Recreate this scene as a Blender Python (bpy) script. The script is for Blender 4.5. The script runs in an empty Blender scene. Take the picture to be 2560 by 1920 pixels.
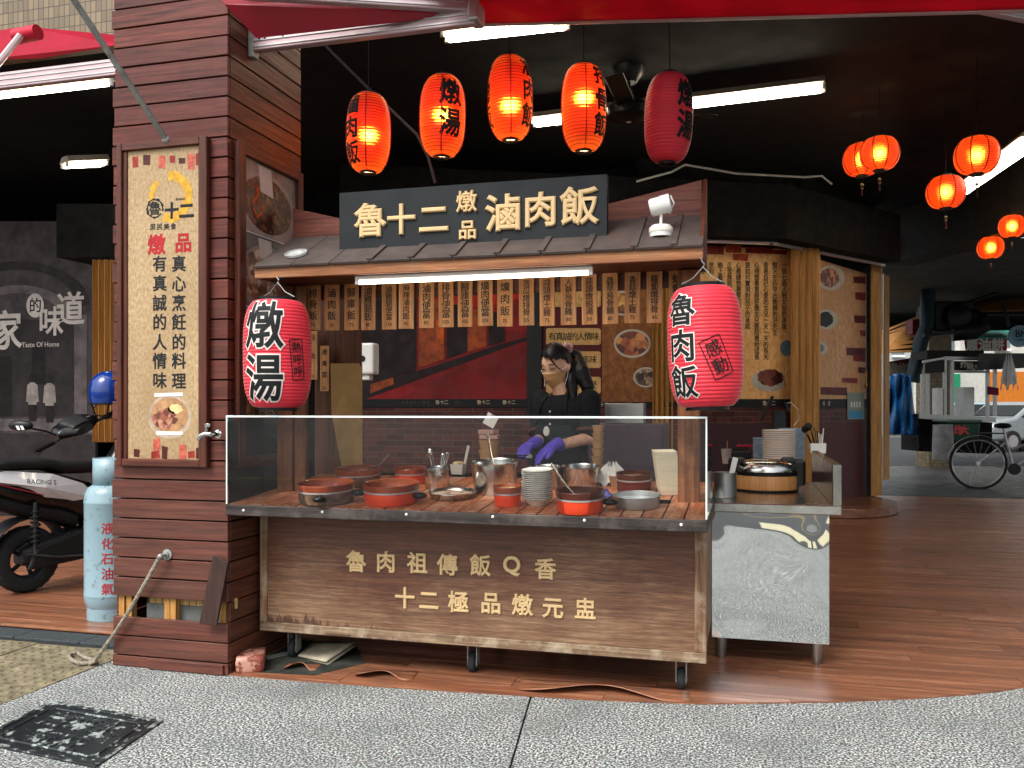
import bpy, bmesh, math, random
from mathutils import Vector, Matrix
random.seed(7)
sc = bpy.context.scene
col = sc.collection
# ------------------------------------------------------------------ camera
ANG = math.radians(15.2); FPX = 2170.0; HOR = 1022.0; CH = 1.25
cam_d = bpy.data.cameras.new('camera'); cam = bpy.data.objects.new('camera', cam_d); col.objects.link(cam)
cam.location = (0, 0, CH); cam.rotation_euler = (math.pi/2, 0, ANG)
cam_d.sensor_width = 36; cam_d.lens = FPX/2560*36; cam_d.shift_y = (HOR-960)/2560
cam_d.clip_start = .05; cam_d.clip_end = 800
sc.camera = cam
# ------------------------------------------------------------------ sky, sun, exposure
SUN_EL = math.radians(52); SUN_AZ = math.radians(205)     # soft high light from behind the camera
w = bpy.data.worlds.new('World'); sc.world = w; w.use_nodes = True
nt = w.node_tree; bg = nt.nodes['Background']
sky = nt.nodes.new('ShaderNodeTexSky'); sky.sky_type = 'NISHITA'; sky.sun_disc = False
sky.sun_elevation = SUN_EL; sky.sun_rotation = SUN_AZ; sky.dust_density = 4; sky.air_density = 1.0; sky.ozone_density = .6
hs = nt.nodes.new('ShaderNodeHueSaturation'); hs.inputs['Saturation'].default_value = .3   # cloud cover takes the blue out
nt.links.new(sky.outputs[0], hs.inputs['Color']); nt.links.new(hs.outputs[0], bg.inputs['Color'])
bg.inputs['Strength'].default_value = .15
sd = bpy.data.lights.new('sun', 'SUN'); so = bpy.data.objects.new('sun', sd); col.objects.link(so)
sd.energy = 1.2; sd.angle = math.radians(25); sd.color = (1, .97, .92)
sdir = Vector((math.sin(SUN_AZ)*math.cos(SUN_EL), math.cos(SUN_AZ)*math.cos(SUN_EL), math.sin(SUN_EL)))
so.rotation_euler = sdir.to_track_quat('Z', 'Y').to_euler(); so.location = (0, -5, 12)
sc.view_settings.view_transform = 'Standard'; sc.view_settings.look = 'None'
sc.view_settings.exposure = 1.0; sc.view_settings.gamma = 1
sc.cycles.use_denoising = True; sc.cycles.max_bounces = 8; sc.cycles.transparent_max_bounces = 24
sc.cycles.sample_clamp_indirect = 6; sc.cycles.caustics_reflective = False; sc.cycles.caustics_refractive = False
# ------------------------------------------------------------------ measuring helpers (photo pixel -> point on a real plane)
_F = Vector((-math.sin(ANG), math.cos(ANG), 0)); _R = Vector((math.cos(ANG), math.sin(ANG), 0)); _U = Vector((0, 0, 1)); _O = Vector((0, 0, CH))
def ray(x, y): return _F + _R*((x-1280)/FPX) + _U*((HOR-y)/FPX)
def GY(x, y, Y): r = ray(x, y); return _O + r*(Y/r.y)
def GX(x, y, X): r = ray(x, y); return _O + r*(X/r.x)
def GZ(x, y, z): r = ray(x, y); return _O + r*((z-CH)/r.z)
def GD(x, y, d): return _O + ray(x, y)*d
def dep(p): return (Vector(p)-_O).dot(_F)
K = 2560/2212.0          # measurements taken on a 2212 px wide view of the photo
# ------------------------------------------------------------------ mesh helpers
class MB:
    def __init__(s): s.v = []; s.f = []; s.sm = []
    def add(s, vs, fs, smooth=False):
        b = len(s.v); s.v += [tuple(v) for v in vs]
        s.f += [tuple(i+b for i in f) for f in fs]; s.sm += [smooth]*len(fs); return s
    def bb(s, x0, x1, y0, y1, z0, z1, M=None):
        vs = [Vector((x, y, z)) for z in (z0, z1) for y in (y0, y1) for x in (x0, x1)]
        if M is not None: vs = [M @ v for v in vs]
        return s.add(vs, [(0, 2, 3, 1), (4, 5, 7, 6), (0, 1, 5, 4), (2, 6, 7, 3), (0, 4, 6, 2), (1, 3, 7, 5)])
    def box(s, c, d, rz=0, M=None):
        m = Matrix.Translation(Vector(c)) @ Matrix.Rotation(rz, 4, 'Z')
        if M is not None: m = m @ M
        return s.bb(-d[0]/2, d[0]/2, -d[1]/2, d[1]/2, -d[2]/2, d[2]/2, m)
    def cyl(s, p0, p1, r0, r1=None, n=14, cap=True, smooth=True):
        p0 = Vector(p0); p1 = Vector(p1); r1 = r0 if r1 is None else r1
        q = (p1-p0).normalized().to_track_quat('Z', 'Y')
        vs = []
        for p, r in ((p0, r0), (p1, r1)):
            for i in range(n):
                a = 2*math.pi*i/n; vs.append(p + q @ Vector((r*math.cos(a), r*math.sin(a), 0)))
        s.add(vs, [(i, (i+1) % n, n+(i+1) % n, n+i) for i in range(n)], smooth)
        if cap:
            s.add(vs[:n], [tuple(range(n))[::-1]]); s.add(vs[n:], [tuple(range(n))])
        return s
    def tube(s, pts, r, n=6, closed=False):
        pts = [Vector(p) for p in pts]; m = len(pts); vs = []
        up = Vector((.13, .2, 1)).normalized()
        for i, p in enumerate(pts):
            a = pts[(i-1) % m] if (closed or i > 0) else p; b = pts[(i+1) % m] if (closed or i < m-1) else p
            t = (b-a).normalized(); x = t.cross(up)
            if x.length < .02: x = t.cross(Vector((1, 0, 0)))
            x.normalize(); y = t.cross(x); rr = r[i] if isinstance(r, (list, tuple)) else r
            for k in range(n):
                an = 2*math.pi*k/n; vs.append(p + x*(rr*math.cos(an)) + y*(rr*math.sin(an)))
        fs = []
        for i in range(m if closed else m-1):
            j = (i+1) % m
            for k in range(n): fs.append((i*n+k, i*n+(k+1) % n, j*n+(k+1) % n, j*n+k))
        s.add(vs, fs, True)
        if not closed:
            s.add(vs[:n], [tuple(range(n))]); s.add(vs[-n:], [tuple(range(n))[::-1]])
        return s
    def lathe(s, prof, c=(0, 0, 0), n=28, M=None, sx=1, sy=1):
        c = Vector(c); vs = []
        for r, z in prof:
            for i in range(n):
                a = 2*math.pi*i/n; v = Vector((r*math.cos(a)*sx, r*math.sin(a)*sy, z))
                if M is not None: v = M @ v
                vs.append(c+v)
        fs = []
        for j in range(len(prof)-1):
            for i in range(n): fs.append((j*n+i, j*n+(i+1) % n, (j+1)*n+(i+1) % n, (j+1)*n+i))
        return s.add(vs, fs, True)
    def prism(s, poly, o, u, v, t, cap=True):
        o = Vector(o); u = Vector(u); v = Vector(v); w_ = u.cross(v).normalized()*t; n = len(poly)
        a = [o+u*x+v*y for x, y in poly]; vs = a+[p+w_ for p in a]
        fs = [(i, (i+1) % n, n+(i+1) % n, n+i) for i in range(n)]
        if cap: fs += [tuple(range(n))[::-1], tuple(range(n, 2*n))]
        return s.add(vs, fs)
    def wprism(s, pts, t):               # polygon given by world points, extruded by vector t
        n = len(pts); t = Vector(t); vs = [Vector(p) for p in pts]; vs += [p+t for p in vs]
        return s.add(vs, [(i, (i+1) % n, n+(i+1) % n, n+i) for i in range(n)] + [tuple(range(n))[::-1], tuple(range(n, 2*n))])
    def quad(s, *p): return s.add(p, [tuple(range(len(p)))])
    def ball(s, c, r, n=14, m=8, sx=1, sy=1, sz=1, M=None):
        pr = [(r*math.sin(math.pi*j/m)+1e-5, -r*math.cos(math.pi*j/m)*sz) for j in range(m+1)]
        return s.lathe(pr, c, n, M, sx, sy)
    def grid(s, fn, nu, nv, smooth=True, closed_u=False):
        vs = [fn(i/(nu if closed_u else nu-1), j/(nv-1)) for j in range(nv) for i in range(nu)]
        fs = []
        for j in range(nv-1):
            for i in range(nu if closed_u else nu-1):
                k = (i+1) % nu; fs.append((j*nu+i, j*nu+k, (j+1)*nu+k, (j+1)*nu+i))
        return s.add(vs, fs, smooth)
    def mesh(s, name, mt):
        me = bpy.data.meshes.new(name); me.from_pydata(s.v, [], s.f)
        me.polygons.foreach_set('use_smooth', s.sm); me.materials.append(mt)
        bm = bmesh.new(); bm.from_mesh(me); bmesh.ops.recalc_face_normals(bm, faces=bm.faces); bm.to_mesh(me); bm.free()
        if any(s.sm): me.set_sharp_from_angle(angle=math.radians(38))
        me.update(); return me
    def build(s, name, mt, parent=None, bevel=0, seg=1, solid=0):
        o = bpy.data.objects.new(name, s.mesh(name, mt)); col.objects.link(o)
        if parent is not None: par(o, parent)
        if solid:
            md = o.modifiers.new('solid', 'SOLIDIFY'); md.thickness = solid; md.offset = 0
        if bevel:
            md = o.modifiers.new('bevel', 'BEVEL'); md.width = bevel; md.segments = seg; md.limit_method = 'ANGLE'; md.angle_limit = math.radians(40)
        return o
_winv = {}
def par(o, p):
    o.parent = p
    o.matrix_parent_inverse = (_winv.get(p.name) or Matrix.Identity(4))
    _winv[o.name] = Matrix.Identity(4)
def tag(o, label=None, cat=None, group=None, kind=None):
    if label: o['label'] = label
    if cat: o['category'] = cat
    if group: o['group'] = group
    if kind: o['kind'] = kind
    return o
def thing(name, label, cat, loc=(0, 0, 0), group=None):
    o = bpy.data.objects.new(name, None); col.objects.link(o); o.location = loc; o.empty_display_size = .1
    _winv[o.name] = Matrix.Translation(-Vector(loc))
    return tag(o, label, cat, group)
def copy_tree(o, parent=None):
    c = o.copy(); col.objects.link(c)
    if parent is not None: c.parent = parent
    for ch in list(o.children): copy_tree(ch, c)
    return c
# ------------------------------------------------------------------ lettering: glyph outlines turned into real faces
_gc = {}; _cu = bpy.data.curves.new('lettering', 'FONT'); _to = bpy.data.objects.new('lettering', _cu); col.objects.link(_to)
_cu.resolution_u = 3
def _raw(s, off):                          # outline faces; strokes fattened by a small chamfer of width off
    k = (s, round(off, 4))
    if k not in _gc:
        _cu.body = s; _cu.size = 1; _cu.bevel_depth = off; _cu.bevel_resolution = 0
        dg = bpy.context.evaluated_depsgraph_get(); dg.update()
        me = _to.evaluated_get(dg).to_mesh()
        V = [(v.co.x, v.co.y, v.co.z/off if off else 1.0) for v in me.vertices]
        F = [tuple(p.vertices) for p in me.polygons]
        if off: F = [f for f in F if all(V[i][2] > -.01 for i in f)]
        us = sorted({i for f in F for i in f}); mp = {i: n for n, i in enumerate(us)}
        _gc[k] = ([V[i] for i in us], [tuple(mp[i] for i in f) for f in F])
        _to.evaluated_get(dg).to_mesh_clear()
    return _gc[k]
_ref = _raw('國', 0)[0]
_ex = (min(p[0] for p in _ref)+max(p[0] for p in _ref))/2; _ey = (min(p[1] for p in _ref)+max(p[1] for p in _ref))/2
_es = max(p[1] for p in _ref)-min(p[1] for p in _ref)
def glyph(ch, off=0.0):                    # CJK glyph in its em box, centred on 0, about 1 high
    v, f = _raw(ch, off); return [((x-_ex)/_es, (y-_ey)/_es, h) for x, y, h in v], f
def word(s, off=0.0):                      # a Latin word or number centred on 0, 1 high
    v, f = _raw(s, off); xs = [p[0] for p in v]; ys = [p[1] for p in v]
    h = max(ys)-min(ys); cx = (min(xs)+max(xs))/2; cy = (min(ys)+max(ys))/2
    return [((x-cx)/h, (y-cy)/h, z) for x, y, z in v], f
def put(mb, g, o, u, v, size, t=0, n=None, wx=1.0):
    vs, fs = g; o = Vector(o); u = Vector(u)*size*wx; v = Vector(v)*size
    nn = Vector(n) if n is not None else Vector(u).cross(Vector(v)).normalized()
    rel = .0003 if not t else t*.35
    P = [o+u*x+v*y+nn*(t-rel*(1-h)) for x, y, h in vs]
    if not t: return mb.add(P, fs)
    ed = {}
    for f in fs:
        for i in range(len(f)):
            a, b = f[i], f[(i+1) % len(f)]; ed[(a, b)] = 1
    side = [(a, b) for (a, b) in ed if (b, a) not in ed and vs[a][2] < .5 and vs[b][2] < .5]
    N = len(P); B = [o+u*x+v*y for x, y, h in vs]
    return mb.add(P+B, fs+[(a, b, b+N, a+N) for a, b in side])
UX = Vector((1, 0, 0)); UY = Vector((0, 1, 0)); UZ = Vector((0, 0, 1))
def printed(mb, items, Y, off=.02, eps=0.0):   # items: (chars, px, py, size px) on a plane facing the street
    for ch, x, y, s in items:
        p = GY(x, y, Y-eps); k = dep(p)/FPX
        put(mb, glyph(ch, off) if ord(ch[0]) > 0x2000 else word(ch, off), p, UX, UZ, s*k)
    return mb
# ------------------------------------------------------------------ materials
def lin(h):
    h = h.lstrip('#'); c = [int(h[i:i+2], 16)/255 for i in (0, 2, 4)]
    return tuple((x/12.92 if x <= .04045 else ((x+.055)/1.055)**2.4) for x in c)+(1,)
def nd(nt, t, ins=None, **at):
    n = nt.nodes.new('ShaderNode'+t)
    for k, v in at.items(): setattr(n, k, v)
    for k, v in (ins or {}).items():
        s = n.inputs[k]
        if isinstance(v, bpy.types.NodeSocket): nt.links.new(v, s)
        else: s.default_value = v
    return n
def mx(nt, f, a, b, mode='MIX'):
    n = nt.nodes.new('ShaderNodeMix'); n.data_type = 'RGBA'; n.blend_type = mode
    for i, v in ((0, f), (6, a), (7, b)):
        if isinstance(v, bpy.types.NodeSocket): nt.links.new(v, n.inputs[i])
        else: n.inputs[i].default_value = v
    return n.outputs[2]
def ramp(nt, f, *st, interp='LINEAR'):
    n = nd(nt, 'ValToRGB', {0: f}); e = n.color_ramp.elements; n.color_ramp.interpolation = interp
    while len(e) < len(st): e.new(.5)
    for i, (p, c) in enumerate(st):
        e[i].position = p; e[i].color = c if len(c) == 4 else tuple(c)+(1,)
    return n.outputs[0]
def g(v): return (v, v, v, 1)
_mc = {}
def newmat(name):
    m = bpy.data.materials.new(name); m.use_nodes = True; nt = m.node_tree
    return m, nt, nt.nodes['Principled BSDF']
def coords(nt, scale=(1, 1, 1), rnd=True):
    tc = nd(nt, 'TexCoord'); v = tc.outputs['Object']
    if rnd:
        oi = nd(nt, 'ObjectInfo'); r = nd(nt, 'Math', {0: oi.outputs['Random'], 1: 37.0}, operation='MULTIPLY')
        v = nd(nt, 'VectorMath', {0: v, 1: r.outputs[0]}, operation='ADD').outputs[0]
    return nd(nt, 'Mapping', {'Vector': v, 'Scale': scale}).outputs[0]
def plain(name, color, rough=.5, metal=0, var=.12, scale=9, bump=0., bscale=60, coat=0, spec=.25, rvar=.12, emit=0):
    if name in _mc: return _mc[name]
    m, nt, b = newmat(name); c = lin(color) if isinstance(color, str) else tuple(color)+(1,)
    v = coords(nt); n1 = nd(nt, 'TexNoise', {'Vector': v, 'Scale': scale, 'Detail': 5, 'Roughness': .65}).outputs[0]
    dark = tuple(x*(1-var*1.6) for x in c[:3])+(1,); lt = tuple(min(1, x*(1+var)) for x in c[:3])+(1,)
    nt.links.new(ramp(nt, n1, (.3, dark), (.7, lt)), b.inputs['Base Color'])
    n2 = nd(nt, 'TexNoise', {'Vector': v, 'Scale': scale*3.1, 'Detail': 3}).outputs[0]
    rr = nd(nt, 'MapRange', {0: n2, 1: .3, 2: .7, 3: max(.02, rough-rvar*rough), 4: min(1, rough+rvar)}).outputs[0]
    nt.links.new(rr, b.inputs['Roughness'])
    b.inputs['Metallic'].default_value = metal; b.inputs['Coat Weight'].default_value = coat; b.inputs['Specular IOR Level'].default_value = spec
    if bump:
        n3 = nd(nt, 'TexNoise', {'Vector': v, 'Scale': bscale, 'Detail': 4}).outputs[0]
        nt.links.new(nd(nt, 'Bump', {'Height': n3, 'Strength': bump, 'Distance': .004}).outputs[0], b.inputs['Normal'])
    if emit:
        b.inputs['Emission Color'].default_value = c; b.inputs['Emission Strength'].default_value = emit
    _mc[name] = m; return m
def wood(name, c1, c2, c3, axis='x', freq=1.0, rough=.5, spread=.25, bump=.25, wear=None, wearamt=.55, coat=0, fade=None, spec=.3):
    if name in _mc: return _mc[name]
    m, nt, b = newmat(name)
    sc_ = {'x': (1.2, 26, 26), 'y': (26, 1.2, 26), 'z': (26, 26, 1.2)}[axis]
    v = coords(nt, tuple(s*freq for s in sc_))
    n1 = nd(nt, 'TexNoise', {'Vector': v, 'Scale': 2.2, 'Detail': 8, 'Roughness': .62, 'Distortion': .7}).outputs[0]
    n2 = nd(nt, 'TexNoise', {'Vector': v, 'Scale': 11, 'Detail': 4, 'Roughness': .7}).outputs[0]
    c = ramp(nt, n1, (.28, lin(c1)), (.52, lin(c2)), (.75, lin(c3)))
    c = mx(nt, .35, c, ramp(nt, n2, (.35, g(.25)), (.62, g(1.0))), 'MULTIPLY')
    oi = nd(nt, 'ObjectInfo')
    vr = nd(nt, 'MapRange', {0: oi.outputs['Random'], 3: 1-spread, 4: 1+spread}).outputs[0]
    hsv = nd(nt, 'HueSaturation', {'Color': c, 'Value': vr}); c = hsv.outputs[0]
    if wear:
        v2 = coords(nt, (3, 3, 3)); n3 = nd(nt, 'TexNoise', {'Vector': v2, 'Scale': 2.4, 'Detail': 7, 'Roughness': .7}).outputs[0]
        f = nd(nt, 'MapRange', {0: n3, 1: .48, 2: .66, 3: 0, 4: wearamt}).outputs[0]
        c = mx(nt, f, c, lin(wear))
    if fade:      # blends into the greyer fade colours towards the foot
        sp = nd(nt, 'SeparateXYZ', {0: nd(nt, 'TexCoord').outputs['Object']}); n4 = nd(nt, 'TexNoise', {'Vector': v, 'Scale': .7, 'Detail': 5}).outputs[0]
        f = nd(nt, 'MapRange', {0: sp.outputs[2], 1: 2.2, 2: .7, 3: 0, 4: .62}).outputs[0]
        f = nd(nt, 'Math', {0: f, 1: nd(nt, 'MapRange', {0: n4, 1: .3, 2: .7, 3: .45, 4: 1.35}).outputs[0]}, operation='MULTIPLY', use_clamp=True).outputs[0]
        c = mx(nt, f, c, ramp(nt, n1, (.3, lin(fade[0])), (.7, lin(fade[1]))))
    b.inputs['Specular IOR Level'].default_value = spec
    nt.links.new(c, b.inputs['Base Color'])
    nt.links.new(nd(nt, 'MapRange', {0: n1, 1: .3, 2: .7, 3: min(1, rough+.12), 4: rough-.08}).outputs[0], b.inputs['Roughness'])
    b.inputs['Coat Weight'].default_value = coat
    nt.links.new(nd(nt, 'Bump', {'Height': n2, 'Strength': bump, 'Distance': .002}).outputs[0], b.inputs['Normal'])
    _mc[name] = m; return m
def emitter(name, color, strength):
    if name in _mc: return _mc[name]
    m, nt, b = newmat(name); b.inputs['Base Color'].default_value = lin(color)
    b.inputs['Emission Color'].default_value = lin(color); b.inputs['Emission Strength'].default_value = strength
    _mc[name] = m; return m
def steel(name='stainless', color='#c4c5c1', rough=.2, bump=.03, aniso=0, cv=.75):
    if name in _mc: return _mc[name]
    m, nt, b = newmat(name); v = coords(nt)
    n = nd(nt, 'TexNoise', {'Vector': v, 'Scale': 7, 'Detail': 6, 'Roughness': .7}).outputs[0]
    c = lin(color); nt.links.new(ramp(nt, n, (.3, tuple(x*cv for x in c[:3])+(1,)), (.65, c)), b.inputs['Base Color'])
    nt.links.new(nd(nt, 'MapRange', {0: n, 1: .3, 2: .7, 3: rough*.7, 4: rough*1.5}).outputs[0], b.inputs['Roughness'])
    b.inputs['Metallic'].default_value = 1
    if not bump: _mc[name] = m; return m
    n2 = nd(nt, 'TexNoise', {'Vector': v, 'Scale': 2.6, 'Detail': 2}).outputs[0]
    nt.links.new(nd(nt, 'Bump', {'Height': n2, 'Strength': bump, 'Distance': .05}).outputs[0], b.inputs['Normal'])
    _mc[name] = m; return m
def clearpane(name, tint=(.93, .96, .94, 1), dirt=.06, rough=.0):
    if name in _mc: return _mc[name]
    m, nt, b = newmat(name); nt.nodes.remove(b); out = nt.nodes['Material Output']
    v = coords(nt, (1.5, 1.5, 5), False); n = nd(nt, 'TexNoise', {'Vector': v, 'Scale': 2, 'Detail': 7, 'Roughness': .7}).outputs[0]
    fr = nd(nt, 'Fresnel', {'IOR': 1.3}).outputs[0]
    tr = nd(nt, 'BsdfTransparent', {0: tint}).outputs[0]; gl = nd(nt, 'BsdfGlossy', {0: (1, 1, 1, 1), 'Roughness': rough}).outputs[0]
    df = nd(nt, 'BsdfDiffuse', {0: (.6, .62, .6, 1)}).outputs[0]
    fd = nd(nt, 'MapRange', {0: n, 1: .35, 2: .75, 3: dirt*.3, 4: dirt*2}).outputs[0]
    a = nd(nt, 'MixShader', {0: fr, 1: tr, 2: gl}).outputs[0]
    nt.links.new(nd(nt, 'MixShader', {0: fd, 1: a, 2: df}).outputs[0], out.inputs[0])
    _mc[name] = m; return m
def cloth(name, color, trans=.45, rough=.7, wob=.0):
    if name in _mc: return _mc[name]
    m, nt, b = newmat(name); nt.nodes.remove(b); out = nt.nodes['Material Output']; c = lin(color)
    v = coords(nt, (1, 1, 1), False); n = nd(nt, 'TexNoise', {'Vector': v, 'Scale': 3, 'Detail': 6}).outputs[0]
    cc = ramp(nt, n, (.3, tuple(x*.75 for x in c[:3])+(1,)), (.7, c))
    d = nd(nt, 'BsdfDiffuse', {0: cc}).outputs[0]; t = nd(nt, 'BsdfTranslucent', {0: cc}).outputs[0]
    s = nd(nt, 'MixShader', {0: trans, 1: d, 2: t}).outputs[0]
    gl = nd(nt, 'BsdfGlossy', {'Roughness': rough*.6}).outputs[0]
    nt.links.new(nd(nt, 'MixShader', {0: .04, 1: s, 2: gl}).outputs[0], out.inputs[0])
    _mc[name] = m; return m
BLK = plain('black_print', '#15181a', .6, var=.05)
GOLD = plain('gold_letter', '#cfb283', .38, var=.08, bump=.05)
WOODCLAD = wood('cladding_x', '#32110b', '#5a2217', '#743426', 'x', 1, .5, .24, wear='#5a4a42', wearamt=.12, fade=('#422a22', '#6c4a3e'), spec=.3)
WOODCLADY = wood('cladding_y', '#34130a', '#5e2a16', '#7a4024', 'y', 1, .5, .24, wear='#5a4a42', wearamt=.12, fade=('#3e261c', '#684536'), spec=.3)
FRAMEZ = wood('frame_z', '#341610', '#552a1c', '#6e3a28', 'z', 1, .45, .08)
FRAMEX = wood('frame_x', '#341610', '#552a1c', '#6e3a28', 'x', 1, .45, .08)
FRAMEY = wood('frame_y', '#341610', '#552a1c', '#6e3a28', 'y', 1, .45, .08)
DARKW = plain('dark_core', '#120c0a', .9, var=.2)
STEEL = steel()
STEELD = steel('stainless_dull', '#a8a9a5', .36, .05)
ALU = plain('aluminium', '#b9b4b2', .38, .75, var=.1)
GALV = plain('galvanised', '#9a9c98', .5, .6, var=.25, scale=25)
BLKPL = plain('black_plastic', '#0e0f10', .38, var=.1)
RUBBER = plain('rubber', '#26282a', .75, var=.2, scale=30)
WHITEP = plain('white_enamel', '#d9d8d2', .3, var=.06)
BLACKC = plain('black_paint', '#070707', .9, var=.25, scale=3)
PAPERW = plain('white_paper', '#dcd8cc', .7, var=.08)
# ------------------------------------------------------------------ the setting
def agg_mat():
    m, nt, b = newmat('washed_aggregate'); v = coords(nt, (1, 1, 1), False)
    n = nd(nt, 'TexNoise', {'Vector': v, 'Scale': 108, 'Detail': 2.2, 'Roughness': .6}).outputs[0]
    n2 = nd(nt, 'TexNoise', {'Vector': v, 'Scale': 2.3, 'Detail': 6, 'Roughness': .7}).outputs[0]
    vo = nd(nt, 'TexVoronoi', {'Vector': v, 'Scale': 160}); h = vo.outputs['Color']
    c = ramp(nt, n, (.41, lin('#1a1f21')), (.485, lin('#565c5d')), (.545, lin('#a9aeab')), (.65, lin('#e4e6e2')))
    c = mx(nt, .22, c, mx(nt, 1, h, lin('#cfc4bd'), 'MULTIPLY'), 'OVERLAY')
    c = mx(nt, nd(nt, 'MapRange', {0: n2, 1: .46, 2: .74, 3: 0, 4: .6}).outputs[0], c, lin('#4e5456'))
    n5 = nd(nt, 'TexNoise', {'Vector': v, 'Scale': .9, 'Detail': 8, 'Roughness': .75, 'Distortion': .6}).outputs[0]
    c = mx(nt, nd(nt, 'MapRange', {0: n5, 1: .5, 2: .68, 3: 0, 4: .5}).outputs[0], c, lin('#5a5b56'))
    sv = nd(nt, 'TexVoronoi', {'Vector': v, 'Scale': 3.2, 'Randomness': 1}).outputs['Distance']
    c = mx(nt, nd(nt, 'MapRange', {0: sv, 1: .045, 2: .075, 3: .55, 4: 0}).outputs[0], c, lin('#2c2f30'))
    nt.links.new(c, b.inputs['Base Color']); b.inputs['Roughness'].default_value = .72
    nt.links.new(nd(nt, 'Bump', {'Height': n, 'Strength': .5, 'Distance': .004}).outputs[0], b.inputs['Normal'])
    return m
AGG = agg_mat()
VINYL = wood('vinyl_plank', '#54301f', '#8c593f', '#b88a6c', 'x', .42, .3, .2, bump=.08, wear='#5e463a', wearamt=.5, spec=.5)
CONC = plain('old_concrete', '#6c6e6b', .85, var=.25, scale=4, bump=.3)
ASPH = plain('asphalt', '#3a3b3d', .85, var=.3, scale=60, bump=.4, bscale=120)
gnd = MB().quad((-200, -200, -.16), (200, -200, -.16), (200, 300, -.16), (-200, 300, -.16)).build('ground', CONC); tag(gnd, kind='structure')
# pavement: slabs of washed aggregate with open joints, back to the kerb behind the viewer
pav = MB().bb(-14, 12, .56, 4.05, -.15, -.012).bb(1.2, 12, 4.05, 9.0, -.15, -.012).build('pavement', plain('joint_fill', '#2c2e2e', .9, var=.2)); tag(pav, kind='structure')
jx = GZ(1325, 1748, 0).x; jx2 = GZ(1275, 1919, 0).x
def slab(pts):
    MB().wprism([(x, y, -.011) for x, y in pts], (0, 0, .011)).build('slab', AGG, pav, bevel=.002)
ja = GZ(1325, 1748, 0); jb = GZ(1275, 1919, 0); jd = (jb-ja)/(jb.y-ja.y)
def jl(y, off=0): return ja.x+(y-ja.y)*jd.x+off
TX = -3.05
for y0, y1 in ((.56, .8), (.807, 4.04)):
    slab([(TX+.004, y0), (jl(y0, -.004), y0), (jl(y1, -.004), y1), (TX+.004, y1)])
    y2 = 4.9 if y1 > 4 else y1; slab([(jl(y0, .004), y0), (1.25, y0), (1.25, y2), (jl(y2, .004), y2)])
    y1 = 9.0 if y1 > 4 else y1
    slab([(1.258, y0), (4.2, y0), (4.2, y1), (1.258, y1)])
    slab([(4.208, y0), (12, y0), (12, y1), (4.208, y1)])
    slab([(-14, y0), (-5.8, y0), (-5.8, y1), (-14, y1)])
slab([(-5.792, .56), (TX-.004, .56), (TX-.004, 2.0), (-5.792, 2.0)])
# tactile guide tiles at the left
TAC = plain('tactile_tile', '#7a715a', .8, var=.35, scale=14, bump=.4)
tm = MB().bb(-.148, .148, -.148, .148, -.012, 0)
for i in range(5):
    for j in range(5): tm.lathe([(.016, 0), (.013, .004), (.006, .0055), (.0001, .0058)], (-.112+i*.056, -.112+j*.056, 0), 8)
tmesh = tm.mesh('tactile_tile', TAC)
for i in range(9):
    for j in range(6):
        o = bpy.data.objects.new('tactile_tile', tmesh); col.objects.link(o); o.location = (TX-.155-i*.3, 2.16+j*.3, -.001+random.uniform(-.002, .002)); par(o, pav)
GRAN = plain('dark_granite', '#3c4244', .6, var=.35, scale=90)
for i in range(6): MB().bb(-5.6+i*.43, -5.6+i*.43+.425, 3.87, 4.03, -.012, .002).build('granite_strip', GRAN, pav, bevel=.002)
kerb = MB(); 
for i in range(26): MB().bb(-14+i, -14+i+.992, 0.36, .555, -.16, .0).build('kerb_stone', plain('kerb', '#8f8f8a', .8, var=.2), pav, bevel=.01)
road = MB().bb(-60, 60, -14, .355, -.3, -.13).build('road', ASPH); tag(road, kind='structure')
MB().bb(-60, 60, -.02, .1, -.13, -.126).build('painted_line', plain('red_line', '#b03a3a', .7, var=.2), road)
for x in (-3.4, -2.6, .1, .9, 1.7): MB().bb(x, x+.45, -3.4, -.9, -.13, -.126).build('crossing_stripe', plain('stripe_cream', '#cfc6a0', .7, var=.25, scale=20), road)
MB().bb(-60, 60, -8.3, -8.1, -.13, -.126).build('painted_line', plain('yellow_line', '#c9a43a', .7, var=.2), road)
# wood-look vinyl floor of the shop, laid up to a curved front edge
EDGE = [(-2.6, 3.575), (-2.081, 3.58), (-1.498, 3.608), (-.644, 3.676), (-.179, 3.75), (.379, 3.93), (.72, 4.07), (.935, 4.18), (1.085, 4.27), (1.6, 4.65), (2.6, 5.6), (4, 7.4)]
def clip(poly, a, b, c):               # keep a*x+b*y >= c
    out = []
    for i in range(len(poly)):
        p, q = poly[i], poly[(i+1) % len(poly)]; dp = a*p[0]+b*p[1]-c; dq = a*q[0]+b*q[1]-c
        if dp >= 0: out.append(p)
        if (dp >= 0) != (dq >= 0):
            t = dp/(dp-dq); out.append((p[0]+t*(q[0]-p[0]), p[1]+t*(q[1]-p[1])))
    return out
def clip_edge(poly):
    for (x0, y0), (x1, y1) in zip(EDGE, EDGE[1:]):
        if not poly: break
        poly = clip(poly, -(y1-y0), (x1-x0), -(y1-y0)*x0+(x1-x0)*y0)
    return poly
base = clip_edge([(-2.6, 3.4), (8, 3.4), (8, 13.3), (-2.6, 13.6)])
fl = MB().wprism([(x, y, .001) for x, y in base], (0, 0, .003))
fl.wprism([(-9, 4.05, .001), (-2.6, 4.05, .001), (-2.6, 13.6, .001), (-9, 13.6, .001)], (0, 0, .003))
fl = fl.build('floor', VINYL); tag(fl, kind='structure')
row = 0; y = 3.45
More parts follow.
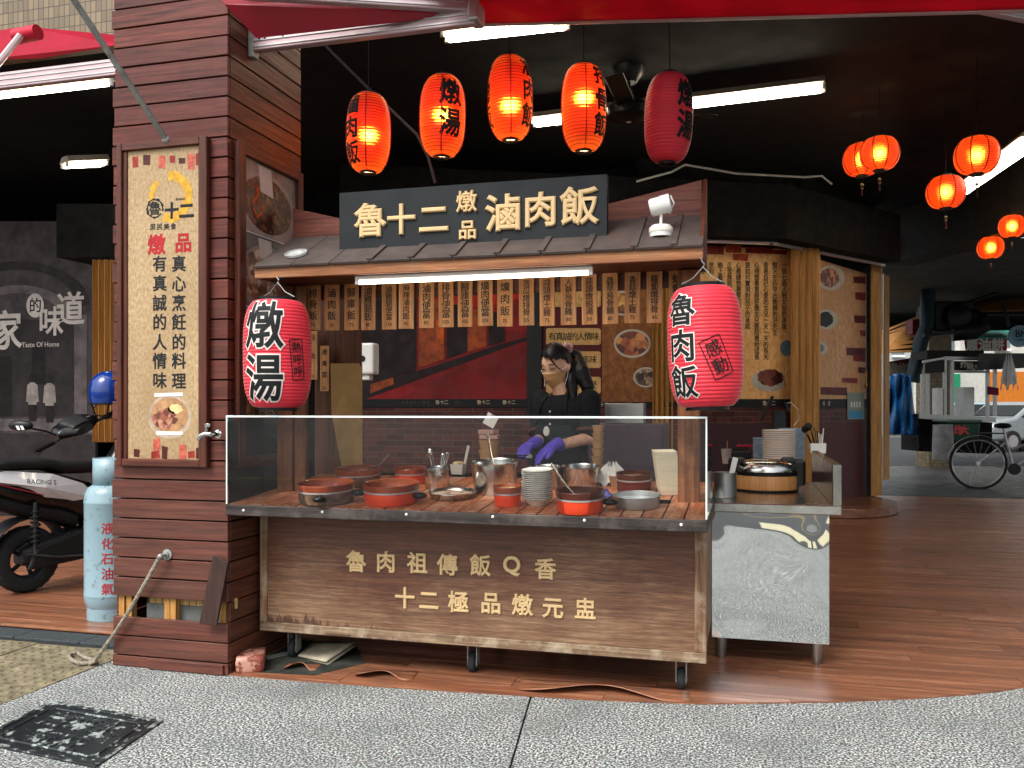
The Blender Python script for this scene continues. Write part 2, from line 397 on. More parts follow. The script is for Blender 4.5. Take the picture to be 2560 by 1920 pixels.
while y < 9.0:
    x = -2.6+random.uniform(-1.2, 0); xl = .307/1.12*y+.9
    while x < xl:
        p = clip_edge([(max(x, -2.6), y), (x+1.196, y), (x+1.196, y+.1475), (max(x, -2.6), y+.1475)])
        if len(p) > 2 and x+1.199 > -2.6:
            MB().wprism([(a, b_, .0045) for a, b_ in p], (0, 0, .0025+random.uniform(0, .0008))).build('plank', VINYL, fl)
        x += 1.2
    y += .15
y = 4.055
while y < 8.0:
    x = -6.6+random.uniform(-1.2, 0)
    while x < -2.61:
        if y > 6 and x > -3.6: x += 1.2; continue
        MB().bb(max(x, -6.6), min(x+1.199, -2.602), y, y+.1485, .0045, .0072).build('plank', VINYL, fl)
        x += 1.2
    y += .15
# curled, torn strips of vinyl at the front edge
def flap(name, p0, p1, depth, lift, phase=0):
    p0 = Vector(p0); p1 = Vector(p1); d = (p1-p0); nrm = Vector((d.y, -d.x, 0)).normalized()
    def fn(u, v_):
        h = lift*max(0, math.sin(math.pi*min(1, u*1.15+phase)))*(v_**1.5)
        return p0+d*u+nrm*(depth*v_*(.9+.2*math.sin(u*9)))+Vector((0, 0, .0085+h))
    o = MB().grid(fn, 14, 6).build(name, VINYL, fl, solid=.003)
    return o
flap('vinyl_strip', (-1.0, 3.86, 0), (-.25, 3.92, 0), .17, .035, 0)
flap('vinyl_strip', (-1.78, 3.80, 0), (-1.5, 3.84, 0), .12, .03, .1)
flap('vinyl_strip', (-2.16, 3.80, 0), (-2.0, 3.83, 0), .1, .03, 0)
# dark patch of bare screed below the cart's left end
MB().wprism([(-2.33, 3.62, .0078), (-1.95, 3.66, .0078), (-1.8, 3.9, .0078), (-2.0, 4.2, .0078), (-2.33, 4.2, .0078)], (0, 0, .0012)).build('bare_patch', plain('screed', '#33352f', .9, var=.4, scale=12), fl)
# arcade floor beyond
arc = MB().wprism([(-2, 13.62, -.01), (30, 13.2, -.01), (30, 40, -.01), (-2, 40, -.01)], (0, 0, .012)).build('arcade_floor', plain('wet_concrete', '#4a4c49', .45, var=.35, scale=2, bump=.1)); tag(arc, kind='structure')
# ceiling and dark upper walls of the open shop
CEIL = 4.0
BROWNB = plain('ceiling_paint', '#0e0c0b', .95, var=.3, scale=1.5)
ce = MB().bb(-3.2, 9, 4.35, 13.6, CEIL, CEIL+.2).bb(-12, -3.2, 5.6, 13.6, CEIL, CEIL+.2).build('ceiling', BROWNB); tag(ce, kind='structure')
def vplane(A, B):                      # vertical plane through two ground points
    A = Vector((A[0], A[1], 0)); B = Vector((B[0], B[1], 0)); d = (B-A).normalized(); n = Vector((d.y, -d.x, 0))
    return A, d, n                     # n faces the street when d runs left to right
def GP(x, y, pl, eps=0):
    A, d, n = pl; r = ray(x, y); t = ((A+n*eps)-_O).dot(n)/r.dot(n); return _O+r*t
bw = MB().bb(-12, -.95, 9.9, 10.1, 0, CEIL).bb(-12.2, -12, 4, 9.9, 0, CEIL).build('back_wall', BLACKC); tag(bw, kind='structure')
# beams under the ceiling
bm_ = MB()
a0 = GZ(2560, 300, CEIL-.35); a1 = GZ(1810, 640, CEIL-.35)
beam = MB().bb(-2.36, 9, 4.24, 4.5, 3.42, CEIL+.2)
beam = beam.build('beam', BLACKC); tag(beam, kind='structure')
b2 = MB().wprism([(1.9, 13.3, 3.3), (5.2, 6.2, 3.3), (5.6, 6.4, 3.3), (2.3, 13.5, 3.3)], (0, 0, .7)).build('beam', plain('beam_paint', '#2a2724', .7, var=.2)); tag(b2, kind='structure')
# ------------------------------------------------------------------ clad pillar
PX0, PX1, PY0, PY1 = -2.978, -2.347, 3.57, 4.256
pil = thing('clad_pillar', 'square pillar clad in dark red-brown boards, front board missing near the foot', 'pillar', (-2.7, 3.9, 0))
MB().bb(PX0+.14, PX1-.05, PY0+.06, PY1-.03, 0, .30).build('concrete_core', CONC, pil)
MB().bb(PX0+.14, PX1-.05, PY0+.06, PY1-.03, .345, 3.9).build('dark_core', DARKW, pil)
MB().bb(PX0+.14, PX1-.05, PY0+.062, PY1-.03, .301, .344).build('tile_bed', plain('tile_bed', '#3a3129', .9), pil)
TILE = plain('mosaic_tile', '#a88a55', .45, var=.2, scale=20)
for i in range(13): MB().bb(PX0+.16+i*.0375, PX0+.16+i*.0375+.034, PY0+.056, PY0+.062, .303, .352).build('mosaic_tile', TILE, pil)
STUD = wood('pine_stud', '#9a6a34', '#b98748', '#d2a468', 'z', 1, .6, .12)
for x in (PX0+.012, PX0+.055, PX0+.27, PX0+.303, PX1-.055): MB().bb(x, x+.03, PY0+.0195, PY0+.058, .2, .40).build('stud', STUD, pil)
seams = [0, .0555]+[.0555+.095*k for k in range(1, 42)]
def board(axis, z0, z1, j):
    e = random.uniform(-.0025, .0025); t = random.uniform(-.0015, .0015)
    if axis == 'x':
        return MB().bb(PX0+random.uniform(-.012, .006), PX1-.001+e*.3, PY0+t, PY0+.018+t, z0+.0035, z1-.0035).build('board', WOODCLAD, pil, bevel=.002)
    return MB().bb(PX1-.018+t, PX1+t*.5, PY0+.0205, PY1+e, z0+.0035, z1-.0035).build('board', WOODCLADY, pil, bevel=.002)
for j in range(len(seams)-1):
    if j != 3: board('x', seams[j], seams[j+1], j)
    board('y', seams[j], seams[j+1], j)
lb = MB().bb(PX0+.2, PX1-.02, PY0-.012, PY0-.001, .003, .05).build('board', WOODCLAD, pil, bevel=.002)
# left return of the boards (short stubs that show past the left edge)
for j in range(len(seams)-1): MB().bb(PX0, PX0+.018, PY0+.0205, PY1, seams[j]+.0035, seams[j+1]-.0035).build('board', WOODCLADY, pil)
MB().bb(PX0+.02, PX1-.02, PY1-.02, PY1, 0, 3.9).build('back_panel', DARKW, pil)
# loose board leaning on the pillar
c0 = GY(485, 1395, 3.535); c1 = GY(573, 1405, 3.535); c2 = GY(545, 1560, 3.545); c3 = GY(503, 1558, 3.545)
lo = MB().wprism([GY(536, 1388, 3.55), GY(574, 1404, 3.55), GY(545, 1562, 3.53), GY(502, 1558, 3.53)], (0, -.014, 0)).build('loose_board', wood('loose_board', '#241512', '#352019', '#46302a', 'z', 1, .55, .05), bevel=.0015)
tag(lo, 'short dark board leaning askew against the pillar foot', 'board')
# ------------------------------------------------------------------ framed banner on the pillar front
ban = thing('framed_banner', 'tall parchment banner in a brown wooden frame on the pillar front', 'sign', (-2.69, 3.56, .975))
bx0, bx1, bz0, bz1 = -2.936, -2.439, .975, 2.526; fy0, fy1 = 3.535, 3.5685
for x0, x1 in ((bx0, bx0+.028), (bx1-.04, bx1)): MB().bb(x0, x1, fy0, fy1, bz0, bz1).build('frame_stile', FRAMEZ, ban, bevel=.003)
for z0, z1 in ((bz0, bz0+.035), (bz1-.035, bz1)): MB().bb(bx0+.0285, bx1-.0405, fy0+.001, fy1, z0, z1).build('frame_rail', FRAMEX, ban, bevel=.003)
for x0, x1 in ((bx0+.029, bx0+.05), (bx1-.052, bx1-.041)): MB().bb(x0, x1, fy0+.012, fy1, bz0+.036, bz1-.036).build('inner_bead', FRAMEZ, ban, bevel=.002)
def parch(name, c1, c2, c3, sc_=9):
    if name in _mc: return _mc[name]
    m, nt, b = newmat(name); v = coords(nt, (1, 1, .6), False)
    n = nd(nt, 'TexNoise', {'Vector': v, 'Scale': sc_*9, 'Detail': 6, 'Roughness': .75}).outputs[0]
    n2 = nd(nt, 'TexNoise', {'Vector': v, 'Scale': sc_*.35, 'Detail': 4}).outputs[0]
    c = ramp(nt, n, (.3, lin(c1)), (.5, lin(c2)), (.72, lin(c3)))
    c = mx(nt, nd(nt, 'MapRange', {0: n2, 1: .4, 2: .7, 3: 0, 4: .5}).outputs[0], c, lin(c1))
    nt.links.new(c, b.inputs['Base Color']); b.inputs['Roughness'].default_value = .45; b.inputs['Specular IOR Level'].default_value = .2
    _mc[name] = m; return m
PARCH = parch('parchment', '#84694a', '#a88f6b', '#c2ae8c')
YP = 3.5545
MB().bb(bx0+.0505, bx1-.0525, YP, YP+.006, bz0+.036, bz1-.036).build('printed_panel', PARCH, ban)
def flat(mb, pts, Y):  # flat print given by photo points on a plane facing the street
    return mb.quad(*[GY(x, y, Y) for x, y in pts])
BRK = [plain('print_brick_a', '#8f2a22', .5, var=.4, scale=50), plain('print_brick_b', '#4a1a17', .5, var=.4, scale=50), plain('print_brick_c', '#b85a48', .5, var=.4, scale=50)]
for i, (x, y, a, b_) in enumerate(((338, 405, 14, 26), (367, 400, 18, 26), (405, 405, 17, 32), (431, 398, 14, 18), (455, 402, 16, 14), (478, 405, 18, 40), (496, 397, 14, 30),
                                 (342, 1133, 15, 20), (391, 1110, 17, 28), (388, 1136, 20, 18), (412, 1132, 15, 32), (457, 1130, 18, 36), (478, 1136, 16, 16), (497, 1132, 14, 26))):
    q = random.uniform(-2, 2)
    flat(MB(), [(x-a/2, y-b_/2+q), (x+a/2, y-b_/2-q), (x+a/2+q, y+b_/2), (x-a/2, y+b_/2+q)], YP-.0006).build('brick_print', BRK[i % 3], ban)
def ring(px, py, ro, ri, Y, a0=0, a1=360, wob=.06, seed=1, n=44):
    rnd = random.Random(seed); o = GY(px, py, Y); k = dep(o)/FPX; mb = MB(); vs = []
    for i in range(n+1):
        a = math.radians(a0+(a1-a0)*i/n)
        for r in (ro*(1+rnd.uniform(-wob, wob)), ri*(1+rnd.uniform(-wob, wob))): vs.append(o+UX*(r*k*math.cos(a))+UZ*(r*k*math.sin(a)))
    return mb.add(vs, [(2*i, 2*i+2, 2*i+3, 2*i+1) for i in range(n)])
ring(424, 492, 64, 42, YP-.0007, -110, 95, .05, 3).build('brush_ring', plain('ochre_print', '#c9992e', .5, var=.25, scale=30), ban)
ring(424, 492, 60, 46, YP-.0007, 130, 190, .1, 4).build('brush_ring', plain('ochre_print', '#c9992e'), ban)
ring(387, 521, 25, 20, YP-.0008, -20, 325, .07, 5).build('brush_ring', BLK, ban)
tx = printed(MB(), [('魯', 387, 521, 32), ('庶', 382, 567, 15), ('民', 399, 567, 15), ('美', 416, 567, 15), ('食', 433, 566, 15), ('Braised', 451, 497, 7)], YP-.0012, .02)
tx.build('lettering', BLK, ban)
for it in (('十', 429, 527, 36), ('二', 466, 527, 38)): printed(MB(), [it], YP-.0012, .05).build('lettering', BLK, ban)
for it in (('燉', 391, 612, 46), ('品', 458, 607, 44)): printed(MB(), [it], YP-.0012, .035).build('lettering', plain('red_print', '#a01a22', .5), ban)
c1 = [('真', 660), ('心', 710), ('烹', 758), ('飪', 806), ('的', 856), ('料', 903), ('理', 953)]; c2 = [('有', 660), ('真', 709), ('誠', 758), ('的', 806), ('人', 856), ('情', 903), ('味', 952)]
printed(MB(), [(c, 447, y, 37) for c, y in c1]+[(c, 399, y, 37) for c, y in c2], YP-.0012, .022).build('lettering', BLK, ban)
def foodmat(name, c1, c2, c3, sc_=60):
    if name in _mc: return _mc[name]
    m, nt, b = newmat(name); v = coords(nt)
    vo = nd(nt, 'TexVoronoi', {'Vector': v, 'Scale': sc_}).outputs['Color']; n = nd(nt, 'TexNoise', {'Vector': v, 'Scale': sc_*.6, 'Detail': 5}).outputs[0]
    sx = nd(nt, 'SeparateColor', {0: vo}).outputs[0]
    f = nd(nt, 'Math', {0: sx, 1: n}, operation='MULTIPLY').outputs[0]
    nt.links.new(ramp(nt, f, (.08, lin(c1)), (.28, lin(c2)), (.5, lin(c3))), b.inputs['Base Color']); b.inputs['Roughness'].default_value = .35
    nt.links.new(nd(nt, 'Bump', {'Height': f, 'Strength': .4, 'Distance': .01}).outputs[0], b.inputs['Normal'])
    _mc[name] = m; return m
def disc(px, py, rx, ry, Y, n=36, wob=0, seed=2):
    rnd = random.Random(seed); o = GY(px, py, Y); k = dep(o)/FPX
    return MB().quad(*[o+UX*(rx*k*math.cos(a)*(1+rnd.uniform(-wob, wob)))+UZ*(ry*k*math.sin(a)*(1+rnd.uniform(-wob, wob))) for a in [2*math.pi*i/n for i in range(n)]])
disc(424, 1042, 63, 55, YP-.0006).build('bowl_print', plain('bowl_print', '#b09c86', .4, var=.25, scale=12), ban)
disc(424, 1038, 54, 44, YP-.0009).build('bowl_print', plain('soup_print', '#a9805a', .4, var=.3, scale=20), ban)
disc(412, 1046, 32, 26, YP-.0012, wob=.2).build('food_print', foodmat('pork_print', '#5a2a1e', '#94553f', '#caa07e', 40), ban)
disc(438, 1022, 20, 12, YP-.0012, wob=.15).build('food_print', plain('radish_print', '#d8c48a', .4, var=.2), ban)
flat(MB(), [(386, 983), (457, 981), (457, 990), (386, 992)], YP-.0016).build('white_tape', WHITEP, ban)
flat(MB(), [(391, 1078), (457, 1079), (457, 1087), (391, 1088)], YP-.0016).build('white_tape', WHITEP, ban)
# ------------------------------------------------------------------ framed food photographs on the pillar side
fp = thing('framed_food_photos', 'column of food photographs in a brown frame on the pillar side', 'picture', (PX1, 3.9, .95))
XF = PX1+.001; ya, yb = 3.62, 4.235; za, zb = .97, 2.52
for y0, y1 in ((ya, ya+.06), (yb-.05, yb)): MB().bb(XF, XF+.028, y0, y1, za, zb).build('frame_stile', FRAMEZ, fp, bevel=.003)
for z0, z1 in ((za, za+.05), (zb-.05, zb)): MB().bb(XF, XF+.027, ya+.0605, yb-.0505, z0, z1).build('frame_rail', FRAMEY, fp, bevel=.003)
ph = [plain('photo_ground_a', '#8a7a70', .35, var=.4, scale=6), plain('photo_ground_b', '#77706a', .35, var=.4, scale=6), plain('photo_ground_c', '#8f8d8a', .35, var=.4, scale=6), plain('photo_ground_d', '#a5a19a', .35, var=.4, scale=6)]
h = (zb-za-.1)/4
def ycirc(yc, zc, ry, rz, x, wob=0, seed=1, n=34, a0=0, a1=360):
    rnd = random.Random(seed); return [(x, yc+ry*math.cos(math.radians(a0+(a1-a0)*i/n))*(1+rnd.uniform(-wob, wob)), zc+rz*math.sin(math.radians(a0+(a1-a0)*i/n))*(1+rnd.uniform(-wob, wob))) for i in range(n)]
SOUP = [foodmat('food_a', '#140806', '#3a1a10', '#7a4a24', 45), foodmat('food_b', '#5a3a28', '#9a6a50', '#c9a58a', 35), foodmat('food_c', '#3a1210', '#7a3a22', '#b98a60', 30), foodmat('food_d', '#4a2a18', '#8a5a30', '#c9a870', 30)]
BOWLP = plain('bowl_photo', '#9a857c', .35, var=.2, scale=8)
for i in range(4):
    z1 = zb-.05-i*h; z0 = z1-h+.006; pa = MB().bb(XF+.001, XF+.006, ya+.061, yb-.051, z0, z1-.002).build('photo_panel', ph[i], fp)
    yc = (ya+yb)/2+.01; zc = (z0+z1)/2-.01
    cl = lambda P: [(x, min(max(y, ya+.063), yb-.053), min(max(z, z0+.002), z1-.004)) for x, y, z in P]
    MB().quad(*cl(ycirc(yc-.02, zc-.02, .27, .17, XF+.0066))).build('bowl_photo', BOWLP, pa)
    MB().quad(*cl(ycirc(yc-.03, zc-.01, .235, .14, XF+.0072))).build('food_photo', SOUP[i], pa)
    MB().quad(*cl([(XF+.0078, yc-.12, z1-.01), (XF+.0078, yc-.0, z1-.01), (XF+.0078, yc+.02, zc+.04), (XF+.0078, yc-.1, zc+.05)])).build('spoon_photo', plain('spoon_photo', '#c9b6ab', .3, var=.1), pa)
    if i == 1: MB().quad(*cl(ycirc(yc-.05, zc-.02, .12, .1, XF+.0082, .18, 6))).build('food_photo', SOUP[1], pa)
    if i == 0:
        MB().tube([(XF+.0085, yc-.15+.03*math.sin(k*.9), zc+.07-.02*k) for k in range(9)], .006, 5).build('garnish', plain('orange_garnish', '#c4501a', .4), pa)
        MB().tube([(XF+.0085, yc-.12-.03*math.sin(k*.9), zc+.06-.02*k) for k in range(8)], .005, 5).build('garnish', plain('orange_garnish', '#c4501a', .4), pa)
    MB().bb(XF+.006, XF+.009, ya+.061, yb-.051, z0-.006, z0-.001).build('divider', WHITEP, pa)
# ------------------------------------------------------------------ garden tap, bolt and braided cable, strut
tp = thing('water_tap', 'small chrome water tap screwed to the banner frame', 'tap', (-2.43, 3.53, 1.07))
t0 = GY(527, 1085, 3.52); TAPM = steel('chrome', '#c9cac8', .12, 0)
MB().cyl((t0.x+.03, 3.535, t0.z), (t0.x+.03, 3.47, t0.z), .011).build('body', TAPM, tp)
MB().tube([(t0.x+.03, 3.475, t0.z), (t0.x+.005, 3.465, t0.z+.002), (t0.x-.02, 3.462, t0.z-.008), (t0.x-.024, 3.462, t0.z-.03)], [.011, .011, .0105, .009], 10).build('spout', TAPM, tp)
MB().cyl((t0.x+.012, 3.468, t0.z), (t0.x+.012, 3.468, t0.z+.035), .006).bb(t0.x+.004, t0.x+.03, 3.464, 3.472, t0.z+.033, t0.z+.05).build('handle', TAPM, tp, bevel=.002)
MB().lathe([(.02, 0), (.02, .004), (.012, .006)], (t0.x+.03, 3.534, t0.z), 16, Matrix.Rotation(math.pi/2, 4, 'X')).build('flange', TAPM, tp)
cb = thing('braided_cable', 'frayed braided cable bolted to the pillar and looped on the pavement', 'cable', (-2.9, 3.5, 0))
e0 = GY(412, 1388, 3.55); 
MB().lathe([(.0001, 0), (.026, 0), (.026, .004), (.013, .006), (.013, .014), (.008, .015), (.008, .05), (.0001, .05)], (e0.x, 3.5695, e0.z), 18, Matrix.Rotation(math.pi/2, 4, 'X')).build('anchor_bolt', GALV, cb)
s0 = Vector((e0.x-.012, 3.525, e0.z-.008)); s1 = GZ(276, 1640, .012); s1.y = min(s1.y, 3.55)
CAB = plain('frayed_rope', '#8f8576', .8, var=.45, scale=70, bump=.8, bscale=140)
pts = [s0.lerp(s1, i/14)+Vector((0, 0, -.025*math.sin(math.pi*i/14))) for i in range(15)]
lp = [s1+Vector((x, y, 0)) for x, y in ((-.05, -.03), (-.12, .0), (-.19, .05), (-.22, .1), (-.2, .12), (-.15, .09), (-.08, .05), (-.02, .035), (.0, .01))]
MB().tube(pts+lp, .0095, 7).build('cable', CAB, cb)
MB().tube([s1+Vector((-.01, .01, .0)), s1+Vector((.01, -.015, .012)), s1+Vector((-.005, -.02, -.002))], .012, 7).build('lashing', CAB, cb)
MB().ball(s0+Vector((.006, .0, .006)), .013, 8, 6).build('knot', GALV, cb)
# ------------------------------------------------------------------ the food cart
def cart_panel_mat():
    m, nt, b = newmat('weathered_panel'); v = coords(nt, (1.3, 30, 30), False)
    n1 = nd(nt, 'TexNoise', {'Vector': v, 'Scale': 2.4, 'Detail': 9, 'Roughness': .66, 'Distortion': .6}).outputs[0]
    n2 = nd(nt, 'TexNoise', {'Vector': v, 'Scale': 12, 'Detail': 4}).outputs[0]
    tc = nd(nt, 'TexCoord').outputs['Object']; sp = nd(nt, 'SeparateXYZ', {0: tc})
    big = nd(nt, 'TexNoise', {'Vector': tc, 'Scale': 2.1, 'Detail': 6, 'Roughness': .6}).outputs[0]
    fresh = ramp(nt, n1, (.3, lin('#3c1d0d')), (.5, lin('#59301b')), (.72, lin('#73462a')))
    worn = ramp(nt, n1, (.3, lin('#61422e')), (.5, lin('#84654a')), (.72, lin('#ab9070')))
    zz = nd(nt, 'MapRange', {0: sp.outputs[2], 1: .68, 2: .22, 3: -.25, 4: .62}).outputs[0]
    f = nd(nt, 'Math', {0: zz, 1: nd(nt, 'MapRange', {0: big, 1: .3, 2: .7, 3: -.4, 4: .45}).outputs[0]}, operation='ADD')
    f2 = nd(nt, 'Math', {0: f.outputs[0], 1: nd(nt, 'MapRange', {0: n2, 1: .3, 2: .7, 3: -.22, 4: .22}).outputs[0]}, operation='ADD', use_clamp=True).outputs[0]
    c = mx(nt, f2, fresh, worn)
    # varnish that has kept its colour in ragged tongues along the foot, left half
    pk = nd(nt, 'TexNoise', {'Vector': nd(nt, 'Mapping', {'Vector': tc, 'Scale': (9, 9, 2.2)}).outputs[0], 'Scale': 2.2, 'Detail': 8, 'Roughness': .75}).outputs[0]
    hz = nd(nt, 'MapRange', {0: sp.outputs[2], 1: .17, 2: .31, 3: .46, 4: -.12}).outputs[0]
    hx = nd(nt, 'MapRange', {0: sp.outputs[0], 1: -2.3, 2: -.9, 3: .12, 4: -.25}).outputs[0]
    s_ = nd(nt, 'Math', {0: nd(nt, 'Math', {0: pk, 1: hz}, operation='ADD').outputs[0], 1: hx}, operation='ADD').outputs[0]
    c = mx(nt, nd(nt, 'MapRange', {0: s_, 1: .80, 2: .86, 3: 0, 4: .9}).outputs[0], c, ramp(nt, n1, (.3, lin('#2a140d')), (.7, lin('#55301f'))))
    c = mx(nt, .3, c, ramp(nt, n2, (.35, g(.3)), (.6, g(1))), 'MULTIPLY')
    nt.links.new(c, b.inputs['Base Color']); b.inputs['Roughness'].default_value = .55
    nt.links.new(nd(nt, 'Bump', {'Height': n2, 'Strength': .3, 'Distance': .002}).outputs[0], b.inputs['Normal'])
    return m
CPAN = cart_panel_mat()
CFRZ = wood('cart_frame_z', '#4a3123', '#7a5a42', '#9c7d60', 'z', 1, .6, .05, wear='#a89580', wearamt=.6)
CFRX = wood('cart_frame_x', '#4a3123', '#7f6650', '#a3906f', 'x', 1, .6, .05, wear='#b0a48c', wearamt=.7)
CX0, CX1, CY0, CY1, CZ0, CZ1 = -2.32, -.171, 3.80, 4.44, .158, .785
cart = thing('food_cart', 'weathered wooden food cart with gold lettering and a glass guard on casters', 'food cart', (-1.25, 4.0, 0))
MB().bb(CX0+.04, CX1-.05, CY0+.008, CY0+.02, CZ0+.046, CZ1).build('front_panel', CPAN, cart)
MB().bb(CX0, CX0+.04, CY0, CY0+.04, CZ0+.046, CZ1).build('corner_post', CFRZ, cart, bevel=.002)
MB().bb(CX1-.05, CX1, CY0, CY0+.04, CZ0+.046, CZ1).build('corner_post', CFRZ, cart, bevel=.002)
MB().bb(CX0, CX1, CY0-.002, CY0+.05, CZ0, CZ0+.045).build('bottom_rail', CFRX, cart, bevel=.003)
MB().bb(CX0+.003, CX0+.018, CY0+.041, CY1, CZ0+.046, CZ1).build('side_panel', CFRZ, cart)
MB().bb(CX1-.018, CX1-.003, CY0+.041, CY1, CZ0+.046, CZ1).build('side_panel', CFRZ, cart)
MB().bb(CX0+.02, CX1-.02, CY0+.051, CY1, CZ0+.002, CZ0+.03).build('floor_board', DARKW, cart)
# gold characters on the front
row = [('魯', 769, 1214), ('肉', 833, 1215), ('祖', 901, 1217), ('傳', 966, 1221), ('飯', 1037, 1222), ('Q', 1105, 1223), ('香', 1178, 1230),
       ('十', 874, 1293), ('二', 926, 1298), ('極', 990, 1302), ('品', 1060, 1304), ('燉', 1128, 1308), ('元', 1194, 1314), ('盅', 1264, 1317)]
for ch, x, y in row:
    p = GY(x*K, y*K, CY0); k = dep(p)/FPX; p.y = CY0+.008
    put(MB(), word(ch, .03) if ch == 'Q' else glyph(ch, .028), p, UX, UZ, 54*k*(.9 if ch != 'Q' else .95), .009, (0, -1, 0)).build('character', GOLD, cart)
# counter of planks laid front to back
CT = .808; LY = 3.53; TAU = math.radians(4.6); TILT = Matrix.Rotation(TAU, 4, 'X')      # the counter slopes gently towards the street
CM = Matrix.Translation((0, LY, CT)) @ TILT @ Matrix.Translation((0, -LY, -CT)); CN = TILT.to_3x3() @ UZ
def GC(x, y, h=0):                    # point on the sloping counter, h above it
    r = ray(x, y); o = Vector((0, LY, CT))+CN*h; return _O+r*((o-_O).dot(CN)/r.dot(CN))
LX0, LX1 = -2.334, -.156
CPL = wood('counter_plank', '#7a3a20', '#ad6038', '#d08e5c', 'y', 1, .42, .16, wear='#dcb492', wearamt=.5, coat=.15)
n = 25; wd = (LX1-LX0-.01)/n
for i in range(n): MB().bb(LX0+.005+i*wd+.003, LX0+.005+(i+1)*wd-.003, LY+.021, CY1+.02, CT-.022, CT+random.uniform(-.001, .001), CM).build('counter_plank', CPL, cart, bevel=.0015)
MB().bb(LX0+.01, LX1-.01, LY+.03, CY1, CT-.04, CT-.024, CM).build('counter_bed', DARKW, cart)
LIP = wood('counter_lip', '#141110', '#332c29', '#544a45', 'x', .8, .6, .02, wear='#6b625c', wearamt=.42)
MB().bb(LX0, LX1, LY, LY+.02, .757, .806).build('counter_lip', LIP, cart, bevel=.003)
MB().bb(LX0, LX0+.02, LY+.0205, CY1, .757, .806).build('counter_lip', LIP, cart, bevel=.003)
MB().bb(LX1-.02, LX1, LY+.0205, CY1, .757, .806).build('counter_lip', LIP, cart, bevel=.003)
for x, y in ((609, 1276), (806, 1280), (1016, 1286), (1232, 1292), (1461, 1301), (1703, 1312)):
    p = GY(x, y, LY); MB().lathe([(.0001, .005), (.004, .0045), (.0065, .001), (.0068, 0)], (p.x, LY-.0002, p.z), 10, Matrix.Rotation(math.pi/2, 4, 'X')).build('screw', WHITEP, cart)
# casters
def caster(x, y):
    r = .05
    wmb = MB(); M = Matrix.Rotation(math.pi/2, 4, 'Y') 
    t = wmb.lathe([(.022, -.016), (r*.9, -.016), (r, -.01), (r, .01), (r*.9, .016), (.022, .016)], (x, y, r), 22, M).build('caster', RUBBER, cart)
    MB().lathe([(.0001, -.018), (.024, -.018), (.03, -.012), (.03, .012), (.024, .018), (.0001, .018)], (x, y, r), 16, M).build('hub', GALV, t)
    MB().bb(x-.024, x-.02, y-.024, y+.024, r-.012, CZ0-.004).bb(x+.02, x+.024, y-.024, y+.024, r-.012, CZ0-.004).bb(x-.03, x+.03, y-.03, y+.03, CZ0-.008, CZ0+.001).build('fork', GALV, t)
for x in (-2.2, -1.255, -.285): caster(x, 3.925)
for x in (-2.2, -1.255, -.285): caster(x, 4.38)
# glass guard
GLA = clearpane('guard_glass', (.985, .99, .987, 1), .006); EDG = plain('glass_edge', '#dfe8e2', .12, var=.05)
GT = 1.221; GYF = LY+.006; GYB = 4.1
MB().bb(LX0+.006, LX1-.006, GYF, GYF+.006, CT+.002, GT-.008).build('glass_front', GLA, cart)
MB().bb(LX0+.001, LX0+.006, GYF+.007, GYB, CT+.002, GT-.008).build('glass_side', GLA, cart)
MB().bb(LX1-.006, LX1-.001, GYF+.007, GYB, CT+.002, GT-.008).build('glass_side', GLA, cart)
MB().bb(LX0, LX1, GYF, GYB, GT-.007, GT).build('glass_top', GLA, cart)
MB().bb(LX0, LX1, GYF-.003, GYF-.0005, GT-.010, GT-.002).build('glass_edge', EDG, cart)
for x in (LX0+.001, LX1-.006): MB().bb(x, x+.006, GYF-.003, GYF-.0005, CT+.002, GT-.0105).build('glass_edge', EDG, cart)
# wooden uprights carrying the canopy
UPW = wood('upright_z', '#4a2a18', '#7a4a2a', '#96643c', 'z', .8, .5, .1, wear='#3a2015', wearamt=.6)
a = GC(692, 1228); b_ = GC(761, 1222); ux0 = a.x; uy = a.y; uz = a.z-.004
MB().bb(ux0, ux0+.085, uy, uy+.045, uz, 1.868).build('upright', UPW, cart, bevel=.003)
MB().bb(ux0+.086, ux0+.15, uy+.02, uy+.05, uz, 1.866).build('upright', UPW, cart, bevel=.003)
a2 = GC(1694, 1255); b2_ = GC(1749, 1257)
MB().bb(a2.x, b2_.x, a2.y, a2.y+.05, a2.z-.004, 1.866).build('upright', UPW, cart, bevel=.003)
# ------------------------------------------------------------------ canopy roof over the cart
can = thing('canopy_roof', 'low pitched canopy roof with grey battened sheets and wooden fascia above the cart', 'canopy', (-1.2, 3.8, 1.86))
AX0, AX1, AY0, AY1, AZ0 = -2.257, -.177, 3.65, 4.02, 1.866
FASX = wood('fascia_x', '#6a3b22', '#96603a', '#bb8858', 'x', .8, .5, .05, wear='#6d5a4c', wearamt=.3)
MB().bb(AX0, AX1, AY0, AY0+.025, AZ0, AZ0+.052).build('fascia', FASX, can, bevel=.003)
MB().bb(AX0, AX1, AY0+.026, AY1, AZ0+.006, AZ0+.02).build('soffit', FRAMEX, can)
ROOF = plain('roof_sheet', '#4c433f', .55, var=.22, scale=6, bump=.12)
nrm = Vector((0, -.2, .37)).normalized()
def rp(x, t, h=0): return Vector((x, AY0+t*(AY1-AY0), AZ0+.053+t*.2))+nrm*h
sx = [AX0, -2.06, -1.86]+[-1.86+.2*i for i in range(1, 8)]+[AX1-.12, AX1]
for x0, x1 in zip(sx, sx[1:]):
    MB().wprism([rp(x0+.002, -.03), rp(x1-.002, -.03), rp(x1-.002, 1), rp(x0+.002, 1)], nrm*.012).build('roof_sheet', ROOF, can, bevel=.001)
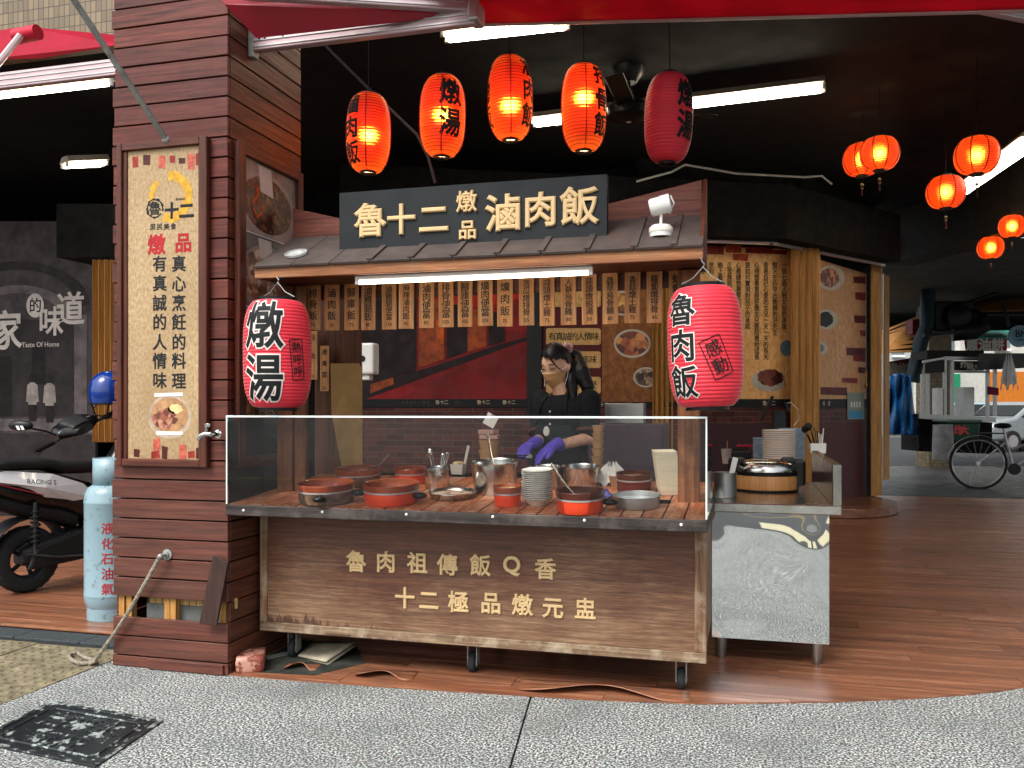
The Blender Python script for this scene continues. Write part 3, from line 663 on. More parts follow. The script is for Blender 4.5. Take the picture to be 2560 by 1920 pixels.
for x in sx[3:-1]: MB().wprism([rp(x-.014, -.02, .0125), rp(x+.014, -.02, .0125), rp(x+.014, .99, .0125), rp(x-.014, .99, .0125)], nrm*.009).build('batten', ROOF, can, bevel=.001)
pts = [GY(735, 606, AY1+.015), GY(730, 520, AY1+.015), GY(851, 546, AY1+.015), GY(1518, 510, AY1+.015), GY(1755, 449, AY1+.015), GY(1757, 560, AY1+.015)]
MB().wprism(pts, (0, .018, 0)).build('back_board', wood('back_board_x', '#4a231b', '#6b382a', '#84503c', 'x', .8, .5, .05), can, bevel=.003)
MB().wprism([(AX1-.001, AY0+.026, AZ0+.005), (AX1-.001, AY1+.014, AZ0+.005), (AX1-.001, AY1+.014, GY(1755, 449, AY1+.015).z), (AX1-.001, AY1-.02, GY(1755, 449, AY1+.015).z-.01), (AX1-.001, AY0+.026, AZ0+.05)], (-.016, 0, 0)).build('gable_board', FRAMEY, can)
MB().bb(AX0+.05, AX1-.03, 3.985, 4.01, 1.80, AZ0+.005).build('hanger_beam', FRAMEX, can)
# plastic lid lying on the canopy
q = nrm.to_track_quat('Z', 'Y').to_matrix().to_4x4()
tag(MB().lathe([(.0001, .006), (.03, .006), (.05, .01), (.052, .016), (.055, .016), (.053, .006), (.05, .004), (.0001, .004)], rp(-2.09, .28, .012), 26, q, 1, 1).build('round_cover', clearpane('clear_plastic', (.9, .9, .9, 1), .35)), 'clear round plastic lid left on the canopy roof', 'lid')
# spotlight
sp0 = rp(GY(1428*K, 525*K, 3.78).x, .36, .012)
spt = thing('spotlight', 'white round spotlight with ribbed base on the canopy right end', 'spotlight', sp0)
MB().lathe([(.0001, .04), (.04, .038), (.046, .03), (.05, .004), (.048, -.012), (.0001, -.012)], sp0, 24).build('base', WHITEP, spt)
MB().lathe([(.0505, .028), (.0515, .026), (.0525, .008), (.0515, .006)], sp0, 24).build('base_ring', PAPERW, spt)
MB().tube([sp0+Vector((0, 0, .035)), sp0+Vector((0, 0, .09)), sp0+Vector((.01, .0, .10))], .007, 8).build('stem', WHITEP, spt)
hm = Matrix.Rotation(math.radians(78), 4, 'Y') @ Matrix.Rotation(0, 4, 'X')
MB().lathe([(.0001, -.05), (.032, -.048), (.038, -.04), (.038, .0), (.04, .004), (.04, .04), (.035, .042), (.034, .034), (.0001, .034)], sp0+Vector((0, -.002, .125)), 22, hm).build('lamp_head', WHITEP, spt)
for i in range(5):
    rr = .006+.0065*i; MB().tube([sp0+Vector((0, -.002, .125))+hm @ Vector((rr*math.cos(t*.5236), rr*math.sin(t*.5236), .044)) for t in range(12)], .0012, 4, True).build('grille', ALU, spt)
MB().tube([sp0+Vector((0, 0, .1)), sp0+Vector((.04, -.0, .09)), sp0+Vector((.055, 0, .13)), sp0+Vector((.04, 0, .165))], .004, 6).build('bracket', WHITEP, spt)
# name board with gold characters
SY = 3.80; A = GY(848, 481, SY); B = GY(1518, 436, SY); Cc = GY(1518, 606, SY)
sgn = thing('name_board', 'long black name board with raised gold characters standing on the canopy', 'sign', ((A.x+B.x)/2, SY, Cc.z))
MB().bb(A.x, B.x, SY, SY+.035, Cc.z, (A.z+B.z)/2).build('board', plain('slate_board', '#12171a', .5, var=.12, scale=3), sgn, bevel=.002)
for ch, x, y, s in (('魯', 801, 478, 66), ('十', 868, 476, 60), ('二', 938, 475, 62), ('燉', 1009, 437, 42), ('品', 1011, 498, 38), ('滷', 1088, 462, 72), ('肉', 1168, 455, 68), ('飯', 1252, 447, 74)):
    p = GY(x*K, y*K, SY); k = dep(p)/FPX
    p.y = SY-.0005; put(MB(), glyph(ch, .03), p, UX, UZ, s*K*k, .014, (0, -1, 0)).build('character', GOLD, sgn)
# tube light under the fascia
l0 = GY(889, 702, 3.70); l1 = GY(1482, 679, 3.70); lz = (l0.z+l1.z)/2
tl = thing('tube_light', 'white batten tube light hung under the canopy fascia', 'light', ((l0.x+l1.x)/2, 3.7, lz))
MB().bb(l0.x, l1.x, 3.69, 3.715, lz+.003, lz+.024).build('housing', WHITEP, tl, bevel=.003)
MB().cyl((l0.x+.02, 3.702, lz-.008), (l1.x-.02, 3.702, lz-.008), .008, n=10).build('tube', emitter('canopy_tube', '#fff1dc', 7), tl)
for x in (l0.x, l1.x-.02): MB().bb(x, x+.02, 3.692, 3.713, lz-.017, lz+.0025).build('end_cap', WHITEP, tl, bevel=.002)
# hanging menu tags
TAGW = wood('menu_tag', '#9a6238', '#c08650', '#d8a870', 'z', .9, .55, .14, wear='#7d6a58', wearamt=.4)
TY = 3.965
menu = [('白飯', '', 739), ('排骨飯', '75', 784), ('滷肉飯', '35', 830), ('腳庫飯', '75', 878), ('滷雞腿飯', '80', 922), ('滷雞腿便當', '110', 971), ('麻辣滷肉飯', '45', 1017), ('滷肉便當', '85', 1066), ('排骨便當', '105', 1114), ('腳庫便當', '105', 1163),
        ('爌肉便當', '105', 1213), ('爌肉飯', '75', 1263), ('苦瓜燉排骨', '55', 1316), ('蒜頭燉土雞', '75', 1367), ('人蔘烏骨雞', '80', 1420), ('蒜頭燉蜆湯', '50', 1472), ('蟲草烏骨雞', '80', 1525), ('香菇燉土雞', '75', 1582), ('蘿蔔燉排骨', '45', 1636), ('蛤蠣燉雞湯', '', 1692)]
ords = 'first second third fourth fifth sixth seventh eighth ninth tenth eleventh twelfth thirteenth fourteenth fifteenth sixteenth seventeenth eighteenth nineteenth twentieth'.split()
for i, (s, pr, x) in enumerate(menu):
    yb_ = 827-(x-784)*.0235; b0 = GY(x, yb_, TY); k = dep(b0)/FPX; wd2 = 39*k; ht = .245; yy = TY+random.uniform(-.006, .006); dz = random.uniform(-.004, .004)
    t = thing('menu_tag', '%s hanging wooden menu tag from the left%s' % (ords[i], (', price '+pr) if pr else ', no price in view'), 'menu tag', (b0.x, yy, b0.z), 'menu tags hanging under the canopy')
    rot = Matrix.Translation((b0.x, yy, b0.z+ht)) @ Matrix.Rotation(random.uniform(-.012, .012), 4, 'Y') @ Matrix.Rotation(random.uniform(-.1, .1), 4, 'Z')
    MB().bb(-wd2/2, wd2/2, 0, .007, -ht+dz, 0, rot).build('board', TAGW, t, bevel=.001)
    mb = MB(); nch = len(s); top = -.03; bot = -ht+(.045 if pr else .02)+dz; step = (bot-top)/nch; sz = min(.042, abs(step)*.95)
    for j, ch in enumerate(s):
        put(mb, glyph(ch, .012), rot @ Vector((0, -.0008, top+step*(j+.5))), rot.to_3x3() @ UX, UZ, sz)
    if pr: put(mb, word(pr, .012), rot @ Vector((0, -.0008, -ht+.026+dz)), rot.to_3x3() @ UX, UZ, .018)
    mb.build('lettering', BLK, t)
    MB().tube([rot @ Vector((0, .003, -.004)), (b0.x, 3.984, max(b0.z+ht+.012, 1.805))], .0015, 5).build('hook', GALV, t)
# ------------------------------------------------------------------ paper lanterns
def paper(name, color, tcolor, trans=.5, fwd=0, rough=.5, fcolor='#ff9a3c'):
    if name in _mc: return _mc[name]
    m, nt, b = newmat(name); nt.nodes.remove(b); out = nt.nodes['Material Output']; c = lin(color)
    v = coords(nt); n = nd(nt, 'TexNoise', {'Vector': v, 'Scale': 14, 'Detail': 6, 'Roughness': .7}).outputs[0]
    cc = ramp(nt, n, (.3, tuple(x*.8 for x in c[:3])+(1,)), (.7, c))
    d = nd(nt, 'BsdfDiffuse', {0: cc}).outputs[0]; t = nd(nt, 'BsdfTranslucent', {0: lin(tcolor)}).outputs[0]
    s = nd(nt, 'MixShader', {0: trans, 1: d, 2: t}).outputs[0]
    if fwd:      # oiled paper passes part of the light almost straight on
        s = nd(nt, 'MixShader', {0: fwd, 1: s, 2: nd(nt, 'BsdfRefraction', {0: lin(fcolor), 'Roughness': .62, 'IOR': 1.35}).outputs[0]}).outputs[0]
    gl = nd(nt, 'BsdfGlossy', {'Roughness': rough}).outputs[0]
    fr = nd(nt, 'Fresnel', {'IOR': 1.35}).outputs[0]
    nt.links.new(nd(nt, 'MixShader', {0: fr, 1: s, 2: gl}).outputs[0], out.inputs[0])
    _mc[name] = m; return m
PAP_DAY = paper('lantern_paper_day', '#f23c4c', '#f23c4c', .22, rough=.45)
PAP_LIT = paper('lantern_paper_lit', '#d01814', '#f03014', .6, .42)
PAP_RND = paper('lantern_paper_round', '#d8281a', '#ee3c16', .55, .4)
BULB = emitter('bulb', '#ffd9a0', 60)
INKW = plain('white_outline', '#d8cfc8', .6, var=.05)
INK = plain('lantern_ink', '#0f1414', .6, var=.1)
def cut_glyph(gl, sx, sy, size):
    bm = bmesh.new(); vs = [bm.verts.new((x*size*sx, y*size*sy, h*.0006)) for x, y, h in gl[0]]
    for f in gl[1]:
        try: bm.faces.new([vs[i] for i in f])
        except ValueError: pass
    R = size*.75
    for ax in ((1, 0, 0), (0, 1, 0)):
        k = -R
        while k < R:
            bmesh.ops.bisect_plane(bm, geom=bm.verts[:]+bm.edges[:]+bm.faces[:], plane_co=Vector(ax)*k, plane_no=ax)
            k += size/9
    bm.verts.index_update()
    out = ([(v.co.x, v.co.y, v.co.z) for v in bm.verts], [tuple(v.index for v in f.verts) for f in bm.faces]); bm.free(); return out
def lantern(name, label, c, R, H, texts, mat, lit=0, ribs=30, group=None, capw=.5, tilt=(0, 0), cord=None, exp=3.0, bulbz=0, capm=None, hook=False, seams=0, tassel=False, capcol=None):
    c = Vector(c); capm = capm or BLKPL
    root = thing(name, label, 'lantern', c-Vector((0, 0, H/2)), group)
    T = Matrix.Translation(c) @ Matrix.Rotation(tilt[0], 4, 'X') @ Matrix.Rotation(tilt[1], 4, 'Y')
    def rad(z):
        s = max(-1, min(1, z/(H/2))); return R*(capw+(1-capw)*max(0, 1-abs(s)**exp)**(1/2.1))
    amp = R*.02
    prof = []
    for i in range(ribs*4+1):
        z = -H/2+H*i/(ribs*4); prof.append((rad(z)-amp*(1-abs(math.sin(math.pi*i/4))), z))
    T3 = T.to_3x3().to_4x4()
    if lit:
        hw_ = MB(); ht_ = R*.011
        for i in range(1, ribs):
            z = -H/2+H*i/ribs; r = rad(z)-amp*.4; hw_.lathe([(r-ht_, z), (r, z-ht_), (r+ht_, z), (r, z+ht_), (r-ht_, z)], c, 32, T3)
        tag(hw_.build('hoop_wires', plain('hoop_red', '#5a1008', .6), root), kind='stuff')
    body = MB().lathe([(r, z) for r, z in prof], c, 40, T3); o = body.build('paper_shell', mat, root)
    MB().lathe([(R*capw*.8, 0), (R*capw*1.02, 0), (R*capw*1.02, R*.14), (R*capw*.85, R*.14), (R*capw*.8, 0)], T @ Vector((0, 0, H/2-R*.06)), 28, T3).build('top_ring', capm, root)
    MB().lathe([(R*capw*.8, 0), (R*capw*1.02, 0), (R*capw*1.02, -R*.13), (R*capw*.85, -R*.13), (R*capw*.8, 0)], T @ Vector((0, 0, -H/2+R*.05)), 28, T3).build('bottom_ring', capm, root)
    for i, tt in enumerate(texts):
        chs, th, zc, size, sy, outline, off = tt[:7]; rot = tt[7] if len(tt) > 7 else 0; cr_, sr_ = math.cos(rot), math.sin(rot)
        if len(tt) > 7:      # inked box round the stamp
            bw_, bh_ = size*.72, size*sy*1.22*len(chs)*.56; cs = [(-bw_, -bh_), (bw_, -bh_), (bw_, bh_), (-bw_, bh_)]; fp_ = []
            for (xa, ya_), (xb, yb2) in zip(cs, cs[1:]+cs[:1]):
                for q in range(6): x, y = xa+(xb-xa)*q/6, ya_+(yb2-ya_)*q/6; fp_.append((x*cr_-y*sr_, x*sr_+y*cr_))
            MB().tube([T @ Vector(((rad(zc+y)+R*.006)*math.sin(th+x/R), -(rad(zc+y)+R*.006)*math.cos(th+x/R), zc+y)) for x, y in fp_], .0022, 4, True).build('stamp_box', INK, root)
        for mt, of, ep in (((INKW, off+.032, .0006),) if outline else ())+((INK, off, .0018),):
            mb = MB(); n = len(chs); st = size*sy*1.22
            for j, ch in enumerate(chs):
                z0 = zc+((n-1)/2-j)*st; gv, gf = cut_glyph(glyph(ch, of), 1, sy, size); P = []
                for x, y, h_ in gv:
                    yy_ = z0-zc+y; x, yy_ = x*cr_-yy_*sr_, x*sr_+yy_*cr_; z = zc+yy_; r = rad(z)+ep+h_+R*.004; a = th+x/R; P.append(T @ Vector((r*math.sin(a), -r*math.cos(a), z)))
                mb.add(P, gf)
            mb.build('lettering', mt, root)
    for k in range(seams):
        a = 2*math.pi*k/seams+.3; MB().tube([T @ Vector(((rad(z)+.0005)*math.sin(a), -(rad(z)+.0005)*math.cos(a), z)) for z in [-H/2+H*i/20 for i in range(21)]], R*.03, 5).build('seam', plain('seam_red', '#a01510', .6), root)
    if tassel:
        p = c-Vector((0, 0, H/2)); MB().tube([p, p-Vector((0, 0, R*.45))], R*.012, 5).build('cord', BLKPL, root)
        MB().ball(p-Vector((0, 0, R*.5)), R*.09, 8, 6).ball(p-Vector((0, 0, R*.68)), R*.07, 8, 6).build('bead', plain('bead', '#7a6a4a', .4), root)
        MB().cyl(p-Vector((0, 0, R*.7)), p-Vector((0, 0, R*1.1)), R*.03, R*.06, 7).build('tassel', plain('tassel', '#3a1a14', .8), root)
    if hook:
        t0 = T @ Vector((0, 0, H/2+R*.1)); 
        for s_ in (-1, 1): MB().tube([t0+Vector((s_*R*capw, 0, 0)), t0+Vector((s_*R*.25, 0, R*.16)), t0+Vector((0, 0, R*.45))], .0022, 5).build('wire_handle', GALV, root)
        MB().tube([t0+Vector((0, 0, R*.42)), t0+Vector((.006, 0, R*.52)), t0+Vector((-.003, 0, R*.6)), cord], .003, 6).build('hook', GALV, root)
    elif cord is not None:
        MB().tube([T @ Vector((0, 0, H/2)), cord], .003, 5).build('cord', BLKPL, root)
    if lit:
        MB().ball(c+Vector((0, 0, bulbz)), .026, 10, 7).build('bulb', BULB, root)
        MB().cyl(c+Vector((0, 0, bulbz+.02)), T @ Vector((0, 0, H/2)), .006, n=6).build('lamp_holder', BLKPL, root)
        ld = bpy.data.lights.new('lantern_glow', 'POINT'); ld.energy = lit*1.5; ld.color = (1, .66, .32); ld.shadow_soft_size = .03
        lo_ = bpy.data.objects.new('lantern_glow', ld); col.objects.link(lo_); lo_.location = c+Vector((0, 0, bulbz)); par(lo_, root)
    return root
# two big lanterns at the cart's front corners
p = GY(694, 886, 3.60); k = dep(p)/FPX
lantern('barrel_lantern', 'big red paper lantern with two bold black characters beside the pillar', p, 84*k, 268*k, [('燉湯', .08, .002, 92*k, 1.14, True, .02), ('熱呼呼', 1.12, -.03, 24*k, 1.0, False, .01, .1)], PAP_DAY, ribs=32, capw=.56, hook=True, cord=(p.x+.012, 3.652, 1.868), exp=3.4, group='big lanterns on the cart front')
p = GY(1763, 868, 3.58); k = dep(p)/FPX
lantern('barrel_lantern', 'big red paper lantern with three black characters and a stamp at the canopy right end', p, 93*k, 300*k, [('魯肉飯', -.62, .0, 72*k, 1.0, True, .02), ('感動', .34, -.05, 36*k, 1.0, False, .01, .38)], PAP_DAY, ribs=32, capw=.56, hook=True, cord=(p.x-.02, 3.652, 1.87), exp=3.4, tilt=(0, math.radians(-2)), group='big lanterns on the cart front')
# five long lanterns in a row under the ceiling
LG = [(796, 288, 95, 168, [('滷肉飯', -.5, 0, 40, 1.05, False, .03)], 1.5, 'leftmost of the long lanterns over the canopy, lit, with three characters', -.02),
      (956, 252, 98, 172, [('燉湯', .72, .02, 46, 1.15, False, .03)], 1.7, 'second long lit lantern from the left, two characters on its right side', .0),
      (1102, 213, 96, 178, [('魯肉飯', -1.25, .02, 40, 1.1, False, .03), ('滷肉飯', 1.3, .02, 40, 1.1, False, .03)], 2.3, 'long lit lantern in the middle of the row, glowing yellow', -.05),
      (1261, 234, 96, 184, [('排骨飯', 1.15, .02, 40, 1.1, False, .03)], 2.3, 'fourth long lantern from the left, lit and glowing near its top', .05),
      (1444, 256, 104, 190, [('燉湯', .95, .02, 46, 1.2, False, .03)], 0, 'unlit dull red long lantern at the right end of the row', .0)]
for x, y, wd3, hh, tx_, lit, lab, bz in LG:
    c = GD(x*K, y*K, 5.15); k = 5.15/FPX*K
    lantern('long_lantern', lab, c, wd3/2*k, hh*k, [(s, th, z, sz*k, sy, o_, of) for s, th, z, sz, sy, o_, of in tx_], PAP_LIT if lit else PAP_DAY, lit=lit, ribs=26, capw=.36, exp=2.7, cord=(c.x, c.y, CEIL if c.y > 4.5 else CEIL), bulbz=bz, seams=0 if not lit else 4, group='long lanterns over the canopy', tilt=(random.uniform(-.02, .02), random.uniform(-.03, .03)))
# round lanterns deeper in the arcade
RL = [(1900, 332, 41, 7.4, 'round lit lantern in front of another at the left of the group'), (1862, 345, 40, 8.1, 'round lit lantern half hidden behind its neighbour'), (2110, 336, 46, 6.8, 'largest round lantern, beside the long tube lamps'),
      (2043, 415, 40, 7.8, 'round lit lantern hanging below and left of the largest one'), (2186, 489, 27, 9.8, 'round lit lantern at the right edge of the picture'), (2140, 535, 27, 10.4, 'lowest and smallest of the round lit lanterns')]
for x, y, r, d, lab in RL:
    c = GD(x*K, y*K, d); k = d/FPX*K
    lantern('round_lantern', lab, c, r*k, r*k*1.72, [], PAP_RND, lit=1.1*(r*k/.15)**2, ribs=18, capw=.3, exp=2.0, cord=(c.x, c.y, CEIL), seams=8, tassel=True, group='round lanterns in the arcade')
# ------------------------------------------------------------------ inside of the shop
def panelpts(pl, pts, eps): return [GP(x*K, y*K, pl, eps) for x, y in pts]     # points in the 2212 px view
def fprint(pl, pts, eps, name, mt, parent): return MB().quad(*panelpts(pl, pts, eps)).build(name, mt, parent)
def ptext(pl, items, eps, off=.015):
    mb = MB(); A_, d, n_ = pl
    for ch, x, y, s in items:
        p = GP(x*K, y*K, pl, eps); k = dep(p)/FPX
        put(mb, glyph(ch, off) if ord(ch[0]) > 0x2000 else word(ch, off), p, d, UZ, s*K*k, 0, n_)
    return mb
def pdisc(pl, x, y, rx, ry, eps, wob=0, seed=1, n=32):
    rnd = random.Random(seed)
    return MB().quad(*[GP((x+rx*math.cos(6.2832*i/n)*(1+rnd.uniform(-wob, wob)))*K, (y+ry*math.sin(6.2832*i/n)*(1+rnd.uniform(-wob, wob)))*K, pl, eps) for i in range(n)])
def brickmat():
    m, nt, b = newmat('brick_paper'); tc = nd(nt, 'TexCoord').outputs['Object']
    sp = nd(nt, 'SeparateXYZ', {0: tc}); cb_ = nd(nt, 'CombineXYZ', {0: nd(nt, 'Math', {0: sp.outputs[0], 1: sp.outputs[1]}, operation='ADD').outputs[0], 1: sp.outputs[2]}).outputs[0]
    br = nd(nt, 'TexBrick', {'Vector': cb_, 'Color1': lin('#5a2a20'), 'Color2': lin('#34140f'), 'Mortar': lin('#5a4a40'), 'Scale': 4.2, 'Mortar Size': .018, 'Bias': -.1, 'Brick Width': .95, 'Row Height': .27}).outputs[0]
    n = nd(nt, 'TexNoise', {'Vector': tc, 'Scale': 30, 'Detail': 5}).outputs[0]
    nt.links.new(mx(nt, .5, br, ramp(nt, n, (.3, g(.3)), (.7, g(1.2))), 'MULTIPLY'), b.inputs['Base Color']); b.inputs['Roughness'].default_value = .5; b.inputs['Specular IOR Level'].default_value = .2; return m
BRICKP = brickmat()
# -- back wall with red street mural
W1 = vplane((-3, 9.0), (1, 9.0))
mur = thing('street_mural', 'dark red printed mural of an arcaded street on the back wall', 'mural', GP(960*K, 1000*K, W1))
RED1 = plain('mural_red', '#8a1010', .5, var=.35, scale=2.5); RED2 = plain('mural_dark', '#1c0506', .5, var=.4, scale=3); RED3 = plain('mural_bright', '#c41c14', .5, var=.3, scale=3); ORG = plain('mural_orange', '#d8641e', .5, var=.4, scale=6); ORG2 = plain('mural_wall', '#a34a1c', .5, var=.4, scale=9)
P = panelpts(W1, [(700, 560), (1142, 560), (1142, 862), (700, 862)], 0); MB().wprism(P, (0, .03, 0)).build('printed_panel', RED1, mur)
e = .002
fprint(W1, [(780, 700), (1140, 716), (1140, 862), (1000, 862), (860, 862), (1040, 770)], e, 'road_print', plain('mural_road', '#780e10', .5, var=.3, scale=2), mur)
fprint(W1, [(700, 862), (790, 862), (1110, 745), (1140, 735), (1140, 728), (1075, 745), (940, 790), (800, 830)], e*2, 'pavement_print', RED2, mur)
for pts, mt in (([(700, 620), (900, 640), (900, 800), (700, 860)], RED2), ([(905, 640), (960, 650), (960, 775), (905, 795)], ORG2), ([(880, 660), (905, 660), (905, 800), (880, 805)], RED1), ([(965, 650), (1010, 660), (1010, 760), (965, 775)], RED2),
                ([(1010, 665), (1050, 672), (1050, 748), (1010, 760)], ORG2), ([(1055, 670), (1090, 680), (1090, 738), (1055, 748)], RED2), ([(800, 640), (850, 640), (850, 830), (800, 850)], ORG2), ([(700, 560), (1142, 560), (1142, 640), (1040, 665), (700, 620)], RED3),
                ([(830, 640), (842, 640), (842, 770), (830, 775)], ORG), ([(866, 690), (876, 690), (876, 780), (866, 783)], ORG), ([(942, 690), (958, 690), (958, 742), (942, 746)], ORG)):
    fprint(W1, pts, e*3+random.uniform(0, .003), 'building_print', mt, mur)
rib = thing('logo_band', 'black printed band with small white logos running above brick-pattern paper', 'wall band', GP(960*K, 872*K, W1))
MB().wprism(panelpts(W1, [(680, 862), (1142, 862), (1142, 880), (680, 880)], .004), (0, .02, 0)).build('band', BLK, rib)
LGT = plain('pale_print', '#b9ad98', .6)
for x in (945, 1035, 1090): ptext(W1, [('魯', x, 869, 9), ('十', x+10, 869, 9), ('二', x+19, 869, 9)], .007, .01).build('lettering', LGT, rib)
ptext(W1, [(c, 870+i*9, 870, 7) for i, c in enumerate('有真誠的人情味')]+[(c, 985+i*9, 870, 7) for i, c in enumerate('真心')], .007, 0).build('lettering', plain('dim_print', '#4a4640', .6), rib)
brk = MB().wprism(panelpts(W1, [(680, 881), (1470, 881), (1470, 1025), (680, 1025)], .004), (0, .02, 0)).build('brick_wallpaper', BRICKP)
tag(brk, 'dark red brick-pattern wallpaper behind the cook', 'wallpaper')
cab = MB().wprism(panelpts(W1, [(660, 1024), (1500, 1024), (1500, 1180), (660, 1180)], .2), (0, .2, 0)).build('dark_cabinet', BLACKC, bevel=.01); tag(cab, 'low black cabinet along the back wall', 'cabinet')
dp = MB().wprism(panelpts(W1, [(1138, 560), (1170, 560), (1170, 900), (1138, 900)], .05), (0, .05, 0)).build('black_post', BLKPL); tag(dp, 'black post between the mural and the menu panel', 'post')
# -- menu panel with plaques
mp = thing('slogan_board', 'brown wall board with cream slogan plaques and dish photographs behind the cook', 'wall panel', GP(1290*K, 900*K, W1))
MB().wprism(panelpts(W1, [(1172, 560), (1500, 560), (1500, 868), (1172, 868)], .01), (0, .02, 0)).build('printed_panel', parch('panel_brown', '#5a3018', '#8a5a30', '#a87848', 2), mp)
fprint(W1, [(1172, 640), (1300, 640), (1300, 868), (1172, 868)], .013, 'maroon_print', plain('maroon_print', '#4a0f10', .5), mp)
PLQ = parch('plaque', '#a8824a', '#c9a468', '#dcc08c', 3)
for y, s in ((645, '心的'), (727, '有真誠的人情味'), (777, '古早的鄉味'), (832, '真心的愛')):
    q_ = MB().wprism(panelpts(W1, [(1180, y-15), (1183, y-18), (1294, y-18), (1298, y-15), (1298, y+15), (1294, y+18), (1183, y+18), (1180, y+15)], .016), (0, -.008, 0)).build('plaque', PLQ, mp)
    n_ = len(s); ptext(W1, [(c, 1193+(15.5*i if n_ > 5 else 88-18*(n_-1-i)), y, 16) for i, c in enumerate(s)], .0245, .012).build('lettering', BLK, q_)
for x, y, r, mt in ((1366, 742, 40, 'cutlet'), (1396, 815, 28, 'pork'), (1345, 655, 34, 'noodle')):
    pdisc(W1, x, y, r, r*.78, .0135).build('plate_print', plain('plate_print', '#b5b0a4', .4), mp)
    pdisc(W1, x, y, r*.88, r*.66, .0145).build('food_print', foodmat('food_'+mt, *{'cutlet': ('#4a1c0c', '#8a3e1a', '#c98a4a'), 'pork': ('#2a1a14', '#6a4a30', '#d0c0a0'), 'noodle': ('#5a3010', '#b07828', '#d8b060')}[mt], 14), mp)
MB().wprism(panelpts(W1, [(1172, 868), (1500, 868), (1500, 880), (1172, 880)], .008), (0, .02, 0)).build('band', BLK, mp)
ptext(W1, [('魯', 1290, 874, 9), ('十', 1300, 874, 9), ('二', 1309, 874, 9)], .011, .01).build('lettering', LGT, mp)
# -- timber accordion doors
DOORW = wood('door_timber', '#8a5c2c', '#b28446', '#cda466', 'z', .6, .45, .1)
def accordion(label, x0, x1, ytop, ybot, d0, d1, n, zb=.1, wide=None):
    a_ = GD(x0*K, HOR, d0); b__ = GD(x1*K, HOR, d1); t = thing('folding_door', label, 'folding door', (a_.x, a_.y, zb))
    zt = GD(x0*K, ytop*K, d0).z; zbb = max(.0, GD(x0*K, ybot*K, d0).z)
    for i in range(n):
        f0, f1 = i/n, (i+1)/n; p0 = a_.lerp(b__, f0); p1 = a_.lerp(b__, f1); dv = (p1-p0).normalized(); nn_ = Vector((dv.y, -dv.x, 0))
        off = .05 if i % 2 == 0 else .0
        q0 = p0+nn_*off; q1 = p1+nn_*(.05-off)
        w_ = nn_*-.012
        MB().wprism([Vector((q0.x, q0.y, zbb)), Vector((q1.x, q1.y, zbb)), Vector((q1.x, q1.y, zt)), Vector((q0.x, q0.y, zt))], w_).build('slat', DOORW, t, bevel=.002)
    return t
accordion('timber folding door bunched up beside the right big lantern', 1408, 1452, 560, 1010, 8.9, 8.9, 8)
d_a = accordion('timber folding door at the corner left of the menu story panel, nearest the till', 1703, 1770, 516, 1075, 10.0, 10.15, 9)
d_b = accordion('timber folding door at the shop corner beside the arcade', 1875, 1903, 553, 1072, 11.2, 11.35, 5)
d_c = accordion('narrow timber folding door leaf behind the corner door', 1903, 1918, 590, 1038, 11.9, 12.3, 3)
for t_, x, y, d in ((d_b, 1878, 820, 11.15), (d_c, 1907, 820, 11.85), (d_a, 1706, 815, 9.95)):
    c = GD(x*K, y*K, d); MB().tube([c+Vector((-.05, -.03, -.1)), c+Vector((-.05, -.08, -.08)), c+Vector((-.05, -.08, .08)), c+Vector((-.05, -.03, .1))], .018, 6).build('handle', DOORW, t_)
accordion('timber folding door beside the old street mural', 205, 250, 562, 955, 8.0, 8.0, 7)
# -- story panel (angled walls)
A2 = GD(1440*K, HOR, 9.55); B2 = GD(1772*K, HOR, 10.35); W2 = vplane(A2, B2)
A3 = GD(1768*K, HOR, 10.4); B3 = GD(1905*K, HOR, 11.7); W3 = vplane(A3, B3)
sw = MB()
for p_, q_ in ((A2, B2), (A3, B3)):
    dv = (q_-p_).normalized(); n_ = Vector((-dv.y, dv.x, 0)); p0_ = p_-dv*.3+n_*.08; q0_ = q_+n_*.08
    sw.wprism([(p0_.x, p0_.y, 0), (q0_.x, q0_.y, 0), (q0_.x, q0_.y, CEIL), (p0_.x, p0_.y, CEIL)], n_*.1)
sw = sw.build('shop_wall', BLACKC); tag(sw, kind='structure')
st = thing('story_panel', 'orange brown printed wall panel with columns of black story text and brick trim', 'wall panel', (A2.x, A2.y, 1))
MB().wprism(panelpts(W2, [(1440, 530), (1772, 540), (1772, 862), (1440, 862)], 0), W2[2]*-.03).build('printed_panel', parch('story_orange', '#c08848', '#e4b070', '#f2cc98', 2.2), st)
for i, (x, y, a, b__) in enumerate(((1535, 540, 60, 20), (1585, 538, 36, 18), (1640, 541, 60, 15), (1600, 556, 34, 16), (1680, 545, 40, 10))):
    fprint(W2, [(x-a/2, y-b__/2), (x+a/2, y-b__/2+1), (x+a/2-2, y+b__/2), (x-a/2+1, y+b__/2-2)], .003+.0005*i, 'brick_print', plain('story_brick%d' % (i % 2), ('#8a2012', '#b0401c')[i % 2], .5, var=.4, scale=20), st)
story = ['一個七逃人對女兒的承諾', '整天在外早出晚歸的洪先生', '看著自己心愛的女兒一天一天的長大', '心裡想著曾經答應女兒要陪著她成長', '要如何實現對孩子的承諾', '心裡總想著要如何', '正苦無思緒', '晚上看到', '想到', '擬著']
for i, s in enumerate(story):
    its = [(c, 1694-i*19.7, 573+j*13.2, 12.5) for j, c in enumerate(s)]
    for grp_ in ([its] if len(its) > 2 else [[q_] for q_ in its]): ptext(W2, grp_, .003, .012).build('lettering', BLK, st)
pdisc(W2, 1661, 822, 38, 24, .003).build('plate_print', plain('plate_print', '#b5b0a4'), st); pdisc(W2, 1664, 816, 29, 18, .004, .1).build('food_print', foodmat('belly', '#2a0c08', '#5a2014', '#7c3a22', 12), st)
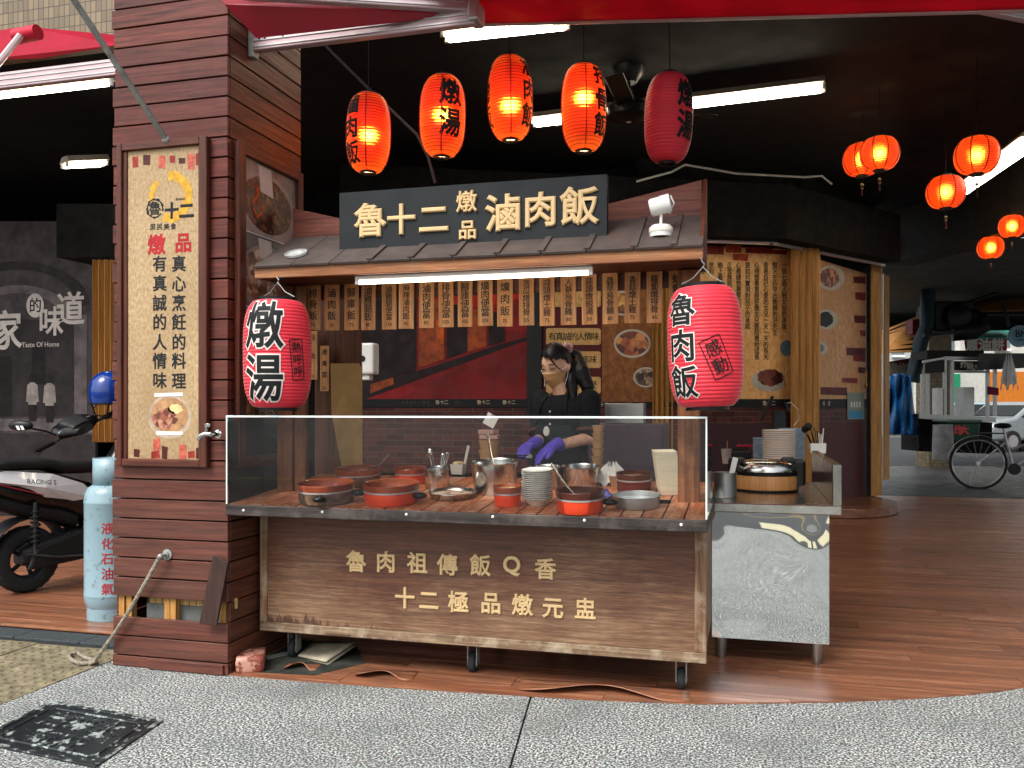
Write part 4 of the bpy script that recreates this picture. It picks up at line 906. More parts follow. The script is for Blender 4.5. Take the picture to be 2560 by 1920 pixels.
pdisc(W2, 1700, 752, 15, 17, .003).build('seal_print', plain('seal_blue', '#5f7d86', .5, var=.3, scale=20), st)
MB().wprism(panelpts(W2, [(1440, 862), (1772, 862), (1772, 880), (1440, 880)], .003), W2[2]*-.03).build('band', BLK, st)
ptext(W2, [('魯', 1652, 871, 10), ('十', 1662, 871, 10), ('二', 1671, 871, 10)], .006, .01).build('lettering', LGT, st)
MB().wprism(panelpts(W2, [(1440, 880), (1772, 880), (1772, 915), (1440, 915)], .003), W2[2]*-.03).build('brick_paper', BRICKP, st)
WAIN = plain('maroon_wainscot', '#3c2226', .55, var=.15)
MB().wprism(panelpts(W2, [(1440, 915), (1772, 915), (1772, 1120), (1440, 1100)], .02), W2[2]*-.03).build('wainscot', WAIN, st)
s3 = thing('dish_panel', 'printed panel with dish photographs and broken brick trim round the shop corner', 'wall panel', (A3.x, A3.y, 1))
MB().wprism(panelpts(W3, [(1768, 560), (1872, 592), (1872, 862), (1768, 862)], 0), W3[2]*-.03).build('printed_panel', parch('dish_tan', '#a0744c', '#c49668', '#dab48a', 2.2), s3)
for i, (x, y, a, b__) in enumerate(((1858, 605, 30, 16), (1860, 640, 26, 18), (1858, 690, 26, 18), (1866, 720, 16, 14), (1850, 760, 44, 18), (1858, 775, 30, 14), (1864, 800, 20, 14), (1836, 822, 34, 12), (1800, 845, 60, 18))):
    fprint(W3, [(x-a/2, y-b__/2), (min(x+a/2, 1870), y-b__/2+1), (min(x+a/2-1, 1870), y+b__/2), (x-a/2+1, y+b__/2-2)], .003+.0004*i, 'brick_print', plain('dish_brick%d' % (i % 2), ('#5a1216', '#7a2420')[i % 2], .5, var=.4, scale=20), s3)
for x, y, r, mt in ((1795, 600, 30, 'cutlet'), (1786, 690, 24, 'herb'), (1772, 752, 16, 'seal')):
    pdisc(W3, x, y, r, r*.9, .003).build('plate_print', plain('plate_print', '#b5b0a4'), s3)
    pdisc(W3, x-3, y, r*.7, r*.68, .004, .1).build('food_print', foodmat('food_cutlet', '', '', '') if mt == 'cutlet' else plain('food_'+mt, {'herb': '#17201c', 'seal': '#5f7d86'}[mt], .5, var=.4, scale=20), s3)
MB().wprism(panelpts(W3, [(1768, 862), (1872, 862), (1872, 882), (1768, 882)], .003), W3[2]*-.03).build('band', BLK, s3)
ptext(W3, [('料', 1780, 872, 10), ('理', 1791, 872, 10), ('魯', 1850, 872, 9)], .006, .01).build('lettering', LGT, s3)
MB().wprism(panelpts(W3, [(1768, 882), (1872, 882), (1872, 912), (1768, 912)], .003), W3[2]*-.03).build('brick_paper', BRICKP, s3)
MB().wprism(panelpts(W3, [(1768, 912), (1872, 912), (1872, 1085), (1768, 1095)], .003), W3[2]*-.03).build('wainscot', plain('red_wainscot', '#4a1a1c', .5, var=.15), s3)
# notice card on the dish panel
nc = thing('notice_card', 'small blue and white notice card on the dish panel', 'notice', GP(1848*K, 876*K, W3))
MB().wprism(panelpts(W3, [(1831, 848), (1867, 848), (1867, 906), (1831, 906)], .015), W3[2]*-.006).build('card', plain('card_green', '#7f8f86', .5), nc)
fprint(W3, [(1833, 888), (1863, 888), (1863, 904), (1833, 904)], .0165, 'blue_print', plain('card_blue', '#3a86b0', .5), nc)
for i in range(4): fprint(W3, [(1838+i*6, 868), (1841+i*6, 868), (1841+i*6, 880), (1838+i*6, 880)], .0168, 'white_print', WHITEP, nc)
# black soffit box over the wall panels, with a pale track
sof = thing('soffit_box', 'black boxed soffit with a pale folding-door track over the wall panels', 'soffit', (A2.x, A2.y, 3.2))
S0 = GD(850, HOR, 8.7); S1 = GD(1700*K, HOR, 9.5); S2 = GD(1945*K, HOR, 11.0)
zb_, zt_ = GD(1700*K, 515*K, 9.5).z, GD(1700*K, 398*K, 9.5).z
for p, q_ in ((S0, S1), (S1, S2)):
    dv = (q_-p).normalized(); nn_ = Vector((-dv.y, dv.x, 0))
    MB().wprism([(p.x, p.y, zb_), (q_.x, q_.y, zb_), (q_.x, q_.y, zt_), (p.x, p.y, zt_)], nn_*.6).build('box', BLACKC, sof)
    MB().wprism([Vector((p.x, p.y, zb_-.035))+nn_*.2, Vector((q_.x, q_.y, zb_-.035))+nn_*.2, Vector((q_.x, q_.y, zb_-.002))+nn_*.2, Vector((p.x, p.y, zb_-.002))+nn_*.2], nn_*.03).build('track', ALU, sof)
lc = MB().tube([GD(1375*K, 392*K, 8.9), GD(1450*K, 372*K, 8.9), GD(1480*K, 356*K, 8.9), GD(1590*K, 375*K, 9.2), GD(1740*K, 383*K, 9.4), GD(1775*K, 380*K, 9.4), GD(1797*K, 398*K, 9.45)], .012, 5).build('loose_wire', plain('pale_wire', '#a8a8a4', .5)); tag(lc, 'thin pale wire trailing along the top of the soffit', 'wire')
# curved step at the shop corner
stp = MB(); C0 = GD(1760*K, HOR, 10.6); pts = []
for i in range(13):
    a = math.radians(-100+i*12); pts.append((GD(1800*K, HOR, 10.6).x+1.0*math.cos(a)*.75, GD(1800*K, HOR, 10.6).y+1.0*math.sin(a)+.2, .0075))
pts += [(C0.x-1.6, C0.y+1.2, .0075), (C0.x-1.6, C0.y-.9, .0075)]
st_ = stp.wprism(pts, (0, 0, .11)).build('curved_step', VINYL, bevel=.01); tag(st_, 'low rounded wood-finish step at the shop corner', 'step')
# left-hand old street mural
W4 = vplane((-9, 8.2), (-5, 8.2))
lm = thing('old_street_mural', 'grey printed mural of an arched old street with white calligraphy behind the scooter', 'mural', GP(100*K, 950*K, W4))
GR = [plain('mural_grey%d' % i, c, .6, var=.35, scale=5) for i, c in enumerate(('#322d2e', '#4a4445', '#1e1a1b', '#6a6364', '#9a948e'))]
MB().wprism(panelpts(W4, [(-260, 478), (206, 478), (206, 1130), (-260, 1130)], 0), (0, .04, 0)).build('printed_panel', GR[1], lm)
def arch(cx, cy, ro, ri, eps, mt, ybot):
    o = [(cx+ro*math.cos(math.radians(a)), cy-ro*.62*math.sin(math.radians(a))) for a in range(0, 181, 12)]; i_ = [(cx+ri*math.cos(math.radians(a)), cy-ri*.62*math.sin(math.radians(a))) for a in range(180, -1, -12)]
    vs = panelpts(W4, o+i_[::-1], eps); n_ = len(o)
    MB().add(vs, [(k, k+1, n_+k+1, n_+k) for k in range(n_-1)]).build('arch_print', mt, lm)
arch(40, 660, 155, 125, .002, GR[0], 0); arch(40, 690, 120, 92, .003, GR[3], 0)
for pts, c in (([(-80, 700), (-60, 690), (150, 690), (160, 700), (160, 900), (-80, 900)], 0), ([(68, 745), (98, 745), (98, 830), (68, 830)], 2), ([(0, 770), (26, 770), (26, 900), (0, 900)], 2), ([(160, 680), (188, 680), (188, 910), (160, 910)], 3), ([(122, 755), (148, 755), (148, 880), (122, 880)], 2), ([(-260, 905), (206, 905), (206, 935), (-260, 925)], 3), ([(-260, 930), (206, 940), (206, 1130), (-260, 1130)], 0)):
    fprint(W4, pts, .004+random.uniform(0, .002), 'street_print', GR[c], lm)
for x, y, s in ((70, 860, 1), (107, 862, 1.02)):
    fprint(W4, [(x-11*s, y-28*s), (x-4, y-34*s), (x+4, y-34*s), (x+11*s, y-28*s), (x+14*s, y+8*s), (x+9*s, y+8*s), (x+9*s, y+14*s), (x-9*s, y+14*s), (x-9*s, y+8*s), (x-14*s, y+8*s)], .008, 'figure_print', GR[4], lm)
    fprint(W4, [(x-9*s, y+14*s), (x+9*s, y+14*s), (x+8*s, y+50*s), (x-7*s, y+50*s)], .0082, 'figure_print', GR[2], lm)
    pdisc(W4, x, y-43*s, 7, 9, .0083).build('figure_print', GR[2], lm)
WHC = plain('calligraphy', '#cfcac2', .6)
ptext(W4, [('家', 12, 715, 78), ('味', 110, 695, 58), ('道', 152, 668, 66)], .010, .02).build('lettering', WHC, lm)
pdisc(W4, 76, 660, 19, 26, .0095).build('seal_print', WHC, lm); ptext(W4, [('的', 76, 660, 30)], .0115, .01).build('lettering', GR[2], lm)
ptext(W4, [('Taste Of Home', 87, 744, 11)], .010, .008).build('lettering', WHC, lm)
bx = MB().wprism(panelpts(W4, [(122, 440), (300, 440), (300, 556), (122, 556)], .9), (0, .8, 0)).build('soffit_box', BLACKC); tag(bx, 'black boxed soffit over the left folding door', 'soffit')
# ------------------------------------------------------------------ awnings, rails, strut
REDC = cloth('awning_red', '#c4163a', .5)
RAIL = plain('awning_rail', '#b8a3a6', .4, .55, var=.1, scale=4)
def rail(t, p, q, h=.075, d=.045, name='rail'):
    p = Vector(p); q = Vector(q); dv = (q-p).normalized(); n_ = Vector((dv.y, -dv.x, 0)).normalized(); up = n_.cross(dv)*-1
    if up.z < 0: up = -up
    o = MB().wprism([p, q, q+up*h, p+up*h], n_*-d).build(name, RAIL, t, bevel=.004)
    for f in (.16, .5, .8): 
        a_ = p+up*h*f+n_*.001; MB().wprism([a_, a_+(q-p), a_+(q-p)+up*.007, a_+up*.007], n_*.004).build('groove_bead', ALU, t)
    return o
aw = thing('shop_awning', 'red retractable awning over the canopy with pale aluminium rails', 'awning', (-1, 3.8, 3.05))
B0 = GY(690, 128, 3.74); B1 = GY(1188, 48, 3.74); bz_ = (B0.z+B1.z)/2
rail(aw, (PX1+.01, 3.74, bz_), (B1.x, 3.74, bz_), .085)
A0_ = GD(600, -10, 3.82); A1_ = GD(1186, 26, 3.93)
rail(aw, A0_, A1_, .07)
MB().wprism([GD(1166, 48, 3.9), GD(1194, 44, 3.9), GD(1194, -6, 3.9), GD(1170, -4, 3.9)], (0, .12, 0)).build('corner_cap', ALU, aw, bevel=.008)
MB().wprism([GD(640, 95, 4.02), GD(1170, 35, 3.97), GD(1170, -10, 3.99), GD(530, -40, 3.9), GD(560, 10, 3.9)], (0, .003, .0)).build('fabric', REDC, aw)
MB().bb(PX1+.002, PX1+.03, 3.735, 3.79, bz_-.03, bz_+.13).build('bracket', GALV, aw, bevel=.003)
for x in (.18, .27, .55): p = Vector((PX1, 3.738, bz_+.05)).lerp(Vector((B1.x, 3.738, bz_+.05)), x*.3); MB().lathe([(.0001, .003), (.006, .003), (.006, 0)], p, 8, Matrix.Rotation(math.pi/2, 4, 'X')).build('rivet', BLKPL, aw)
e0 = GY(1170, 60, 4.18); e1 = GY(2600, 22, 4.18)
def fab(u, v_):
    sag = .03*math.sin(u*34+9*v_)*v_**.7+.016*math.sin(u*61+1+14*v_)*v_**.7
    return Vector((e0.x+(e1.x-e0.x)*u, 4.18-1.0*v_, e0.z+(e1.z-e0.z)*u-.1*v_+sag))
ma = thing('main_awning', 'wide red awning fabric stretched across the top right', 'awning', (0, 4.2, 3.2))
MB().grid(fab, 140, 24).build('fabric', REDC, ma, solid=.002)
MB().cyl((e0.x, 4.2, e0.z+.03), (e1.x, 4.2, e1.z+.03), .035, n=12).build('roller', RAIL, ma)
rr = thing('side_awning_rail', 'pale aluminium awning rail crossing the top right corner', 'awning rail', GD(2400, 10, 4.4))
rail(rr, GD(2330, 0, 4.0), GD(2640, 62, 4.3), .05)
la = thing('side_awning', 'red awning with pale rail and lamp tubes left of the pillar', 'awning', (-4, 4.5, 3.1))
L0 = GY(-40, 222, 4.45); L1 = GY(300, 172, 4.45); lz_ = (L0.z+L1.z)/2-.02
rail(la, (L0.x-.3, 4.45, lz_), (-2.9, 4.45, lz_), .10)
MB().wprism([GY(-60, 150, 5.0), GY(100, 146, 5.0), GY(300, 112, 4.95), GY(300, 88, 5.3), GY(60, 66, 5.3), GY(-60, 85, 5.3)], (0, .003, 0)).build('fabric', REDC, la)
MB().cyl(GY(40, 92, 4.75), GY(95, 80, 4.75), .05, n=14).build('roller_end', plain('red_cap', '#b01530', .4), la)
MB().tube([GY(52, 88, 4.7), GY(-30, 190, 4.6)], .022, 8).build('arm', RAIL, la)
MB().bb(-3.62, -3.56, 4.442, 4.449, lz_+.02, lz_+.09).build('yellow_tape', plain('yellow_tape', '#b8862a', .5), la)
stt = thing('strut_pipe', 'slanting grey steel pipe running from the banner frame up to the awning', 'pipe', (-2.6, 3.5, 2.5))
s0 = GY(416, 350, 3.545); s1 = GD(165, -30, 3.6)
MB().tube([s0, s0.lerp(s1, .5), s1], .014, 10).build('pipe', GALV, stt); MB().ball(s0, .02, 10, 7).build('foot', GALV, stt)
# tiled beam of the building at the top left
def tilemat():
    m, nt, b = newmat('facade_tile'); tc = nd(nt, 'TexCoord').outputs['Object']; sp = nd(nt, 'SeparateXYZ', {0: tc})
    cb_ = nd(nt, 'CombineXYZ', {0: sp.outputs[0], 1: sp.outputs[2]}).outputs[0]
    br = nd(nt, 'TexBrick', {'Vector': cb_, 'Color1': lin('#7c6a4a'), 'Color2': lin('#5f5036'), 'Mortar': lin('#2a241c'), 'Scale': 9, 'Mortar Size': .03, 'Brick Width': .42, 'Row Height': .75}, offset=0).outputs[0]
    nt.links.new(br, b.inputs['Base Color']); b.inputs['Roughness'].default_value = .45; return m
TILEM = tilemat()
tbm = MB().bb(-9, -3.2, 5.35, 5.6, 3.98, 6).build('tiled_beam', TILEM); tag(tbm, 'beige tiled facade beam above the left awning', 'beam')
# ------------------------------------------------------------------ fluorescent fittings
TUBE = emitter('lit_tube', '#fff2d8', 14)
def fitting(label, p, q, two=True, drop=.0, w_=.1):
    p = Vector(p); q = Vector(q); dv = (q-p).normalized(); n_ = Vector((-dv.y, dv.x, 0)).normalized(); t = thing('tube_fitting', label, 'light', p, 'lit tube fittings')
    MB().wprism([p-n_*w_, p+n_*w_, p+n_*w_*.5+UZ*.06, p-n_*w_*.5+UZ*.06], q-p).build('housing', plain('fitting_white', '#b8ad9c', .5), t, bevel=.004)
    for s_ in ((-1, 1) if two else (0,)):
        o_ = n_*(w_*.5*s_)-UZ*.03
        MB().cyl(p+o_+dv*.03, q+o_-dv*.03, .015, n=10).build('tube', TUBE, t)
        for e_ in (p+dv*.01, q-dv*.01): MB().cyl(e_+o_+UZ*.035, e_+o_-UZ*.014, .016, n=8).build('lamp_holder', WHITEP, t)
    return t
zc = CEIL-.14
f0 = GZ(1330, 302, zc); f1 = GZ(2062, 212, zc); fm = f0.lerp(f1, .5)
fitting('lit twin tube fitting on the ceiling behind the unlit lantern, left half', f0, fm-(f1-f0)*.01); fitting('lit twin tube fitting on the ceiling behind the unlit lantern, right half', fm+(f1-f0)*.01, f1)
h0 = GZ(1108, 84, zc); h1 = GZ(1420, 50, zc); fitting('lit twin tube fitting near the awning edge, top centre', h0, h1)
fitting('lit twin tube fitting receding at the right edge', GD(2075*K, 412*K, 9.6), GD(2240*K, 292*K, 6.6), w_=.12)
g0 = GY(-60, 238, 5.0); g1 = GY(250, 190, 5.0); fitting('lit tube fitting below the left awning rail', (g0.x, 5.0, g0.z), (g1.x+.1, 5.0, g0.z), False, w_=.05)
fitting('short lit twin tube fitting deep in the left bay', GD(138*K, 352*K, 8.0), GD(228*K, 348*K, 8.3))
# ceiling fan
fc = GD(1358*K, 236*K, 7.0); fan = thing('ceiling_fan', 'black ceiling fan half hidden by the unlit lantern', 'fan', (fc.x, fc.y, fc.z))
MB().lathe([(.0001, -.1), (.08, -.1), (.17, -.06), (.18, .0), (.12, .06), (.05, .1), (.03, .16), (.0001, .16)], fc, 24).build('motor', BLKPL, fan)
MB().cyl(fc+UZ*.1, (fc.x, fc.y, CEIL), .018, n=8).build('rod', BLKPL, fan)
MB().lathe([(.0001, -.12), (.06, -.12), (.12, -.05), (.13, 0), (.0001, 0)], (fc.x, fc.y, CEIL-.002), 20).build('canopy_cup', BLKPL, fan)
MB().lathe([(.0001, 0), (.02, 0), (.02, .006)], fc-UZ*.107, 10).build('cap', WHITEP, fan)
for i in range(3):
    M = Matrix.Translation(fc) @ Matrix.Rotation(2.1*i+.5, 4, 'Z') @ Matrix.Rotation(.2, 4, 'X'); MB().bb(.16, .75, -.07, .07, -.006, .006, M).build('blade', BLKPL, fan, bevel=.004)
wr = MB().tube([GD(705*K, 100*K, 5.6), GD(800*K, 195*K, 5.6), GD(900*K, 290*K, 5.6), GD(925*K, 340*K, 5.6), GD(940*K, 395*K, 5.6)], .009, 6).build('conduit_wire', plain('grey_wire', '#4a4a4c', .6)); tag(wr, 'grey wires slanting down behind the long lanterns', 'wire')
# ------------------------------------------------------------------ things on the counter
ORANGE = plain('orange_enamel', '#d8401c', .3, var=.15, scale=12, coat=.3); TERRA = plain('terracotta_inner', '#8c3f24', .3, var=.2, scale=10, coat=.4); SOOT = plain('burnt_skirt', '#68503e', .5, var=.5, scale=25)
DARKSOUP = plain('dark_broth', '#2a0f06', .08, var=.2, coat=.5); BRAISE = foodmat('braise', '#2c1208', '#6e3a1c', '#b07a48', 45)
def at_rim(px, py, h): return GC(px, py, h)-CN*(h-.0015)
def on_c(px, py): return GC(px, py, .0015)
def TV(x, y, z): return TILT.to_3x3() @ Vector((x, y, z))
def pot(label, px, py, rpx, h=.085, outer=ORANGE, inner=TERRA, fill=None, flevel=.6, band=True, handles=(), name='cooking_pot', mat_in=None, rim=True, group='orange pots on the counter'):
    c = at_rim(px, py, h); R = rpx*dep(c)/FPX; t = thing(name, label, 'pot', c, group)
    MB().lathe([(.0001, 0), (R*.9, 0), (R*.94, .006), (R*.96, h*.62)], c, 36, TILT).build('body', outer, t)
    if band: MB().lathe([(R*.955, h*.6), (R*.985, h*.61), (R*.985, h*.68), (R*.955, h*.69)], c, 36, TILT).build('steel_band', ALU, t)
    MB().lathe([(R*.96, h*.69), (R*.985, h*.9), (R*1.0, h), (R*.985, h*1.02), (R*.95, h*.98), (R*.92, h*.3), (R*.85, h*.12), (.0001, h*.1)], c, 36, TILT).build('inner_bowl', inner, t)
    if fill is not None: MB().lathe([(R*.93, h*flevel), (R*.5, h*(flevel+.02)), (.0001, h*(flevel+.03))], c, 30, TILT).build('contents', fill, t)
    for a in handles:
        a = math.radians(a); d = Vector((math.cos(a), math.sin(a), 0)); s_ = Vector((-d.y, d.x, 0)); d = TILT.to_3x3() @ d; b0 = c+d*R*.93+CN*h*.45
        M = Matrix.Translation(b0+d*.03) @ Matrix.Rotation(a, 4, 'Z'); o_ = MB().ball((0, 0, 0), .028, 12, 8, 1.25, 1.1, .55).build('handle', BLKPL, t); o_.data.transform(M)
    return t, c, R
pot('wide orange pot with a burnt dull skirt at the counter left', 815, 1207, 71, .09, SOOT, handles=(-75, 10), fill=DARKSOUP, flevel=.35)
t, c, R = pot('orange pot behind with a ladle handle sticking out', 894, 1171, 58, .085, SOOT, fill=DARKSOUP, flevel=.5)
ld = thing('ladle', 'steel ladle resting in the pot at the back left', 'ladle', c+UZ*.05); MB().tube([c+Vector((0, 0, .05)), c+Vector((R*.9, .02, .1)), c+Vector((R*1.35, .03, .16))], .005, 6).build('shaft', STEELD, ld); MB().lathe([(.0001, 0), (.03, .01), (.035, .025)], c+UZ*.035, 14).build('bowl', STEELD, ld)
pot('bright orange pot in front with empty brown inside', 978, 1208, 71, .09, ORANGE, fill=DARKSOUP, flevel=.3, handles=(170, -10))
def spoon(label, c, R, a, ln=.2, mt=STEEL):
    d = TV(math.cos(a), math.sin(a), 0); q = thing('ladle', label, 'ladle', c+CN*.04)
    MB().tube([c+CN*.035-d*R*.2, c+CN*.09+d*R*.85, c+CN*(.09+ln*.45)+d*(R*.85+ln*.6)], [.004, .0045, .006], 7).build('shaft', mt, q); MB().ball(c+CN*.035-d*R*.25, .03, 12, 7, 1, 1, .5).build('bowl', mt, q)
pot('small orange pot half hidden behind the steel utensil can', 1026, 1170, 40, .08, ORANGE, fill=DARKSOUP, flevel=.5)
t, c, R = pot('orange pot with pale food behind the plate stack', 1268, 1216, 35, .085, ORANGE, fill=foodmat('tofu', '#8a5a20', '#cfae62', '#e6d49a', 40), flevel=.85)
t, c, R = pot('orange pot full of dark broth right of the plate stack', 1449, 1226, 61, .09, ORANGE, plain('dark_inner', '#4a2012', .25, var=.2, coat=.4), fill=DARKSOUP, flevel=.7, handles=(5,))
spoon('steel ladle lying in the dark broth pot', c, R, 2.4)
pot('dark red pot with braised meat at the back right', 1585, 1183, 45, .085, plain('dark_red', '#5c1c18', .35), plain('dark_inner', '#4a2012'), fill=BRAISE, flevel=.8)
def steelpot(label, px, py, rpx, h, rim=.006, fill=None, lid=None, mat=STEEL, name='steel_pot', taper=.9, cat='pot'):
    c = at_rim(px, py, h); R = rpx*dep(c)/FPX; t = thing(name, label, cat, c)
    MB().lathe([(.0001, 0), (R*taper*.95, 0), (R*taper, .006), (R, h*.96), (R+rim, h), (R+rim*.6, h+.002), (R*.985, h*.96), (R*taper*.96, .012), (.0001, .01)], c, 40, TILT).build('body', mat, t)
    if fill is not None: MB().lathe([(R*.95, h*.6), (.0001, h*.62)], c, 30, TILT).build('contents', fill, t)
    return t, c, R
t, c, R = steelpot('large deep steel pot at the centre of the counter', 1236, 1155, 58, .15, fill=DARKSOUP)
spoon('long steel ladle in the large deep pot', c+CN*.07, R, 2.0, .22)
steelpot('steel pot with a glass lid behind the plate stack', 1362, 1168, 40, .1)
steelpot('shallow steel pot right of centre at the back', 1451, 1166, 45, .1, fill=BRAISE)
t, c, R = steelpot('steel can holding tongs and spoons', 1092, 1171, 31, .1, name='utensil_can', taper=.99, cat='utensil can')
for i, (dx, dy, hh) in enumerate(((.02, 0, .17), (.035, .01, .175), (-.03, 0, .16))):
    tg = thing('tongs' if i < 2 else 'serving_spoon', ('steel tongs leaning right in the utensil can', 'second steel tongs beside them in the utensil can', 'steel spoon leaning left in the utensil can')[i], 'utensil', c+UZ*.02)
    MB().tube([c+Vector((dx*.2, dy, .012)), c+Vector((dx*1.3, dy, hh))], .004, 6).tube([c+Vector((dx*.2+.008, dy, .012)), c+Vector((dx*1.3+.012, dy, hh)), c+Vector((dx*1.3, dy, hh))], .004, 6).build('shaft', STEEL, tg)
    if i == 2: MB().ball(c+Vector((dx*1.35, dy, hh+.015)), .016, 10, 6, 1, .5, 1.4).build('bowl', STEEL, tg)
t, c, R = steelpot('flat steel pan with scraps of meat at the counter front', 1129, 1229, 58, .03, fill=foodmat('scraps', '#6a4a34', '#a8866a', '#b8b4ac', 55), name='steel_pan', cat='pan')
t, c, R = steelpot('dull aluminium pan with milky liquid at the counter right', 1592, 1238, 58, .05, fill=plain('milky', '#9aa3a6', .1, var=.05), mat=plain('dull_aluminium', '#a9a9a6', .4, .8, var=.15), name='aluminium_pan', taper=.97, cat='pan')
for a in (8, 172):
    d = Vector((math.cos(math.radians(a)), math.sin(math.radians(a)), 0)); MB().bb(-.02, .035, -.012, .012, -.008, .008, Matrix.Translation(c+d*(R+.01)+UZ*.022) @ Matrix.Rotation(math.radians(a), 4, 'Z')).build('handle', BLKPL, t, bevel=.004)
ORD = ['topmost', 'second', 'third', 'fourth', 'fifth', 'sixth', 'seventh', 'eighth', 'ninth', 'tenth', 'eleventh', 'twelfth', 'thirteenth', 'fourteenth', 'fifteenth', 'sixteenth', 'seventeenth', 'eighteenth', 'nineteenth', 'twentieth']
def nth(i, n_): j = n_-1-i; return ORD[j]+(' ' if j == 0 else ' from the top ')
# stack of plates: each plate its own thing
CER = plain('white_melamine', '#dedbd2', .22, var=.04, coat=.2)
ps = on_c(1344, 1262); k = dep(ps)/FPX; R = 39*k
PLM = MB().lathe([(.0001, .004), (R*.55, .004), (R*.6, .001), (R*.62, .001), (R*.92, .009), (R*1.0, .0125), (R*1.0, .0145), (R*.93, .0125), (R*.62, .0065), (.0001, .0065)], (0, 0, 0), 32).mesh('plate', CER)
bo = MB().lathe([(.0001, 0), (R*.5, 0), (R*.55, .004), (R*.8, .02), (R*.97, .03), (R*.93, .03), (R*.6, .012), (.0001, .01)], ps, 32, TILT).build('bowl', CER); tag(bo, 'white bowl at the very bottom of the plate stack', 'bowl')
for i in range(15):
    o = bpy.data.objects.new('plate', PLM); col.objects.link(o); o.location = ps+TV(random.uniform(-.0015, .0015), random.uniform(-.001, .001), .0215+i*.0088); o.rotation_euler = (TAU, 0, random.uniform(-.2, .2))
    tag(o, 'white plate, '+nth(i, 15)+'in the stack at the counter front', 'plate', 'stacked white plates')
# foam boxes
FOAM = plain('foam_cream', '#d5cdb4', .7, var=.05)
fb = on_c(1672, 1236)+TV(0, .02, 0); k = dep(fb)/FPX
FM = MB(); wx_, wy_ = .052, .05
FM.add([(-wx_*.85, -wy_*.85, 0), (wx_*.85, -wy_*.85, 0), (wx_*.85, wy_*.85, 0), (-wx_*.85, wy_*.85, 0), (-wx_, -wy_, .03), (wx_, -wy_, .03), (wx_, wy_, .03), (-wx_, wy_, .03), (-wx_*.96, -wy_*.96, .03), (wx_*.96, -wy_*.96, .03), (wx_*.96, wy_*.96, .03), (-wx_*.96, wy_*.96, .03), (-wx_*.8, -wy_*.8, .004), (wx_*.8, -wy_*.8, .004), (wx_*.8, wy_*.8, .004), (-wx_*.8, wy_*.8, .004)],
       [(3, 2, 1, 0), (0, 1, 5, 4), (1, 2, 6, 5), (2, 3, 7, 6), (3, 0, 4, 7), (4, 5, 9, 8), (5, 6, 10, 9), (6, 7, 11, 10), (7, 4, 8, 11), (8, 9, 13, 12), (9, 10, 14, 13), (10, 11, 15, 14), (11, 8, 12, 15), (12, 13, 14, 15)])
FMM = FM.mesh('foam_tray', FOAM)
for i in range(19):
    o = bpy.data.objects.new('foam_tray', FMM); col.objects.link(o); o.location = fb+TV(-.0012*i, 0, i*.0095); o.rotation_euler = (TAU, math.radians(-1), .25)
    tag(o, 'cream foam tray, '+nth(i, 19)+'in the stack by the right upright', 'food tray', 'nested foam trays')
# things behind: cartons, bowls, cup sleeves on a back shelf
KRAFT = plain('kraft_paper', '#a8835c', .7, var=.1); PINKB = plain('pink_carton', '#b08a7a', .7, var=.15)
def on_shelf(px, Y=4.38): p = GY(px, 1100, Y); return Vector((p.x, Y, CT+.003+math.tan(TAU)*(Y+.04-LY)))
b0 = on_shelf(1223); 
for i in range(4): o = MB().lathe([(.0001, 0), (.046, 0), (.055, .044), (.0565, .05), (.054, .05), (.05, .046), (.0001, .046)], b0+UZ*(.051*i), 26).build('paper_bowl', KRAFT); tag(o, 'kraft paper bowl, '+nth(i, 4)+'in the stack left of the cook', 'paper bowl', 'kraft bowls left of the cook')
b0 = b0+UZ*.102
for i in range(2): o = MB().box(b0+Vector((.003*(-1)**i, 0, .117+.026*i)), (.1-.012*i, .08, .024), .1*(-1)**i).build('carton', PINKB, bevel=.003); tag(o, ('lower', 'upper')[i]+' flat pale carton on top of the paper bowls', 'carton')
o = MB().box(b0+Vector((.008, 0, .205)), (.065, .002, .065), 0, Matrix.Rotation(.5, 4, 'Y')).build('paper_slip', PAPERW); tag(o, 'paper slip standing askew above the cartons', 'paper')
b0 = on_shelf(1492, 4.43)
for i in range(7): o = MB().lathe([(.0001, 0), (.023, 0), (.031, .034), (.034, .036), (.034, .039), (.03, .039), (.0001, .036)], b0+Vector((.0025*i*(1-i/11), 0, .04*i)), 22).build('paper_cup', KRAFT); tag(o, 'paper cup, '+nth(i, 7)+'in the column right of the cook', 'paper cup', 'paper cups right of the cook')
def bagmesh(c, r, seed):
    rnd = random.Random(seed); mb = MB()
    def fn(u, v_):
        a = 2*math.pi*u; rr_ = r*(1.0-.75*v_**1.3)*(1+.18*math.sin(5*a+seed)+.1*math.sin(9*a)); return Vector(c)+Vector((rr_*1.2*math.cos(a), rr_*math.sin(a), .1*v_+.015*math.sin(7*a+3*v_)))
    return mb.grid(fn, 30, 9, True, True)
p = GC(1530, 1196, .03)-CN*.03; o = bagmesh((p.x, p.y, p.z+.003), .065, 2).build('plastic_bag', plain('white_bag', '#c9c5bd', .35, var=.1)); tag(o, 'crumpled white plastic bag at the back right of the counter', 'bag')
c = on_c(1545, 1215); o = MB().lathe([(.0001, 0), (.035, 0), (.045, .05), (.047, .053), (.042, .05), (.0001, .045)], c, 22, TILT).build('paper_bowl', KRAFT); tag(o, 'kraft paper bowl half hidden behind the broth pot', 'paper bowl')
c = on_c(1146, 1186); c.z += .002; t = thing('noodle_carton', 'white carton of noodles with a wooden paddle beside the steel can', 'carton', c)
